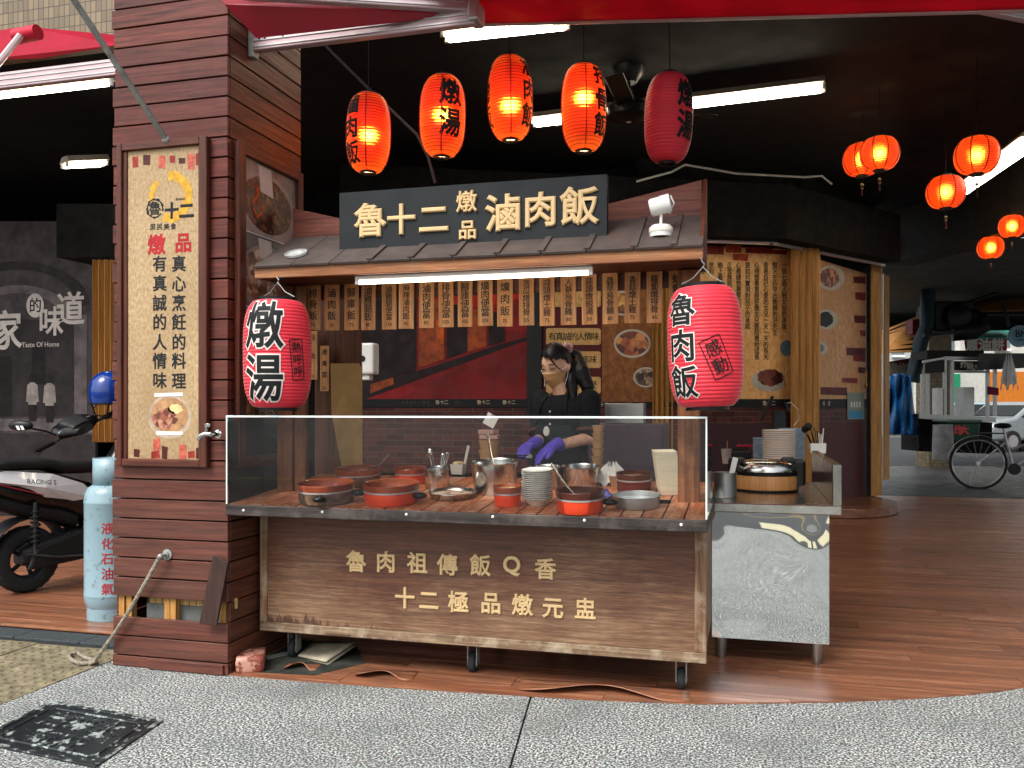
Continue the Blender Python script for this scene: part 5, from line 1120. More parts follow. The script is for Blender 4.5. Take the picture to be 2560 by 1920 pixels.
MB().add([(c.x-.03, c.y-.03, c.z), (c.x+.03, c.y-.03, c.z), (c.x+.03, c.y+.03, c.z), (c.x-.03, c.y+.03, c.z), (c.x-.036, c.y-.036, c.z+.055), (c.x+.036, c.y-.036, c.z+.055), (c.x+.036, c.y+.036, c.z+.055), (c.x-.036, c.y+.036, c.z+.055)], [(3, 2, 1, 0), (0, 1, 5, 4), (1, 2, 6, 5), (2, 3, 7, 6), (3, 0, 4, 7)]).build('box', PAPERW, t, solid=.001)
MB().ball(c+UZ*.055, .034, 14, 8, 1, 1, .5).build('noodles', foodmat('noodles', '#a8804a', '#d0b078', '#e8dcb8', 70), t)
MB().bb(-.008, .008, -.003, .003, 0, .14, Matrix.Translation(c+Vector((.025, .01, .02))) @ Matrix.Rotation(.22, 4, 'Y')).build('paddle', PAPERW, t, bevel=.002)
p = on_c(1512, 1242); t = thing('purple_glove_pair', 'crumpled purple rubber glove lying on the counter right of the broth pot', 'glove', p)
GLOVE = plain('purple_nitrile', '#5748b8', .38, var=.12, scale=25)
bagmesh((p.x, p.y, p.z), .03, 5).build('crumple', plain('dark_glove', '#33306a', .4), t).data.transform(Matrix.Translation((0, 0, p.z)) @ Matrix.Diagonal((1, 1, .35, 1)) @ Matrix.Translation((0, 0, -p.z)))
# steel box on the far side
p = GY(1560, 1040, 5.4); tag(MB().bb(p.x-.3, p.x+.24, 5.38, 5.8, .0075, 1.155).build('side_cabinet', plain('plum_laminate', '#4a3c42', .5), bevel=.004), 'plum grey cabinet standing behind the cart at the right', 'cabinet')
o = MB().bb(p.x-.12, p.x+.12, 5.4, 5.55, 1.157, 1.285).build('steel_box', STEELD, bevel=.004); tag(o, 'small steel tissue box standing behind the cart at the right', 'box')
# ------------------------------------------------------------------ boards, soap dispenser behind the left upright
o = MB().wprism([GY(680*K, 600*K, 4.9), GY(778*K, 600*K, 4.9), GY(778*K, 1180*K, 4.9), GY(680*K, 1180*K, 4.9)], (0, .03, 0)).build('timber_partition', wood('partition_z', '#3a1f12', '#5c3620', '#74492c', 'z', .7, .5, .03), bevel=.003); tag(o, 'brown timber partition behind the left upright', 'partition')
CARD = plain('old_cardboard', '#b8935c', .8, var=.2, scale=7, bump=.1)
o = MB().wprism([GY(714*K, 785*K, 4.8), GY(776*K, 785*K, 4.8), GY(776*K, 892*K, 4.8), GY(716*K, 890*K, 4.8)], (0, .006, 0)).build('cardboard_sheet', plain('card_plain', '#b08c58', .8, var=.08)); tag(o, 'plain tan board taped to the partition, upper one', 'board')
o = MB().wprism([GY(716*K, 892*K, 4.79), GY(782*K, 786*K, 4.79), GY(782*K, 1012*K, 4.79), GY(738*K, 1012*K, 4.79)], (0, .006, 0)).build('cardboard_sheet', CARD); tag(o, 'stained tan cardboard hanging below the upper board', 'board')
for i, (x, y0, y1, s) in enumerate(((701, 747, 845, '燙青菜35'), (676, 715, 820, '豆乾35'))):
    p0 = GY(x*K, y0*K, 4.85); p1 = GY(x*K, y1*K, 4.85); t = thing('side_menu_tag', ('narrow', 'half hidden narrow')[i]+' wooden menu tag fixed to the timber partition', 'menu tag', p1)
    MB().bb(p0.x-.03, p0.x+.03, 4.85, 4.858, p1.z, p0.z).build('board', TAGW, t, bevel=.001)
    mb = MB(); n_ = len(s)-2
    for j in range(n_): put(mb, glyph(s[j], .01), (p0.x, 4.849, p0.z-.03-(p0.z-p1.z-.07)*j/n_-.01), UX, UZ, .034)
    put(mb, word(s[-2:], .01), (p0.x, 4.849, p1.z+.02), UX, UZ, .016); mb.build('lettering', BLK, t)
p = GY(790*K, 775*K, 5.6); t = thing('soap_dispenser', 'white wall dispenser beside the tan board', 'dispenser', p)
MB().bb(p.x-.06, p.x+.07, 5.58, 5.68, p.z-.11, p.z+.11).build('body', WHITEP, t, bevel=.015, seg=2); MB().bb(p.x-.04, p.x+.03, 5.6, 5.66, p.z-.15, p.z-.111).build('nozzle', WHITEP, t, bevel=.006)
MB().lathe([(.0001, .003), (.022, .003), (.022, 0)], (p.x-.015, 5.58, p.z), 16, Matrix.Rotation(math.pi/2, 4, 'X')).build('window', BLKPL, t)
# ------------------------------------------------------------------ stainless table right of the cart
TYF = 4.36; a = GY(1776, 1254, TYF); b_ = GY(2104, 1268, TYF); TZ = (a.z+b_.z)/2; TX0, TX1 = a.x-.03, b_.x; TYB = 5.75
tb = thing('steel_table', 'stainless steel work table with panelled front and side splash guard', 'table', ((TX0+TX1)/2, 4.9, 0))
DENT = steel('table_front', '#d2d5d4', .025, 0, 0, .93)
MB().bb(TX0, TX1, TYF, TYB, TZ-.045, TZ).build('table_top', STEEL, tb, bevel=.004)
l = GY(1780, 1300, TYF+.05); r = GY(2073, 1300, TYF+.05); zb_ = GY(2073, 1612, TYF+.05).z
def dent(u, v_):
    x = l.x+(r.x-l.x)*u; z = zb_+(TZ-.0455-zb_)*v_
    e_ = .004*math.sin(2.2*u+2.1*v_+.5)+.0015*math.sin(5.3*u-4.1*v_+1)+.0006*math.sin(9*v_+6*u)
    e_ += -.004*math.exp(-((u-.92)**2+(v_-.72)**2)/.03)
    return Vector((x, TYF+.05+e_*(min(1, 8*u*(1-u)))*min(1, 8*v_*(1-v_)), z))
MB().grid(dent, 40, 40).build('front_panel', DENT, tb)
MB().bb(l.x, l.x+.002, TYF+.052, TYB-.05, zb_, TZ-.046).build('side_panel', STEELD, tb); MB().bb(r.x-.002, r.x, TYF+.052, TYB-.05, zb_, TZ-.046).build('side_panel', STEELD, tb)
MB().bb(l.x+.003, r.x-.003, TYF+.06, TYB-.05, zb_, zb_+.01).build('bottom_panel', STEELD, tb)
for x in (-.129, .323):
    for y in (4.465, TYB-.15): MB().lathe([(.0001, .0), (.017, .0), (.02, .012), (.022, .02), (.03, .1), (.032, zb_+.005), (.0001, zb_+.005)], (x, y, .0075), 18).build('leg', STEELD, tb)
sz = GY(2095, 1161, TYF).z
MB().bb(TX1-.04, TX1, TYF+.002, TYB, TZ+.0005, sz).build('splash_guard', steel('splash', '#b5b6b2', .16, .05), tb, bevel=.003)
def on_t(px, py): p = GZ(px, py, TZ); return Vector((p.x, p.y, TZ+.0015))
def R_(c, px): return px*dep(c)/FPX
# metal mug and ladle
c = on_t(1811, 1243); r_ = R_(c, 30); t = thing('metal_mug', 'dented steel mug at the front left of the steel table', 'mug', c)
MB().lathe([(.0001, 0), (r_*.97, 0), (r_, .004), (r_, .125), (r_*1.03, .128), (r_*.97, .126), (r_*.95, .008), (.0001, .006)], c, 28).build('body', STEELD, t)
lt = thing('rice_paddle', 'white plastic rice paddle standing in the steel mug', 'paddle', c+UZ*.05)
MB().bb(-.014, .014, -.004, .004, 0, .2, Matrix.Translation(c+Vector((r_*.2, 0, .01))) @ Matrix.Rotation(.22, 4, 'Y')).build('handle', WHITEP, lt, bevel=.004, seg=2)
# rice cooker
c = on_t(1917, 1232); c.y += .16; r_ = R_(c, 78); t = thing('rice_cooker', 'round rice cooker with wood-print band and steel lid', 'rice cooker', c)
MB().lathe([(.0001, 0), (r_*.97, 0), (r_*.98, .008)], c, 44).build('foot', BLKPL, t)
MB().lathe([(r_*.975, .008), (r_, .012), (r_, .085), (r_*.99, .088)], c, 44).build('band', wood('cooker_band', '#b9783f', '#cf935a', '#dfae7a', 'z', .8, .35, .02), t)
MB().lathe([(r_*1.0, .088), (r_*1.02, .09), (r_*1.02, .106), (r_*.99, .11)], c, 44).build('gasket', BLKPL, t)
MB().lathe([(r_*1.0, .11), (r_*.99, .125), (r_*.93, .15), (r_*.8, .165), (r_*.5, .172), (.0001, .173)], c, 44).build('lid', STEEL, t)
M = Matrix.Translation(c+Vector((r_*.98, -.02, .1))); MB().bb(-.03, .035, -.05, .05, -.07, .075, M).build('latch', BLKPL, t, bevel=.015, seg=2)
MB().bb(-.05, .03, -.045, .045, .04, .085, Matrix.Translation(c+Vector((r_*.72, -.02, .1)))).build('latch_grip', BLKPL, t, bevel=.014, seg=2)
MB().bb(-.04, .05, -.06, .06, -.06, .08, Matrix.Translation(c+Vector((-r_*.95, .02, .1)))).build('hinge', BLKPL, t, bevel=.015, seg=2)
MB().bb(-.04, .04, -.02, .02, .1735, .1745, Matrix.Translation(c+Vector((-.03, -.08, 0)))).build('label_sticker', PAPERW, t)
# bowls
def bowl_stack(label, px, base_y, rpx, n_, step, mt, ext=0, grp=None, tint=None):
    c = on_t(px, base_y); c.y += ext; r_ = R_(c, rpx)
    me = MB().lathe([(.0001, .004), (r_*.55, .004), (r_*.58, 0), (r_*.62, 0), (r_*.66, .012), (r_*.84, .045), (r_*.9, .06), (r_*1.0, .0625), (r_*1.0, .069), (r_*.96, .07), (r_*.86, .05), (.0001, .012)], (0, 0, 0), 30).mesh('bowl', mt)
    for i in range(n_):
        o = bpy.data.objects.new('bowl', me); col.objects.link(o); o.location = c+Vector((random.uniform(-.001, .001), 0, i*step)); tag(o, label.replace(' in the ', ', '+nth(i, n_)+'in the ', 1), 'bowl', grp)
BOWLW = plain('bowl_white', '#d9c9b8', .3, var=.05, coat=.2); BOWLB = plain('bowl_blue', '#8fa0ac', .3, var=.25, scale=40, coat=.2)
bowl_stack('white bowl in the tall stack on the steel table', 1949, 1180, 40, 16, .0155, BOWLW, .18, 'white bowls on the steel table')
bowl_stack('blue-rimmed bowl in the stack behind the white bowls', 1985, 1172, 33, 15, .0165, BOWLB, .35, 'blue bowls behind')
bowl_stack('small pale blue bowl in the stack left of the tall stack', 1898, 1172, 15, 9, .02, BOWLB, .2, 'small blue bowls')
# cup, till, card terminal, boxes, chopstick tub
c = on_t(1814, 1165); c.y += .3; t = thing('drink_cup', 'translucent plastic cup with a straw at the back of the steel table', 'cup', c)
MB().lathe([(.0001, 0), (.032, 0), (.045, .12), (.047, .122), (.044, .12), (.031, .004), (.0001, .004)], c, 22).build('cup', plain('frosted_cup', '#a89a92', .3, var=.15), t); MB().tube([c+UZ*.02, c+Vector((.008, 0, .19))], .004, 6).build('straw', plain('straw', '#a07050', .4), t)
c = on_t(1852, 1170); c.y += .25; o = MB().box(c+UZ*.06, (.15, .16, .12)).box(c+Vector((0, -.02, .13)), (.14, .1, .02), 0, Matrix.Rotation(.3, 4, 'X')).build('card_terminal', BLKPL, bevel=.008); tag(o, 'black receipt printer beside the small bowls', 'printer')
o = MB().box(c+Vector((.03, .1, .155)), (.12, .08, .02), .2).build('red_wallet', plain('red_wallet', '#a01030', .45), bevel=.004); tag(o, 'red folded wallet behind the receipt printer', 'wallet')
c = on_t(1945, 1170); c.y += .75; t = thing('till_monitor', 'tilted black till screen on a stand behind the bowls', 'monitor', c)
d_ = dep(c); top = GY(1936, 985, c.y); 
MB().bb(-.012, .012, -.13, .13, -.11, .12, Matrix.Translation(GY(1916, 1022, c.y)) @ Matrix.Rotation(.45, 4, 'Y')).build('screen', BLKPL, t, bevel=.006)
q_ = GY(1948, 1040, c.y); MB().add([(q_.x-.07, c.y-.05, TZ+.002), (q_.x+.07, c.y-.05, TZ+.002), (q_.x+.07, c.y+.05, TZ+.002), (q_.x-.07, c.y+.05, TZ+.002), (q_.x-.05, c.y-.03, q_.z+.05), (q_.x+.05, c.y-.03, q_.z+.05), (q_.x+.05, c.y+.03, q_.z+.05), (q_.x-.05, c.y+.03, q_.z+.05)], [(3, 2, 1, 0), (0, 1, 5, 4), (1, 2, 6, 5), (2, 3, 7, 6), (3, 0, 4, 7), (4, 5, 6, 7)]).build('stand', BLKPL, t, bevel=.006)
q2 = GY(1968, 1018, c.y); MB().bb(-.012, .012, -.06, .06, -.045, .045, Matrix.Translation(q2) @ Matrix.Rotation(-.35, 4, 'Y')).build('customer_display', BLKPL, t, bevel=.004)
MB().tube([q2+Vector((-.02, 0, .03)), q2+Vector((.03, 0, .04)), q2+Vector((.09, 0, -.02)), q2+Vector((.1, 0, -.1)), q2+Vector((.05, 0, -.16))], .003, 5).build('cable', PAPERW, t)
c = on_t(2003, 1165); c.y += .45; o = MB().box(c+UZ*.07, (.07, .12, .14), .1).build('carton', plain('kraft_box', '#b08a5c', .75, var=.12), bevel=.003); tag(o, 'brown carton beside the splash guard', 'carton')
o = MB().box(c+Vector((-.01, -.1, .09)), (.004, .12, .18), .15).build('cardboard_flap', PAPERW); tag(o, 'pale card standing next to the brown carton', 'card')
c = Vector((TX1+.06, GX(2045, 1120, TX1+.06).y, 0)); c.z = TZ
t = thing('chopstick_tub', 'white tub of chopsticks and black spoons hung outside the splash guard', 'tub', c)
zt2 = GX(2045, 1108, TX1+.06).z; kk = dep(c)/FPX
MB().add([(c.x-17*kk, c.y-.05, zt2-.07), (c.x+17*kk, c.y-.05, zt2-.07), (c.x+17*kk, c.y+.05, zt2-.07), (c.x-17*kk, c.y+.05, zt2-.07), (c.x-18*kk, c.y-.055, zt2), (c.x+18*kk, c.y-.055, zt2), (c.x+18*kk, c.y+.055, zt2), (c.x-18*kk, c.y+.055, zt2)], [(3, 2, 1, 0), (0, 1, 5, 4), (1, 2, 6, 5), (2, 3, 7, 6), (3, 0, 4, 7)]).build('tub', WHITEP, t, solid=.002)
MB().bb(c.x-.02-.04, c.x-17*kk-.002, c.y-.02, c.y+.02, zt2-.04, zt2-.005).build('hanger', STEELD, t)
for i in range(9):
    dx = -.05+.012*i; MB().tube([(c.x+dx*.5, c.y+random.uniform(-.03, .03), zt2-.06), (c.x+dx*1.3-.02, c.y+random.uniform(-.04, .04), zt2+random.uniform(.06, .12))], .004, 5).build('utensil', BLKPL if i < 6 else PAPERW, t)
for i in range(3): MB().ball((c.x-.09+.012*i, c.y-.01*i, zt2+.1+.01*i), .02, 10, 6, 1.2, .4, 1.4).build('spoon_bowl', BLKPL, t)
# ------------------------------------------------------------------ the cook
SKIN = None
def skinmat():
    m, nt, b = newmat('skin'); v = coords(nt); n = nd(nt, 'TexNoise', {'Vector': v, 'Scale': 30, 'Detail': 4}).outputs[0]
    nt.links.new(ramp(nt, n, (.3, lin('#d09c7c')), (.7, lin('#e8bb9c'))), b.inputs['Base Color']); b.inputs['Roughness'].default_value = .48
    b.inputs['Subsurface Weight'].default_value = .12; b.inputs['Subsurface Radius'].default_value = (.012, .005, .003); return m
SKIN = skinmat()
def caps(mb, pts, rad, n=14):
    pts = [Vector(p) for p in pts]
    mb.tube(pts, rad, n)
    for p, r in zip(pts, rad): mb.ball(p, r, n, 8)
    return mb
def remesh(o, vox, smooth=6, fac=.5):
    md = o.modifiers.new('r', 'REMESH'); md.mode = 'VOXEL'; md.voxel_size = vox; md.use_smooth_shade = True
    if smooth: s_ = o.modifiers.new('s', 'SMOOTH'); s_.iterations = smooth; s_.factor = fac
    dg = bpy.context.evaluated_depsgraph_get(); me = bpy.data.meshes.new_from_object(o.evaluated_get(dg)); mt = o.data.materials[0]
    o.modifiers.clear(); o.data = me; me.materials.clear(); me.materials.append(mt)
    for p in me.polygons: p.use_smooth = True
    return o
CKY = 4.84
C = GY(1408, 1100, CKY); C.z = 0
fw = (_R*-.62+_F*-.78).normalized(); lf = Vector((-fw.y, fw.x, 0))      # facing and her left
def L(f, l, z): return C+fw*f+lf*l+UZ*z
cook = thing('person', 'person in black polo and apron, face mask and purple gloves, working behind the cart', 'person', C)
HC = GD(1391, 913, dep(C)-.02)              # head centre
nk = L(.0, 0, 1.33)
# joints
shL, shR = L(-.01, .17, 1.295), L(-.01, -.17, 1.295)
elL = GD(1470, 1096, dep(C)-.16); wrL = GD(1382, 1117, dep(C)-.36); haL = GD(1350, 1133, dep(C)-.40)
elR = GD(1352, 1098, dep(C)+.02); wrR = GD(1333, 1110, dep(C)-.30); haR = GD(1305, 1123, dep(C)-.38)
hf = (fw*.93-UZ*.37).normalized(); hu = (UZ*.93+fw*.37).normalized(); hl = lf
def Hd(f, l, u): return HC+hf*f+hl*l+hu*u
body = MB()
# torso and legs
def ring_loft(mb, secs, n=22):
    def fn(u, v_):
        j = v_*(len(secs)-1); i = min(int(j), len(secs)-2); t_ = j-i; a = [secs[i][k]*(1-t_)+secs[i+1][k]*t_ for k in range(4)]
        an = 2*math.pi*u; return L(a[3]+a[2]*math.cos(an), a[1]*math.sin(an), a[0])
    mb.grid(fn, n, len(secs)*3, True, True)
    for s_ in (secs[0], secs[-1]): mb.add([L(s_[3]+s_[2]*math.cos(2*math.pi*i/n), s_[1]*math.sin(2*math.pi*i/n), s_[0]) for i in range(n)], [tuple(range(n))])
TOR = [(.78, .165, .12, 0), (.9, .16, .115, 0), (1.0, .135, .10, .0), (1.12, .145, .11, .0), (1.22, .16, .11, .0), (1.29, .15, .085, -.005), (1.335, .085, .06, -.01)]
ring_loft(body, TOR)
for s_ in (-1, 1): caps(body, [L(0, s_*.09, .82), L(.01, s_*.09, .46), L(-.02, s_*.09, .08), L(.08, s_*.1, .045)], [.085, .055, .042, .035])
caps(body, [L(-.01, 0, 1.30), L(.02, 0, 1.36), HC-UZ*.05], [.058, .05, .052])
caps(body, [shL, elL, wrL], [.05, .04, .026]); caps(body, [shR, elR, wrR], [.05, .04, .026])
# head
def headf(u, v_):
    a = 2*math.pi*u; ph = math.pi*(v_-.5); cz = math.sin(ph); cr = math.cos(ph)
    x = math.cos(a)*cr; y = math.sin(a)*cr; z = cz
    wx = .074; dx = .094; hz = .118
    jaw = 1.0 if z > -.1 else 1-.42*((-.1-z)/.9)**1.2
    f_ = x*dx*(jaw if x > 0 else (1 if z > -.3 else 1-.25*(-.3-z)/.7)); l_ = y*wx*jaw; u_ = z*hz
    if x > .5 and abs(y) < .5:
        f_ += .010*math.exp(-((y/.16)**2+((z+.18)/.22)**2))     # nose
        for s_ in (-1, 1): f_ -= .006*math.exp(-(((y-s_*.38)/.16)**2+((z-.06)/.12)**2))   # eye sockets
        f_ += .003*math.exp(-((z-.24)/.1)**2)
    return Hd(f_, l_, u_)
body.grid(headf, 40, 26, True, True)
for s_ in (-1, 1): body.ball(Hd(.002, s_*.078, -.008), .02, 10, 7, .9, .5, 1.5)
b_o = remesh(body.build('body', SKIN, cook), .007, 3)
# hair: cap with parting, ponytail
HAIR = plain('black_hair', '#0d0a09', .4, var=.3, scale=40, bump=.4, bscale=90)
hm_ = MB()
def hairf(u, v_):
    a = 2*math.pi*u; ph = math.pi*(.02+v_*.60); cz = math.cos(ph); cr = math.sin(ph); x = math.cos(a)*cr; y = math.sin(a)*cr
    low = 0
    f_ = x*.104; l_ = y*.084; u_ = cz*.130
    if x > 0: # hairline lifts over the face
        lim = .085-.035*abs(y+.3)
        if u_ < lim and x > .03: f_ = .4*f_; l_ = .6*l_
    return Hd(f_*(1+.012*math.sin(a*17)), l_*(1+.012*math.sin(a*13)), u_)
hm_.grid(hairf, 48, 22, True, True)
h_o = hm_.build('hair', HAIR, cook, solid=.008)
pony = MB(); pt0 = Hd(-.095, .015, .055); pb = GD(1472, 990, dep(C)-.02)
pts = [pt0, Hd(-.14, .04, .0), GD(1455, 930, dep(C)-.02), GD(1468, 965, dep(C)-.04), pb, pb+Vector((.0, 0, -.05))]
caps(pony, pts, [.03, .042, .045, .04, .028, .008]); caps(pony, [Hd(-.06, .06, -.02), GD(1428, 960, dep(C)-.05), GD(1434, 1000, dep(C)-.08)], [.03, .038, .02])
remesh(pony.build('ponytail', HAIR, cook), .007, 4)
for s_, w_ in ((1, .9),):
    MB().tube([Hd(.07, s_*.0, .1), Hd(.09, s_*.035, .07), Hd(.084, s_*.062, .02), Hd(.06, s_*.08, -.02)], [.006, .005, .004, .002], 6).build('fringe_strand', HAIR, cook)
MB().ball(Hd(-.07, .055, .085), .024, 10, 7, 1.3, .6, .8).ball(Hd(-.05, .06, .1), .018, 9, 6).ball(Hd(-.088, .05, .06), .018, 9, 6).build('hair_clip', plain('pink_clip', '#c99a9a', .5, var=.3, scale=60), cook)
# face
for s_ in (-1, 1):
    MB().tube([Hd(.083, s_*.05, .012), Hd(.0905, s_*.034, .006), Hd(.0905, s_*.018, .009)], .0028, 5).build('eyelid', HAIR, cook)
    MB().tube([Hd(.084, s_*.055, .032), Hd(.0945, s_*.034, .037), Hd(.0965, s_*.016, .033)], [.0015, .003, .0026], 5).build('eyebrow', plain('brow', '#3a281e', .7), cook)
# mask
def maskf(u, v_):
    l_ = (u-.5)*2; vv = v_; wdt = .064*(.68+.36*vv-.06*vv*vv); y = l_*wdt
    ful = (1-abs(l_)**2.4); f_ = .050+.056*ful*(1-.5*(vv-.6)**2)-.040*(1-vv)**2.2+.002*math.sin(vv*22)
    return Hd(f_, y*1.12, -.128+.118*vv-.0*abs(l_))
mk = MB().grid(maskf, 17, 13).build('face_mask', plain('tan_mask', '#c99a68', .75, var=.08, bump=.15, bscale=50), cook, solid=.003)
MB().tube([Hd(.099-.03*abs((i-4)/4)**2.2, (i-4)/4*.052, -.012) for i in range(9)], .0022, 5).build('mask_edge', WHITEP, cook)
for s_ in (-1, 1):
    for u_, z_ in ((-.012, .0), (-.105, -.02)): MB().tube([Hd(.062, s_*.068, u_), Hd(.03, s_*.079, (u_+z_)/2), Hd(.0, s_*.081, z_+.008)], .0018, 5).build('ear_loop', WHITEP, cook)
# clothes
POLO = plain('black_polo', '#0e1114', .8, var=.2, scale=20, bump=.15, bscale=30); APR = plain('dark_apron', '#10191b', .75, var=.2, scale=10, bump=.2, bscale=14); BRN = plain('brown_trim', '#5a3228', .75, var=.15)
sh_ = MB(); ring_loft(sh_, [(z, a+.016, b_+.016, c_) for z, a, b_, c_ in TOR[:-1]]+[(1.335, .075, .062, -.008)])
for s_, e_ in ((shL, elL), (shR, elR)): caps(sh_, [s_, s_.lerp(e_, .45), s_.lerp(e_, .8)], [.068, .066, .062])
remesh(sh_.build('polo_shirt', POLO, cook), .009, 5)
for s_, e_ in ((shL, elL), (shR, elR)):
    d = (e_-s_).normalized(); MB().cyl(s_+(e_-s_)*.78, s_+(e_-s_)*.86, .066, .067, 20, False).build('sleeve_band', BRN, cook, solid=.006)
# collar: two brown wings
for s_ in (-1, 1):
    MB().wprism([L(.055, s_*.012, 1.305), L(.085, s_*.055, 1.262), L(.05, s_*.09, 1.29), L(-.01, s_*.075, 1.355), L(.03, s_*.045, 1.352)], fw*.005).build('collar', BRN, cook)
MB().tube([L(-.06, .0, 1.36), L(-.04, .06, 1.36), L(.02, .055, 1.35)], .012, 6).build('collar', BRN, cook)
for z in (1.235, 1.165): MB().lathe([(.0001, .003), (.006, .003), (.006, 0)], L(.127, 0, z), 10, fw.to_track_quat('Z', 'Y').to_matrix().to_4x4()).build('button', WHITEP, cook)
ap = MB()
def apf(u, v_):
    l_ = (u-.5)*2; z = .42+.74*v_; wdt = .19 if v_ < .75 else .19-.07*(v_-.75)/.25
    fz = .145-.0*v_; return L(fz*math.sqrt(max(0, 1-(l_*.82)**2))+.008*math.sin(l_*7)*(1-v_)+.006, l_*wdt, z)
ap.grid(apf, 21, 16).build('apron', APR, cook, solid=.005)
for s_ in (-1, 1): MB().tube([L(.1, s_*.12, 1.15), L(.11, s_*.09, 1.24), L(.06, s_*.07, 1.33)], .009, 6).build('apron_strap', APR, cook)
MB().lathe([(.0001, .006), (.018, .005), (.021, 0)], L(.155, -.005, 1.125), 18, fw.to_track_quat('Z', 'Y').to_matrix().to_4x4() @ Matrix.Diagonal((1, 1.35, 1, 1))).build('badge', PAPERW, cook)
TROU = plain('dark_trousers', '#15171c', .85)
tr = MB()
for s_ in (-1, 1): caps(tr, [L(0, s_*.09, .82), L(.01, s_*.09, .46), L(-.02, s_*.09, .1)], [.1, .072, .055])
remesh(tr.build('trousers', TROU, cook), .012, 3)
for s_ in (-1, 1): MB().ball(L(.05, s_*.1, .05), .05, 12, 8, 1.0, 1.0, .85, None).build('shoe', BLKPL, cook).data.transform(Matrix.Identity(4))
# gloves: palm, four fingers, thumb
def glove(wr, ha, side, curl, spread, down):
    d = (ha-wr).normalized(); up = (UZ-d*d.z).normalized(); sd_ = d.cross(up)*side
    mb = MB(); caps(mb, [wr-d*.035, wr, wr+d*.02], [.034, .031, .03])
    pc = wr+d*.055
    caps(mb, [wr+d*.015-sd_*.012, pc-sd_*.024], [.02, .0165]); caps(mb, [wr+d*.015+sd_*.012, pc+sd_*.024], [.02, .0165]); caps(mb, [wr+d*.02, pc], [.022, .018])
    for i, ln in enumerate((.068, .078, .074, .058)):
        o_ = (i-1.5)*.0185; b0 = pc+sd_*o_+d*.012; a = curl+.08*i; dd = (d*math.cos(a)+down*math.sin(a)+sd_*o_*spread).normalized(); d2 = (d*math.cos(a*2.1)+down*math.sin(a*2.1)).normalized(); d3 = (d*math.cos(a*2.9)+down*math.sin(a*2.9)).normalized()
        p1 = b0+dd*ln*.45; p2 = p1+d2*ln*.32; p3 = p2+d3*ln*.23; caps(mb, [b0-d*.012, b0, p1, p2, p3], [.0105, .0105, .0098, .009, .0078], 10)
    t0_ = wr+d*.022-sd_*.028; t1 = t0_+(d*.6-sd_*.5+down*.55).normalized()*.034; t2 = t1+(d*.85+down*.5).normalized()*.03; caps(mb, [wr+d*.01-sd_*.01, t0_, t1, t2], [.018, .0135, .0115, .009], 10)
    return remesh(mb.build('glove', GLOVE, cook), .0035, 2)
dn = Vector((0, 0, -1))
glove(wrL, haL+Vector((0, 0, -.01)), 1, .38, .0, (dn*.9-_R*.2).normalized()); glove(wrR, haR, -1, .45, .0, (dn*.9+_R*.1-_F*.3).normalized())
for w_, e_ in ((wrL, elL), (wrR, elR)): MB().cyl(w_.lerp(e_, .11), w_.lerp(e_, .2), .0345, .0355, 16, False).build('glove_cuff', GLOVE, cook, solid=.004)
k0 = GD(1258, 1141, dep(C)-.42); k1 = GD(1322, 1146, dep(C)-.40)
tn = thing('serving_tongs', 'black and steel tongs held in the purple gloves', 'tongs', k0)
MB().tube([k0, k1], .004, 6).tube([k0+Vector((.003, -.004, .006)), k1+Vector((0, -.01, .016))], .0035, 6).build('arms', BLKPL, tn); MB().bb(k1.x-.012, k1.x+.02, k1.y-.012, k1.y+.004, k1.z+.0, k1.z+.02).build('pivot', STEEL, tn, bevel=.002)
def irons(name, c1, c2, thr):
    m, nt, b = newmat(name); v = coords(nt, (1, 1, 1), False); n = nd(nt, 'TexNoise', {'Vector': v, 'Scale': 16, 'Detail': 9, 'Roughness': .72}).outputs[0]
    nt.links.new(ramp(nt, n, (thr, lin(c1)), (thr+.04, lin(c2))), b.inputs['Base Color']); b.inputs['Roughness'].default_value = .34
    nt.links.new(nd(nt, 'Bump', {'Height': n, 'Strength': .35, 'Distance': .006}).outputs[0], b.inputs['Normal']); return m
# ------------------------------------------------------------------ gas cylinder
GASM = irons('gas_paint', '#7f9aa4', '#647476', .57)
gc_ = GZ(280, 1541, .0075); gc_.z = .0075; r_ = .152; t = thing('gas_cylinder', 'pale blue gas cylinder with red characters standing behind the pillar', 'gas cylinder', gc_)
MB().lathe([(.0001, .05), (r_*.86, .06), (r_*.96, .09), (r_, .13), (r_, .135), (r_*1.012, .14), (r_*1.012, .15), (r_, .155), (r_, .68), (r_*1.012, .685), (r_*1.012, .695), (r_, .70), (r_*.97, .74), (r_*.86, .775), (r_*.6, .80), (.03, .81), (.0001, .81)], gc_, 40).build('body', GASM, t)
MB().lathe([(r_*.88, .001), (r_*.9, .0), (r_*.9, .07), (r_*.86, .07), (r_*.88, .001)], gc_, 36).build('foot_ring', GASM, t)
def col_(u, v_):
    a = math.radians(-60+250*u)+math.pi*.75; return gc_+Vector((r_*.68*math.cos(a), r_*.68*math.sin(a), .79+.16*v_))
MB().grid(col_, 30, 3).build('collar', GASM, t, solid=.004)
MB().cyl(gc_+UZ*.8, gc_+UZ*.87, .02).cyl(gc_+UZ*.87, gc_+UZ*.9, .03).build('valve', plain('brass', '#8a6a38', .35, .8), t)
vd = Vector((-gc_.x, -gc_.y, 0)).normalized(); base_a = math.atan2(vd.y, vd.x)
mb = MB()
for j, ch in enumerate('液化石油氣'):
    gv, gf = cut_glyph(glyph(ch, .02), 1, 1, .062); P = []
    for x, y, h_ in gv:
        a = base_a-.16+x/r_; P.append(gc_+Vector(((r_+.0006+h_)*math.cos(a), (r_+.0006+h_)*math.sin(a), .545-j*.088+y)))
    mb.add(P, gf)
mb.build('lettering', plain('red_stencil', '#a03038', .6), t)
mb = MB()
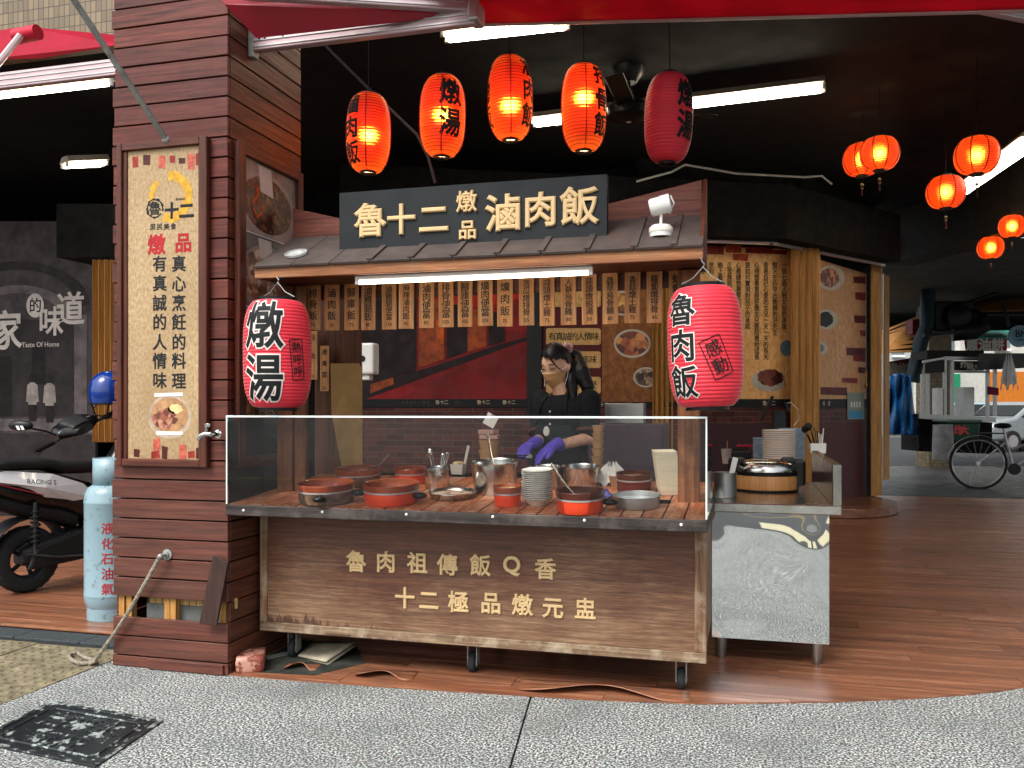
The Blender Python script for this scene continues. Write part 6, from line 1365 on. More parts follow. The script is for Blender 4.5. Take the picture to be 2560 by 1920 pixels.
for dx in (-.11, -.06): mb.add([gc_+Vector(((r_*.935)*math.cos(base_a+a), (r_*.935)*math.sin(base_a+a), z)) for a, z in ((dx*3-.06, .752), (dx*3+.06, .752), (dx*3+.06, .761), (dx*3-.06, .761))], [(0, 1, 2, 3)])
# ------------------------------------------------------------------ scooter (seen from its rear right)
SP = GZ(64, 1480, .0075); SP.z = .0075; sx_ = (_R*.52+_F*.854).normalized(); sy_ = Vector((-sx_.y, sx_.x, 0))
SM = Matrix((( sx_.x, sy_.x, 0, SP.x), (sx_.y, sy_.y, 0, SP.y), (0, 0, 1, SP.z), (0, 0, 0, 1)))
def S(x, y, z): return SM @ Vector((x, y, z))
sco = thing('scooter', 'black motor scooter with white tail panel parked left of the pillar', 'scooter', SP)
SBLK = plain('scooter_black', '#0c0d0f', .25, var=.1, coat=.4); SMAT = plain('scooter_matt', '#17181b', .55, var=.15); SWHT = plain('scooter_white', '#c9c9cb', .25, var=.05, coat=.5); SGRY = plain('engine_grey', '#3c3e42', .4, .6, var=.3, scale=20)
def swheel(x, r, w_):
    M = SM @ Matrix.Translation((x, 0, r)) @ Matrix.Rotation(math.pi/2, 4, 'X')
    M3 = M.to_3x3().to_4x4(); c = M.translation
    ty = MB().lathe([(r*.58, -w_*.42), (r*.74, -w_*.5), (r*.92, -w_*.42), (r*.985, -w_*.2), (r, 0), (r*.985, w_*.2), (r*.92, w_*.42), (r*.74, w_*.5), (r*.58, w_*.42)], c, 40, M3).build('wheel', RUBBER, sco)
    MB().lathe([(r*.6, -w_*.4), (r*.56, -w_*.3), (r*.5, -w_*.1), (r*.5, w_*.1), (r*.56, w_*.3), (r*.6, w_*.4)], c, 32, M3).build('rim', SGRY, ty)
    for i in range(5): MB().tube([c+M3 @ Vector((r*.1*math.cos(a), r*.1*math.sin(a), 0)) if e_ == 0 else c+M3 @ Vector((r*.52*math.cos(a), r*.52*math.sin(a), 0)) for e_, a in ((0, 1.2566*i), (1, 1.2566*i))], .014, 6).build('spoke', SMAT, ty)
    MB().lathe([(.0001, -.05), (.045, -.045), (.05, 0), (.045, .045), (.0001, .05)], c, 16, M3).build('hub', SGRY, ty)
    mb_ = MB()
    for i in range(26):
        a = 2*math.pi*i/26
        for s_ in (-1, 1): mb_.tube([c+M3 @ Vector((r*1.0*math.cos(a), r*1.0*math.sin(a), .004*s_)), c+M3 @ Vector((r*.97*math.cos(a+.1), r*.97*math.sin(a+.1), s_*w_*.34))], .0028, 4)
    mb_.build('tread', BLKPL, ty)['kind'] = 'stuff'
swheel(0, .225, .12); swheel(1.29, .225, .1)
def shell(name, secs, mt, n=16, parent=None):   # loft along x: (x, z centre, half width, half height, roundness)
    def fn(u, v_):
        j = v_*(len(secs)-1); i = min(int(j), len(secs)-2); t_ = j-i; t_ = t_*t_*(3-2*t_); a = [secs[i][k]*(1-t_)+secs[i+1][k]*t_ for k in range(5)]
        an = 2*math.pi*u; c_, s_ = math.cos(an), math.sin(an); p_ = a[4]
        return S(a[0], a[2]*math.copysign(abs(c_)**p_, c_), a[1]+a[3]*math.copysign(abs(s_)**p_, s_))
    mb = MB().grid(fn, n*2, len(secs)*4, True, True)
    for v_ in (0, 1): mb.add([fn(i/(2*n), v_) for i in range(2*n)], [tuple(range(2*n))])
    return mb.build(name, mt, parent or sco)
shell('tail_body', [(-.42, .80, .05, .03, .8), (-.3, .77, .11, .07, .7), (-.05, .70, .15, .11, .7), (.2, .66, .16, .13, .6), (.42, .56, .15, .16, .6), (.55, .42, .14, .12, .6)], SBLK)
shell('seat', [(-.4, .855, .08, .02, .8), (-.2, .875, .13, .04, .7), (.1, .865, .14, .04, .6), (.2, .835, .15, .045, .6), (.45, .825, .12, .045, .6), (.6, .80, .06, .03, .7)], plain('seat_vinyl', '#121214', .5, var=.1))
shell('under_tail', [(-.3, .66, .08, .05, .7), (0, .56, .11, .06, .7), (.3, .48, .12, .08, .7)], SMAT)
# white side panels with bulge and lettering
for s_ in (-1, 1):
    P = [(-.42, .80), (-.2, .835), (.1, .80), (.32, .72), (.45, .60), (.30, .575), (.05, .64), (-.2, .745)]
    o_ = MB(); n_ = len(P); vs = [S(x, s_*(.145 if -.1 < x < .5 else .11), z) for x, z in P]; cm = [S(.03, s_*.185, .715)]
    o_.add(vs+cm, [(i, (i+1) % n_, n_) for i in range(n_)]); pn = o_.build('side_panel', SWHT, sco, solid=.006)
    pts = [S(-.38, s_*.137, .79), S(-.2, s_*.160, .735), S(.02, s_*.183, .665)]; MB().tube(pts, .0035, 5).build('red_stripe', plain('stripe_red', '#8f2430', .4), pn)
mb = MB(); put(mb, word('RACING S', .01), S(.0, -.196, .755), (S(1, -.02, -.1)-S(0, 0, 0)).normalized(), UZ, .032, 0, (S(0, -1, 0)-S(0, 0, 0))); mb.build('lettering', BLK, sco)
MB().lathe([(.0001, .004), (.022, .003), (.026, 0)], S(.62, -.13, .56), 18, (S(0, -1, 0)-S(0, 0, 0)).to_track_quat('Z', 'Y').to_matrix().to_4x4()).build('badge_emblem', SGRY, sco)
# engine, swingarm, shock, mudguard
shell('engine', [(-.05, .24, .06, .05, .6), (.1, .27, .1, .08, .6), (.3, .3, .13, .1, .6), (.48, .31, .12, .1, .6), (.56, .31, .06, .06, .7)], SGRY).location = (0, 0, 0)
MB().wprism([S(-.08, -.14, .17), S(.35, -.16, .2), (S(.42, -.16, .30)), S(.3, -.16, .40), S(-.02, -.14, .31)], S(0, -.03, 0)-S(0, 0, 0)).build('transmission_case', SMAT, sco, bevel=.015, seg=2)
MB().lathe([(.0001, .02), (.05, .02), (.06, .01), (.062, 0)], S(.42, -.16, .32), 22, (S(0, -1, 0)-S(0, 0, 0)).to_track_quat('Z', 'Y').to_matrix().to_4x4()).build('fan_cover', BLKPL, sco)
mb = MB(); sp_ = []
for i in range(90):
    a = i*.5; sp_.append(S(-.02+.03*math.cos(a), -.15+.03*math.sin(a), .34+.0026*i))
MB().tube(sp_, .006, 5).build('shock_spring', SMAT, sco); MB().cyl(S(-.02, -.15, .25), S(-.02, -.15, .62), .014).build('shock_absorber', SGRY, sco)
def mud(u, v_): a = math.radians(20+150*v_); r_ = .275; return S(-r_*math.cos(a)*1.0, (u-.5)*.17, .23+r_*math.sin(a))
MB().grid(mud, 7, 18).build('mudguard', SMAT, sco, solid=.006)
MB().wprism([S(-.46, .02, .62), S(-.40, .02, .64), S(-.36, .02, .30), S(-.42, .02, .25)], S(0, -.04, 0)-S(0, 0, 0)).build('splash_guard', SMAT, sco, bevel=.008)
MB().wprism([S(-.46, -.09, .42), S(-.46, .09, .42), S(-.47, .09, .53), S(-.47, -.09, .53)], S(-.004, 0, 0)-S(0, 0, 0)).build('number_plate', WHITEP, sco)
MB().cyl(S(-.2, .2, .32), S(.25, .18, .26), .055, .045, 16).build('muffler', SGRY, sco)
for i in range(6): MB().bb(-.002, .002, -.015, .015, -.06, .06, Matrix.Translation(S(.2+.02*i, -.165, .33)) @ SM.to_3x3().to_4x4()).build('cooling_fin', SGRY, sco)
MB().tube([S(.3, -.17, .42), S(.42, -.18, .5), S(.55, -.12, .6)], .008, 6).build('hose', BLKPL, sco)
MB().tube([S(-.08, -.16, .28), S(.1, -.19, .24), S(.34, -.19, .22)], .01, 6).build('side_stand', SGRY, sco)
# floorboard, leg shield, front
MB().wprism([S(.5, -.16, .27), S(.9, -.18, .27), S(.9, .18, .27), S(.5, .16, .27)], (0, 0, .06)).build('floorboard', SMAT, sco, bevel=.015)
shell('leg_shield', [(.86, .3, .15, .06, .6), (.93, .5, .2, .1, .6), (.98, .72, .2, .12, .6), (.94, .92, .14, .08, .6), (.9, 1.0, .08, .05, .6)], SBLK)
shell('front_nose', [(.95, .65, .18, .22, .7), (1.12, .66, .15, .2, .7), (1.25, .62, .09, .12, .7), (1.32, .58, .03, .04, .8)], SBLK)
shell('front_mudguard', [(1.05, .44, .05, .03, .7), (1.25, .49, .065, .04, .7), (1.45, .42, .05, .03, .7)], SBLK)
for s_ in (-1, 1): MB().cyl(S(1.29, s_*.075, .225), S(1.1, s_*.075, .62), .018).build('fork', SGRY, sco)
# steering turned to the side stand: bar runs from near left to far right
gl_, gr_ = GD(89, 1126, 6.2), GD(292, 1026, 6.75); hc_ = gl_.lerp(gr_, .5); hy = (gl_-gr_).normalized(); hx = Vector((-hy.y, hy.x, 0)).normalized()*-1
if hx.dot(_F) < 0: hx = -hx
hz_ = hy.cross(hx); hz_ = hz_ if hz_.z > 0 else -hz_; hw = (gl_-gr_).length/2
HM = Matrix(((hx.x, hy.x, hz_.x, hc_.x), (hx.y, hy.y, hz_.y, hc_.y), (hx.z, hy.z, hz_.z, hc_.z), (0, 0, 0, 1)))
def Hb(x, y, z): return HM @ Vector((x, y, z))
oldS = S
def S(x, y, z): return Hb(x, y, z)
shell('handlebar_cover', [(-.09, .0, .07, .025, .7), (-.02, .02, .17, .045, .7), (.07, .03, .16, .055, .7), (.2, .0, .09, .05, .7), (.27, -.03, .03, .03, .7)], SBLK)
shell('dash', [(-.07, .035, .07, .02, .7), (.05, .075, .09, .03, .7), (.14, .05, .06, .03, .7)], SMAT)
S = oldS
shell('steering_column', [(.62, .78, .07, .12, .7), (.72, .92, .06, .12, .7), (.78, 1.02, .05, .08, .7)], SBLK)
for s_ in (-1, 1):
    MB().cyl(Hb(0, s_*.12, .0), Hb(-.02, s_*(hw-.12), 0), .013).build('handlebar', SGRY, sco); MB().cyl(Hb(-.02, s_*(hw-.13), 0), Hb(-.02, s_*hw, 0), .019).cyl(Hb(-.02, s_*hw, 0), Hb(-.02, s_*(hw+.02), 0), .014).build('grip', BLKPL, sco)
    MB().tube([Hb(.03, s_*.2, -.01), Hb(.06, s_*.26, -.03), Hb(.04, s_*(hw-.02), -.05)], .007, 6).build('brake_lever', SGRY, sco)
    e_ = GD(52, 1064, 6.15) if s_ > 0 else Hb(.05, -.42, .18)
    MB().tube([Hb(.02, s_*.16, .03), Hb(.05, s_*.2, .08), (Hb(.05, s_*.24, .1)+e_)/2, e_], .008, 6).build('mirror_stalk', BLKPL, sco)
    m_ = MB().ball((0, 0, 0), .09, 16, 9, .3, 1, .42).build('mirror', BLKPL, sco); m_.data.transform(Matrix.Translation(e_) @ Matrix.Rotation(ANG-math.pi/2, 4, 'Z'))
    for dx_ in (-.02, .01): MB().wprism([e_-_F*.03+_R*(dx_), e_-_F*.03+_R*(dx_+.02), e_-_F*.03+_R*(dx_+.035)-UZ*.03, e_-_F*.03+_R*(dx_+.015)-UZ*.03], _F*-.002).build('mirror_reflector', WHITEP, m_)
# helmet
hp = GD(272, 975, 6.55); t = thing('helmet', 'glossy dark blue helmet hung on the scooter mirror', 'helmet', hp-UZ*.13)
HB = plain('helmet_blue', '#0b2f7a', .15, var=.1, coat=.6)
MB().lathe([(.128, -.10), (.138, -.05), (.140, 0), (.128, .06), (.098, .105), (.055, .135), (.0001, .145)], hp, 30).build('shell', HB, t)
MB().lathe([(.129, -.1), (.134, -.098), (.134, -.11), (.122, -.112), (.12, -.08)], hp, 30).build('rim', BLKPL, t)
MB().tube([hp+Vector((-.08, -.09, -.1)), hp+Vector((-.04, -.09, -.19)), hp+Vector((.03, -.06, -.2)), hp+Vector((.07, -.08, -.1))], .007, 5).build('strap', BLKPL, t)
# ------------------------------------------------------------------ small things on the ground
def brickm():
    m = irons('old_brick', '#7c3f31', '#b98a78', .5); return m
bq = GZ(628, 1668, .008); M = Matrix.Translation((bq.x, bq.y, .003)) @ Matrix.Rotation(math.radians(28), 4, 'Z')
bm = bmesh.new(); bmesh.ops.create_cube(bm, size=1); bmesh.ops.subdivide_edges(bm, edges=bm.edges[:], cuts=5, use_grid_fill=True)
rb = random.Random(11)
for v in bm.verts:
    v.co = Vector((v.co.x*.13, v.co.y*.19, v.co.z*.078)); e_ = sum(abs(abs(c)-h_) < 1e-4 for c, h_ in zip(v.co, (.065, .095, .039)))
    sh_ = .0 if e_ < 2 else (.006 if e_ == 2 else .012); v.co *= 1-sh_/.1*rb.uniform(.4, 1); v.co += Vector((rb.uniform(-1, 1), rb.uniform(-1, 1), rb.uniform(-.6, .6)))*.002; v.co.z += .039
me = bpy.data.meshes.new('brick'); bm.to_mesh(me); bm.free(); me.materials.append(brickm()); me.transform(M)
for p_ in me.polygons: p_.use_smooth = True
o = bpy.data.objects.new('loose_brick', me); col.objects.link(o); tag(o, 'chipped red brick lying beside the pillar foot', 'brick')
sq = [GZ(745, 1640, .018), GZ(815, 1655, .02), GZ(886, 1612, .055), GZ(783, 1606, .03)]
def shf(u, v_): return sq[0].lerp(sq[1], u).lerp(sq[3].lerp(sq[2], u), v_)+UZ*(.012*u*v_)
o = MB().grid(shf, 8, 8).build('old_board', plain('pale_board', '#a39c86', .7, var=.25, scale=12), solid=.008); tag(o, 'pale warped board lying under the left end of the cart', 'board')
o = MB().grid(lambda u, v_: shf(u, v_)+Vector((.012, -.004, -.013)), 8, 8).build('old_board', plain('pale_board2', '#7d7868', .75, var=.25, scale=12), solid=.006); tag(o, 'darker second board directly below the pale warped one', 'board')
o = MB().tube([GZ(664, 1644, .02), GZ(705, 1634, .014), GZ(740, 1628, .012)], .006, 6).tube([GZ(668, 1648, .014), GZ(705, 1639, .012), GZ(735, 1634, .012)], .004, 6).build('steel_strip', ALU); tag(o, 'thin bright metal strip between brick and caster', 'metal strip')
# manhole cover
mh = [Vector((-2.863, 3.057, 0)), Vector((-2.249, 2.979, 0)), Vector((-2.19, 2.53, 0)), Vector((-2.80, 2.608, 0))]
mc = (mh[0]+mh[2])/2; mu = (mh[1]-mh[0]); mv = (mh[0]-mh[3]); t = thing('manhole_cover', 'worn black cast-iron cover with raised characters set in the pavement', 'manhole cover', mc)
IRON = irons('worn_iron', '#12171b', '#8d9692', .58); IRON2 = irons('worn_iron_rim', '#1a1f22', '#8d9692', .52)
def MHp(u, v_, z=0): return mc+mu*(u-.5)+mv*(v_-.5)+UZ*z
MB().wprism([MHp(0, 0, .0005), MHp(1, 0, .0005), MHp(1, 1, .0005), MHp(0, 1, .0005)], (0, 0, .003)).build('plate', IRON, t)
for a, b_, c, d in ((0, 0, 1, .05), (0, .95, 1, 1), (0, .0505, .035, .9495), (.965, .0505, 1, .9495)): MB().wprism([MHp(a, b_, .0037), MHp(c, b_, .0037), MHp(c, d, .0037), MHp(a, d, .0037)], (0, 0, .004)).build('rim', IRON2, t, bevel=.001)
MB().tube([MHp(.1+.8*x, .14+.72*y, .004) for x, y in ((.05, 0), (.95, 0), (1, .08), (1, .92), (.95, 1), (.05, 1), (0, .92), (0, .08))], .0055, 6, True).build('raised_border', IRON2, t)
un = mu.normalized(); vn = mv.normalized()
for ch, u, v_, s_ in (('自', .28, .66, .13), ('來', .5, .66, .13), ('水', .72, .66, .13), ('新', .38, .3, .12), ('莊', .62, .3, .12)):
    put(MB(), glyph(ch, .03), MHp(u, v_, .0032), un, vn, s_, .004, UZ).build('character', IRON2, t)
# ------------------------------------------------------------------ arcade and street at the far right
def Q(x, y, d): return GD(x*K, y*K, d)                       # a point seen at view position (x, y) at distance d
def QZ(x, d, z): p = GD(x*K, HOR, d); return Vector((p.x, p.y, z))
def zoomx(X): return (2160+X/2.1826)/K
def zoomy(Y): return (560+Y/2.1826)/K
def Zp(X, Y, d): return Q(zoomx(X), zoomy(Y), d)
def slabp(pts, d, t_, mt, name, parent, bev=0): return MB().wprism([Zp(x, y, d) for x, y in pts], _F*t_).build(name, mt, parent, bevel=bev)
ac = MB().wprism([QZ(1905, 12.2, 3.45), QZ(2700, 12.2, 3.45), QZ(2700, 20, 3.45), QZ(1905, 20, 3.45)], (0, 0, .2)).build('arcade_ceiling', plain('grey_plaster', '#55544f', .8, var=.2, scale=2)); tag(ac, kind='structure')
st2 = MB().wprism([QZ(1850, 19, .003), QZ(3200, 19, .003), QZ(3200, 60, .003), QZ(1850, 60, .003)], (0, 0, .003)).build('street', ASPH); tag(st2, kind='structure')
# far buildings over the street
def facade(label, x0, x1, d, z1, mt, rows, cols, shop):
    a_ = QZ(x0, d, 0); b__ = QZ(x1, d, 0); t = thing('shop_building', label, 'building', a_); dv = b__-a_
    MB().wprism([a_, b__, b__+UZ*z1, a_+UZ*z1], _F*3).build('wall', mt, t)
    MB().wprism([a_+dv*.04+UZ*.1, a_+dv*.96+UZ*.1, a_+dv*.96+UZ*2.7, a_+dv*.04+UZ*2.7], _F*-.06).build('shopfront', shop, t)
    for i in range(cols):
        for j in range(rows):
            p = a_+dv*((i+.25)/cols)+UZ*(3.6+j*3); w_ = MB().wprism([p, p+dv*(.5/cols), p+dv*(.5/cols)+UZ*1.6, p+UZ*1.6], _F*-.05).build('window', plain('far_glass', '#5d6a70', .15), t)
            MB().wprism([p-UZ*.1, p+dv*(.5/cols)-UZ*.1, p+dv*(.5/cols), p], _F*-.16).build('sill', WHITEP, w_)
facade('pale building with orange shopfront far across the street', 2130, 2330, 34, 22, plain('far_white', '#bab8b0', .8), 2, 3, plain('shop_orange', '#b86a20', .5))
facade('white building with green shopfront far across the street', 2020, 2128, 36, 22, plain('far_white2', '#c4c5c1', .8), 2, 2, plain('shop_green', '#1f7a58', .5))
facade('grey building far down the street behind the tarpaulin', 1860, 2018, 38, 22, plain('far_grey', '#a5a8a8', .8), 2, 3, plain('shop_pale', '#8a8e8c', .5))
# cars
def car(label, cx, gy, d, ln, colr, head):
    p = QZ(cx, d, .006); ax = head.normalized(); ay = Vector((-ax.y, ax.x, 0)); t = thing('parked_car', label, 'car', p); pm = plain('car_'+colr[1:], colr, .25, .3, var=.05, coat=.6)
    def cp(x, y, z): return p+ax*x+ay*y+UZ*z
    prof = [(-2.1, .35), (-2.15, .7), (-2.0, .92), (-1.5, .98), (-.85, 1.42), (.45, 1.45), (1.15, 1.0), (1.95, .85), (2.12, .6), (2.1, .32)]
    MB().wprism([cp(x, -.82, z) for x, z in prof], ay*1.64).build('body', pm, t, bevel=.08, seg=2)
    for y in (-.826, .826):
        w_ = MB().wprism([cp(-1.25, y, 1.0), cp(-.75, y, 1.36), (cp(.4, y, 1.38)), cp(.95, y, 1.0)], ay*(.004 if y > 0 else -.004)).build('side_window', plain('car_glass', '#12181c', .08), t)
    MB().wprism([cp(.52, -.7, 1.38), cp(.52, .7, 1.38), cp(1.12, .72, 1.03), cp(1.12, -.72, 1.03)], (ax*.3+UZ*.5)*.03).build('windscreen', plain('car_glass', '#12181c', .08), t)
    MB().wprism([cp(-.95, -.7, 1.37), cp(-.95, .7, 1.37), cp(-1.5, .72, 1.02), cp(-1.5, -.72, 1.02)], (ax*-.3+UZ*.5)*.03).build('rear_window', plain('car_glass', '#12181c', .08), t)
    for x in (-1.3, 1.35):
        for y in (-.8, .8):
            w_ = MB().cyl(cp(x, y-.1, .31), cp(x, y+.1, .31), .31, n=20).build('wheel', RUBBER, t); MB().cyl(cp(x, y-.105, .31), cp(x, y+.105, .31), .19, n=14).build('rim', ALU, w_)
    for y in (-.6, .6): MB().bb(-.03, .03, -.14, .14, -.07, .07, Matrix.Translation(cp(2.1, y, .68))).build('headlight', WHITEP, t, bevel=.02); MB().bb(-.03, .03, -.12, .12, -.1, .1, Matrix.Translation(cp(-2.12, y, .78))).build('tail_light', plain('tail_red', '#7a1418', .2), t, bevel=.02)
    MB().wprism([cp(-2.17, -.25, .55), cp(-2.17, .25, .55), cp(-2.17, .25, .7), cp(-2.17, -.25, .7)], ax*-.01).build('number_plate', WHITEP, t)
car('silver grey car parked on the street at the right edge', 2205, 0, 26, 4, '#8d9294', _R*-.85+_F*-.3)
car('pale blue car on the street seen through the stall frame', 2120, 0, 28, 4, '#8fb0bd', _R*.35+_F*.9)
# tiled pier
pr = MB().wprism([QZ(zoomx(355), 18.5, 0), QZ(zoomx(478), 18.5, 0), QZ(zoomx(478), 18.5, 3.4), QZ(zoomx(355), 18.5, 3.4)], _F*.6).build('tiled_pier', TILEM); tag(pr, 'beige tiled pier behind the fried food stall', 'pier')
# striped awnings
TAN = plain('tan_canvas', '#a8763e', .7, var=.15)
t = thing('tan_awning', 'tan canvas awning on dark bars left of the exhaust hood', 'awning', Zp(200, 700, 17))
MB().wprism([Zp(95, 590, 17.5), Zp(300, 505, 17.5), Zp(300, 700, 16), Zp(95, 705, 16)], UZ*.02).build('canvas', TAN, t)
for i in range(7): MB().tube([Zp(95, 600+i*16, 17.3-.2*i), Zp(300, 520+i*26, 17.3-.2*i)], .018, 5).build('bar', BLKPL, t)
t = thing('tan_awning', 'tan canvas awning at the right edge over the street signs', 'awning', Zp(720, 440, 18))
MB().wprism([Zp(555, 440, 18), Zp(980, 330, 18), Zp(980, 470, 16.5), Zp(580, 482, 16.5)], UZ*.02).build('canvas', TAN, t)
for a_, b__ in (((540, 440), (980, 290)), ((580, 490), (980, 490)), ((760, 420), (790, 560))): MB().tube([Zp(*a_, 16.4), Zp(*b__, 16.4)], .035, 6).build('bar', BLKPL, t)
# exhaust hood and ducts
DK = plain('sooty_metal', '#2a2c2c', .5, .5, var=.4, scale=4); t = thing('exhaust_hood', 'sooty exhaust fan box with thick bent duct hanging over the stall', 'exhaust duct', Zp(470, 590, 16))
slabp([(385, 420), (600, 420), (600, 585), (385, 585)], 16, .7, DK, 'fan_box', t, .03)
MB().lathe([(.0001, -.1), (.22, -.1), (.25, 0), (.22, .08), (.15, .1), (.0001, .12)], Zp(510, 505, 15.95), 24, (_F*-1).to_track_quat('Z', 'Y').to_matrix().to_4x4()).build('fan_cover', BLKPL, t)
MB().tube([Zp(480, 600, 15.9), Zp(600, 590, 15.8), Zp(650, 560, 15.8), Zp(640, 520, 15.9), Zp(580, 500, 16)], .14, 12).build('duct', DK, t)
MB().tube([Zp(350, 300, 16), Zp(345, 560, 16), Zp(310, 640, 16), Zp(265, 860, 16)], .13, 12).build('down_duct', plain('blue_black_duct', '#1c2a30', .5, .3), t)
slabp([(330, 600), (620, 570), (620, 585), (330, 615)], 15.6, .1, DK, 'bracket', t)
slabp([(265, 520), (330, 520), (330, 600), (265, 600)], 16.3, .3, plain('red_box', '#5a1a1c', .5), 'switch_box', t)
# green canopy and banners
t = thing('green_canopy', 'turquoise green canopy over the red banner', 'canopy', Zp(720, 630, 20))
MB().wprism([Zp(600, 632, 20), Zp(690, 555, 21), Zp(800, 590, 21), Zp(800, 634, 20)], UZ*.03).build('canvas', plain('turquoise', '#3aa58c', .6), t)
def banner(label, pts, d, txt, xs, y, s_, mt, wm):
    t = thing('banner', label, 'banner', Zp(*pts[0], d)); slabp(pts, d, .02, mt, 'cloth', t); mb = MB()
    for c_, x in zip(txt, xs): put(mb, glyph(c_, .04), Zp(x, y, d-.02), _R, UZ, s_*d/FPX/2.1826, 0, -_F)
    mb.build('lettering', wm, t)
RB = plain('banner_red', '#a8182a', .6)
banner('red banner with white characters under the green canopy', [(548, 630), (780, 628), (780, 692), (556, 694)], 19.5, '蔥油餅', (590, 660, 730), 660, 62, RB, WHITEP)
banner('dim red banner with pale characters above the blue tarpaulin', [(118, 755), (255, 730), (255, 828), (118, 835)], 16.5, '蔥油餅', (150, 190, 232), 792, 58, plain('banner_dim', '#5c1820', .7), plain('dim_white', '#8a8078', .7))
# round coffee sign
t = thing('round_sign', 'round pale blue shop sign with dark letters at the right edge', 'sign', Zp(845, 665, 20)); c_ = Zp(850, 612, 20); k = 20/FPX/2.1826
Mz = (_F*-1).to_track_quat('Z', 'Y').to_matrix().to_4x4(); MB().lathe([(.0001, .04), (56*k, .04), (60*k, .02), (60*k, -.04), (.0001, -.04)], c_, 36, Mz).build('disc', plain('sign_blue', '#8fc0dc', .5), t)
MB().lathe([(52*k, .042), (54*k, .046), (56*k, .042)], c_, 36, Mz).build('ring', WHITEP, t)
mb = MB(); put(mb, word('BM', .01), c_-_F*.05+_R*2*k+UZ*12*k, _R, UZ, 36*k, 0, -_F); put(mb, word('ESPRESSO', .0), c_-_F*.05+_R*8*k-UZ*22*k, _R, UZ, 10*k, 0, -_F); mb.build('lettering', plain('sign_navy', '#14253a', .5), t)
# stainless fried-food stall
t = thing('fried_food_stall', 'stainless framed food stall with black header sign and dark base', 'food stall', QZ(zoomx(480), 15.2, 0)); d = 15.2
def post(x, y0, y1, w_=14, dd=d): slabp([(x, y0), (x+w_, y0), (x+w_, y1), (x, y1)], dd, .06, STEELD, 'post', t)
for x, a_, b__ in ((315, 820, 1040), (345, 820, 1040), (438, 730, 1080), (478, 730, 1070), (672, 790, 1070), (712, 790, 1050)): post(x, a_, b__)
slabp([(325, 745), (445, 725), (445, 735), (325, 757)], d, .06, STEELD, 'rail', t); slabp([(440, 722), (660, 727), (660, 745), (440, 742)], d, .06, STEELD, 'rail', t); slabp([(495, 800), (680, 800), (680, 812), (495, 812)], d, .06, STEELD, 'rail', t)
slabp([(335, 757), (440, 740), (440, 808), (335, 815)], d, .04, BLKPL, 'side_sign', t); slabp([(497, 747), (655, 747), (655, 799), (497, 799)], d, .04, BLKPL, 'header_sign', t)
mb = MB(); k = d/FPX/2.1826
for c_, x, y in (('炸', 545, 768), ('雞', 580, 776), ('大', 612, 782)): put(mb, glyph(c_, .02), Zp(x, y, d-.03), _R, UZ, 36*k, 0, -_F)
mb.build('lettering', WHITEP, t)
slabp([(300, 1035), (720, 1055), (720, 1082), (300, 1062)], d-.2, .9, STEELD, 'counter', t); slabp([(300, 1063), (700, 1083), (700, 1255), (300, 1240)], d, .7, BLACKC, 'base', t)
slabp([(545, 890), (602, 890), (602, 1050), (545, 1055)], d-.05, .3, STEELD, 'upright_cabinet', t); slabp([(402, 895), (430, 895), (430, 1045), (402, 1045)], d-.05, .2, ALU, 'side_cabinet', t)
slabp([(345, 690), (655, 690), (655, 722), (345, 735)], d+.1, .5, plain('stall_roof', '#1c1a18', .7), 'roof', t)
for y in (880, 940, 985): slabp([(318, y), (350, y), (350, y+6), (318, y+6)], d, .05, STEELD, 'rung', t)
slabp([(655, 705), (880, 705), (880, 785), (655, 795)], 14.8, .2, plain('lightbox', '#3a3a3a', .4), 'light_box', t)
# blue tarpaulin
def tarp(u, v_):
    X = 112+(190-40*v_*(1-v_))*u*(1.0-.25*(1-v_)); Y = 842+(308)*v_-26*math.sin(u*2.6)*(1-v_); p = Zp(X, Y, 15.2-.5*math.sin(u*math.pi)*(.5+.5*v_)+.08*math.sin(u*23+v_*5)+.07*math.sin(v_*11+u*9)); return p
tp_ = MB().grid(tarp, 40, 30).build('tarpaulin', plain('blue_tarp', '#124e80', .4, var=.2), solid=.01); tag(tp_, 'crumpled blue tarpaulin covering goods beside the folding door', 'tarpaulin')
# green crate cart
t = thing('green_crate', 'dark green tub with red characters in front of the stall', 'tub', Zp(560, 1190, 14.3)); slabp([(470, 1080), (640, 1080), (628, 1190), (482, 1190)], 14.3, .5, plain('crate_green', '#1d4a34', .5), 'tub', t, .03); slabp([(465, 1068), (650, 1068), (650, 1084), (465, 1084)], 14.25, .6, plain('crate_lid', '#5f7468', .35), 'lid', t, .02)
mb = MB()
for c_, x in (('炸', 515), ('大', 548)): put(mb, glyph(c_, .05), Zp(x, 1125, 14.27), _R, UZ, 46*14.3/FPX/2.1826, 0, -_F)
mb.build('lettering', plain('white_red', '#c04a50', .5), t)
o = MB().cyl(Zp(432, 1285, 14.2), Zp(430, 1095, 14.2), .17, .15, 16).build('wrapped_roll', plain('grey_wrap', '#8a8a88', .5, var=.25, scale=8)); tag(o, 'grey plastic-wrapped roll standing beside the green tub', 'roll')
# hanging white bag and red cloth by the stall
o = bagmesh(Zp(790, 950, 14.6), .13, 9).build('hanging_bag', plain('bag_white', '#c9c9c6', .5)); o.data.transform(Matrix.Translation(Zp(790, 890, 14.6)) @ Matrix.Diagonal((.8, .8, 5, 1)) @ Matrix.Translation(-Zp(790, 950, 14.6))); tag(o, 'white bag hanging from the stall light box', 'bag')
slab_r = MB().wprism([Zp(675, 885, 15), Zp(735, 895, 15), Zp(735, 935, 15), Zp(675, 930, 15)], _F*.02).build('red_cloth', plain('red_rag', '#7a1c3a', .7)); tag(slab_r, 'dark red cloth hung on the stall post', 'cloth')
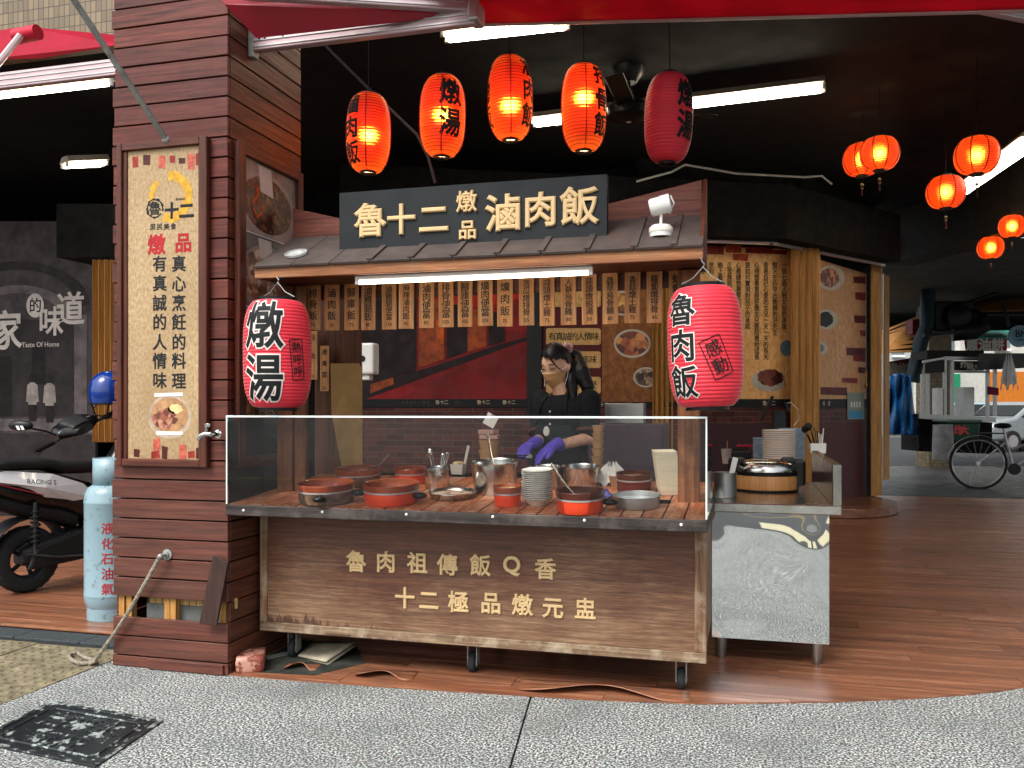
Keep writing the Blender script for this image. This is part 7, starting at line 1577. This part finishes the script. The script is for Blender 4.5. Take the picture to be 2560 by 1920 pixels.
# bicycle
bd = 13.6; kk = bd/FPX/2.1826
BW = Zp(622, 1290, bd); wr_ = 128*kk; bp = Vector((BW.x, BW.y, .003)); bx_ = (_R*.93-_F*.36).normalized(); by_ = Vector((-bx_.y, bx_.x, 0))
bc = thing('bicycle', 'silver step-through bicycle with mudguards parked in the arcade', 'bicycle', bp)
def Bp(x, y, z): return bp+bx_*x+by_*y+UZ*z
r_ = .395*(wr_/.37); sc2 = r_/.335
def bwheel(x):
    w_ = MB().tube([Bp(x+r_*math.cos(a), 0, r_+r_*math.sin(a)) for a in [2*math.pi*i/36 for i in range(36)]], .02, 7, True).build('wheel', RUBBER, bc)
    MB().tube([Bp(x+r_*.93*math.cos(a), 0, r_+r_*.93*math.sin(a)) for a in [2*math.pi*i/36 for i in range(36)]], .012, 6, True).build('rim', ALU, w_)
    sp_ = MB()
    for i in range(18): a = 2*math.pi*i/18; sp_.tube([Bp(x, .02*(-1)**i, r_), Bp(x+r_*.93*math.cos(a), 0, r_+r_*.93*math.sin(a))], .0022, 4)
    sp_.build('spokes', ALU, w_)['kind'] = 'stuff'; MB().cyl(Bp(x, -.05, r_), Bp(x, .05, r_), .03, n=10).build('hub', ALU, w_)
    MB().grid(lambda u, v_: Bp(x+(r_+.045)*math.cos(math.radians(10+160*v_)), (u-.5)*.05, r_+(r_+.045)*math.sin(math.radians(10+160*v_))), 4, 24).build('mudguard', ALU, bc, solid=.004)
bwheel(0); bwheel(1.08*sc2)
s2 = sc2
for a_, b__, rr_ in (((0, 0, r_), (.42, 0, .27), .014), ((0, 0, r_), (.33, 0, .62), .012), ((.42, 0, .27), (.30, 0, .80), .017), ((.42, 0, .29), (.88, 0, .62), .022), ((.36, 0, .52), (.86, 0, .72), .018), ((1.08, 0, r_/s2), (.84, 0, .86), .018), ((.84, 0, .86), (.82, 0, .98), .016)):
    MB().tube([Bp(a_[0]*s2, 0, a_[2]*s2 if a_[2] != r_ else r_), Bp(b__[0]*s2, 0, b__[2]*s2)], rr_, 7).build('frame_tube', ALU, bc)
MB().ball(Bp(.29*s2, 0, .84*s2), .13, 12, 8, 1, .7, .35).build('saddle', BLKPL, bc); MB().tube([Bp(.72*s2, -.26, 1.0*s2), Bp(.82*s2, -.1, .99*s2), Bp(.82*s2, .1, .99*s2), Bp(.72*s2, .26, 1.0*s2)], .013, 7).build('handlebar', ALU, bc)
MB().cyl(Bp(.42*s2, -.04, .27*s2), Bp(.42*s2, -.05, .27*s2), .09, n=18).build('chainring', BLKPL, bc); MB().wprism([Bp(-.1, -.06, r_*2.18), Bp(.3*s2, -.06, r_*2.18), Bp(.3*s2, .06, r_*2.18), Bp(-.1, .06, r_*2.18)], (0, 0, .02)).build('rear_rack', BLKPL, bc)
MB().tube([Bp(0, .05, r_), Bp(-.1, .16, .01)], .008, 5).build('kickstand', ALU, bc)
# dark motor scooter at the right edge
cp_ = copy_tree(sco); nm = Matrix.Translation(QZ(zoomx(900), 12.4, .004)) @ Matrix.Rotation(math.radians(170), 4, 'Z')
cp_.matrix_basis = nm
tag(cp_, 'black motor scooter at the right edge in front of the bicycle', 'scooter')
for i, (x0, y0, x1, y1, d_, c1, txt) in enumerate(((680, 520, 740, 555, 22, '#b8bcb8', ''), (300, 700, 345, 760, 19, '#8a2020', ''))):
    t = thing('shop_sign', ('pale hanging shop sign above the green canopy', 'dark red box sign beside the down duct')[i], 'sign', Zp(x0, y1, d_)); slabp([(x0, y0), (x1, y0), (x1, y1), (x0, y1)], d_, .15, plain('sign_%d' % i, c1, .5), 'box', t)
eb = MB().wprism([QZ(1905, 20.1, 3.1), QZ(2700, 20.1, 3.1), QZ(2700, 20.5, 3.1), QZ(1905, 20.5, 3.1)], (0, 0, .8)).build('beam', BLACKC); tag(eb, kind='structure')
bpy.data.objects.remove(_to)
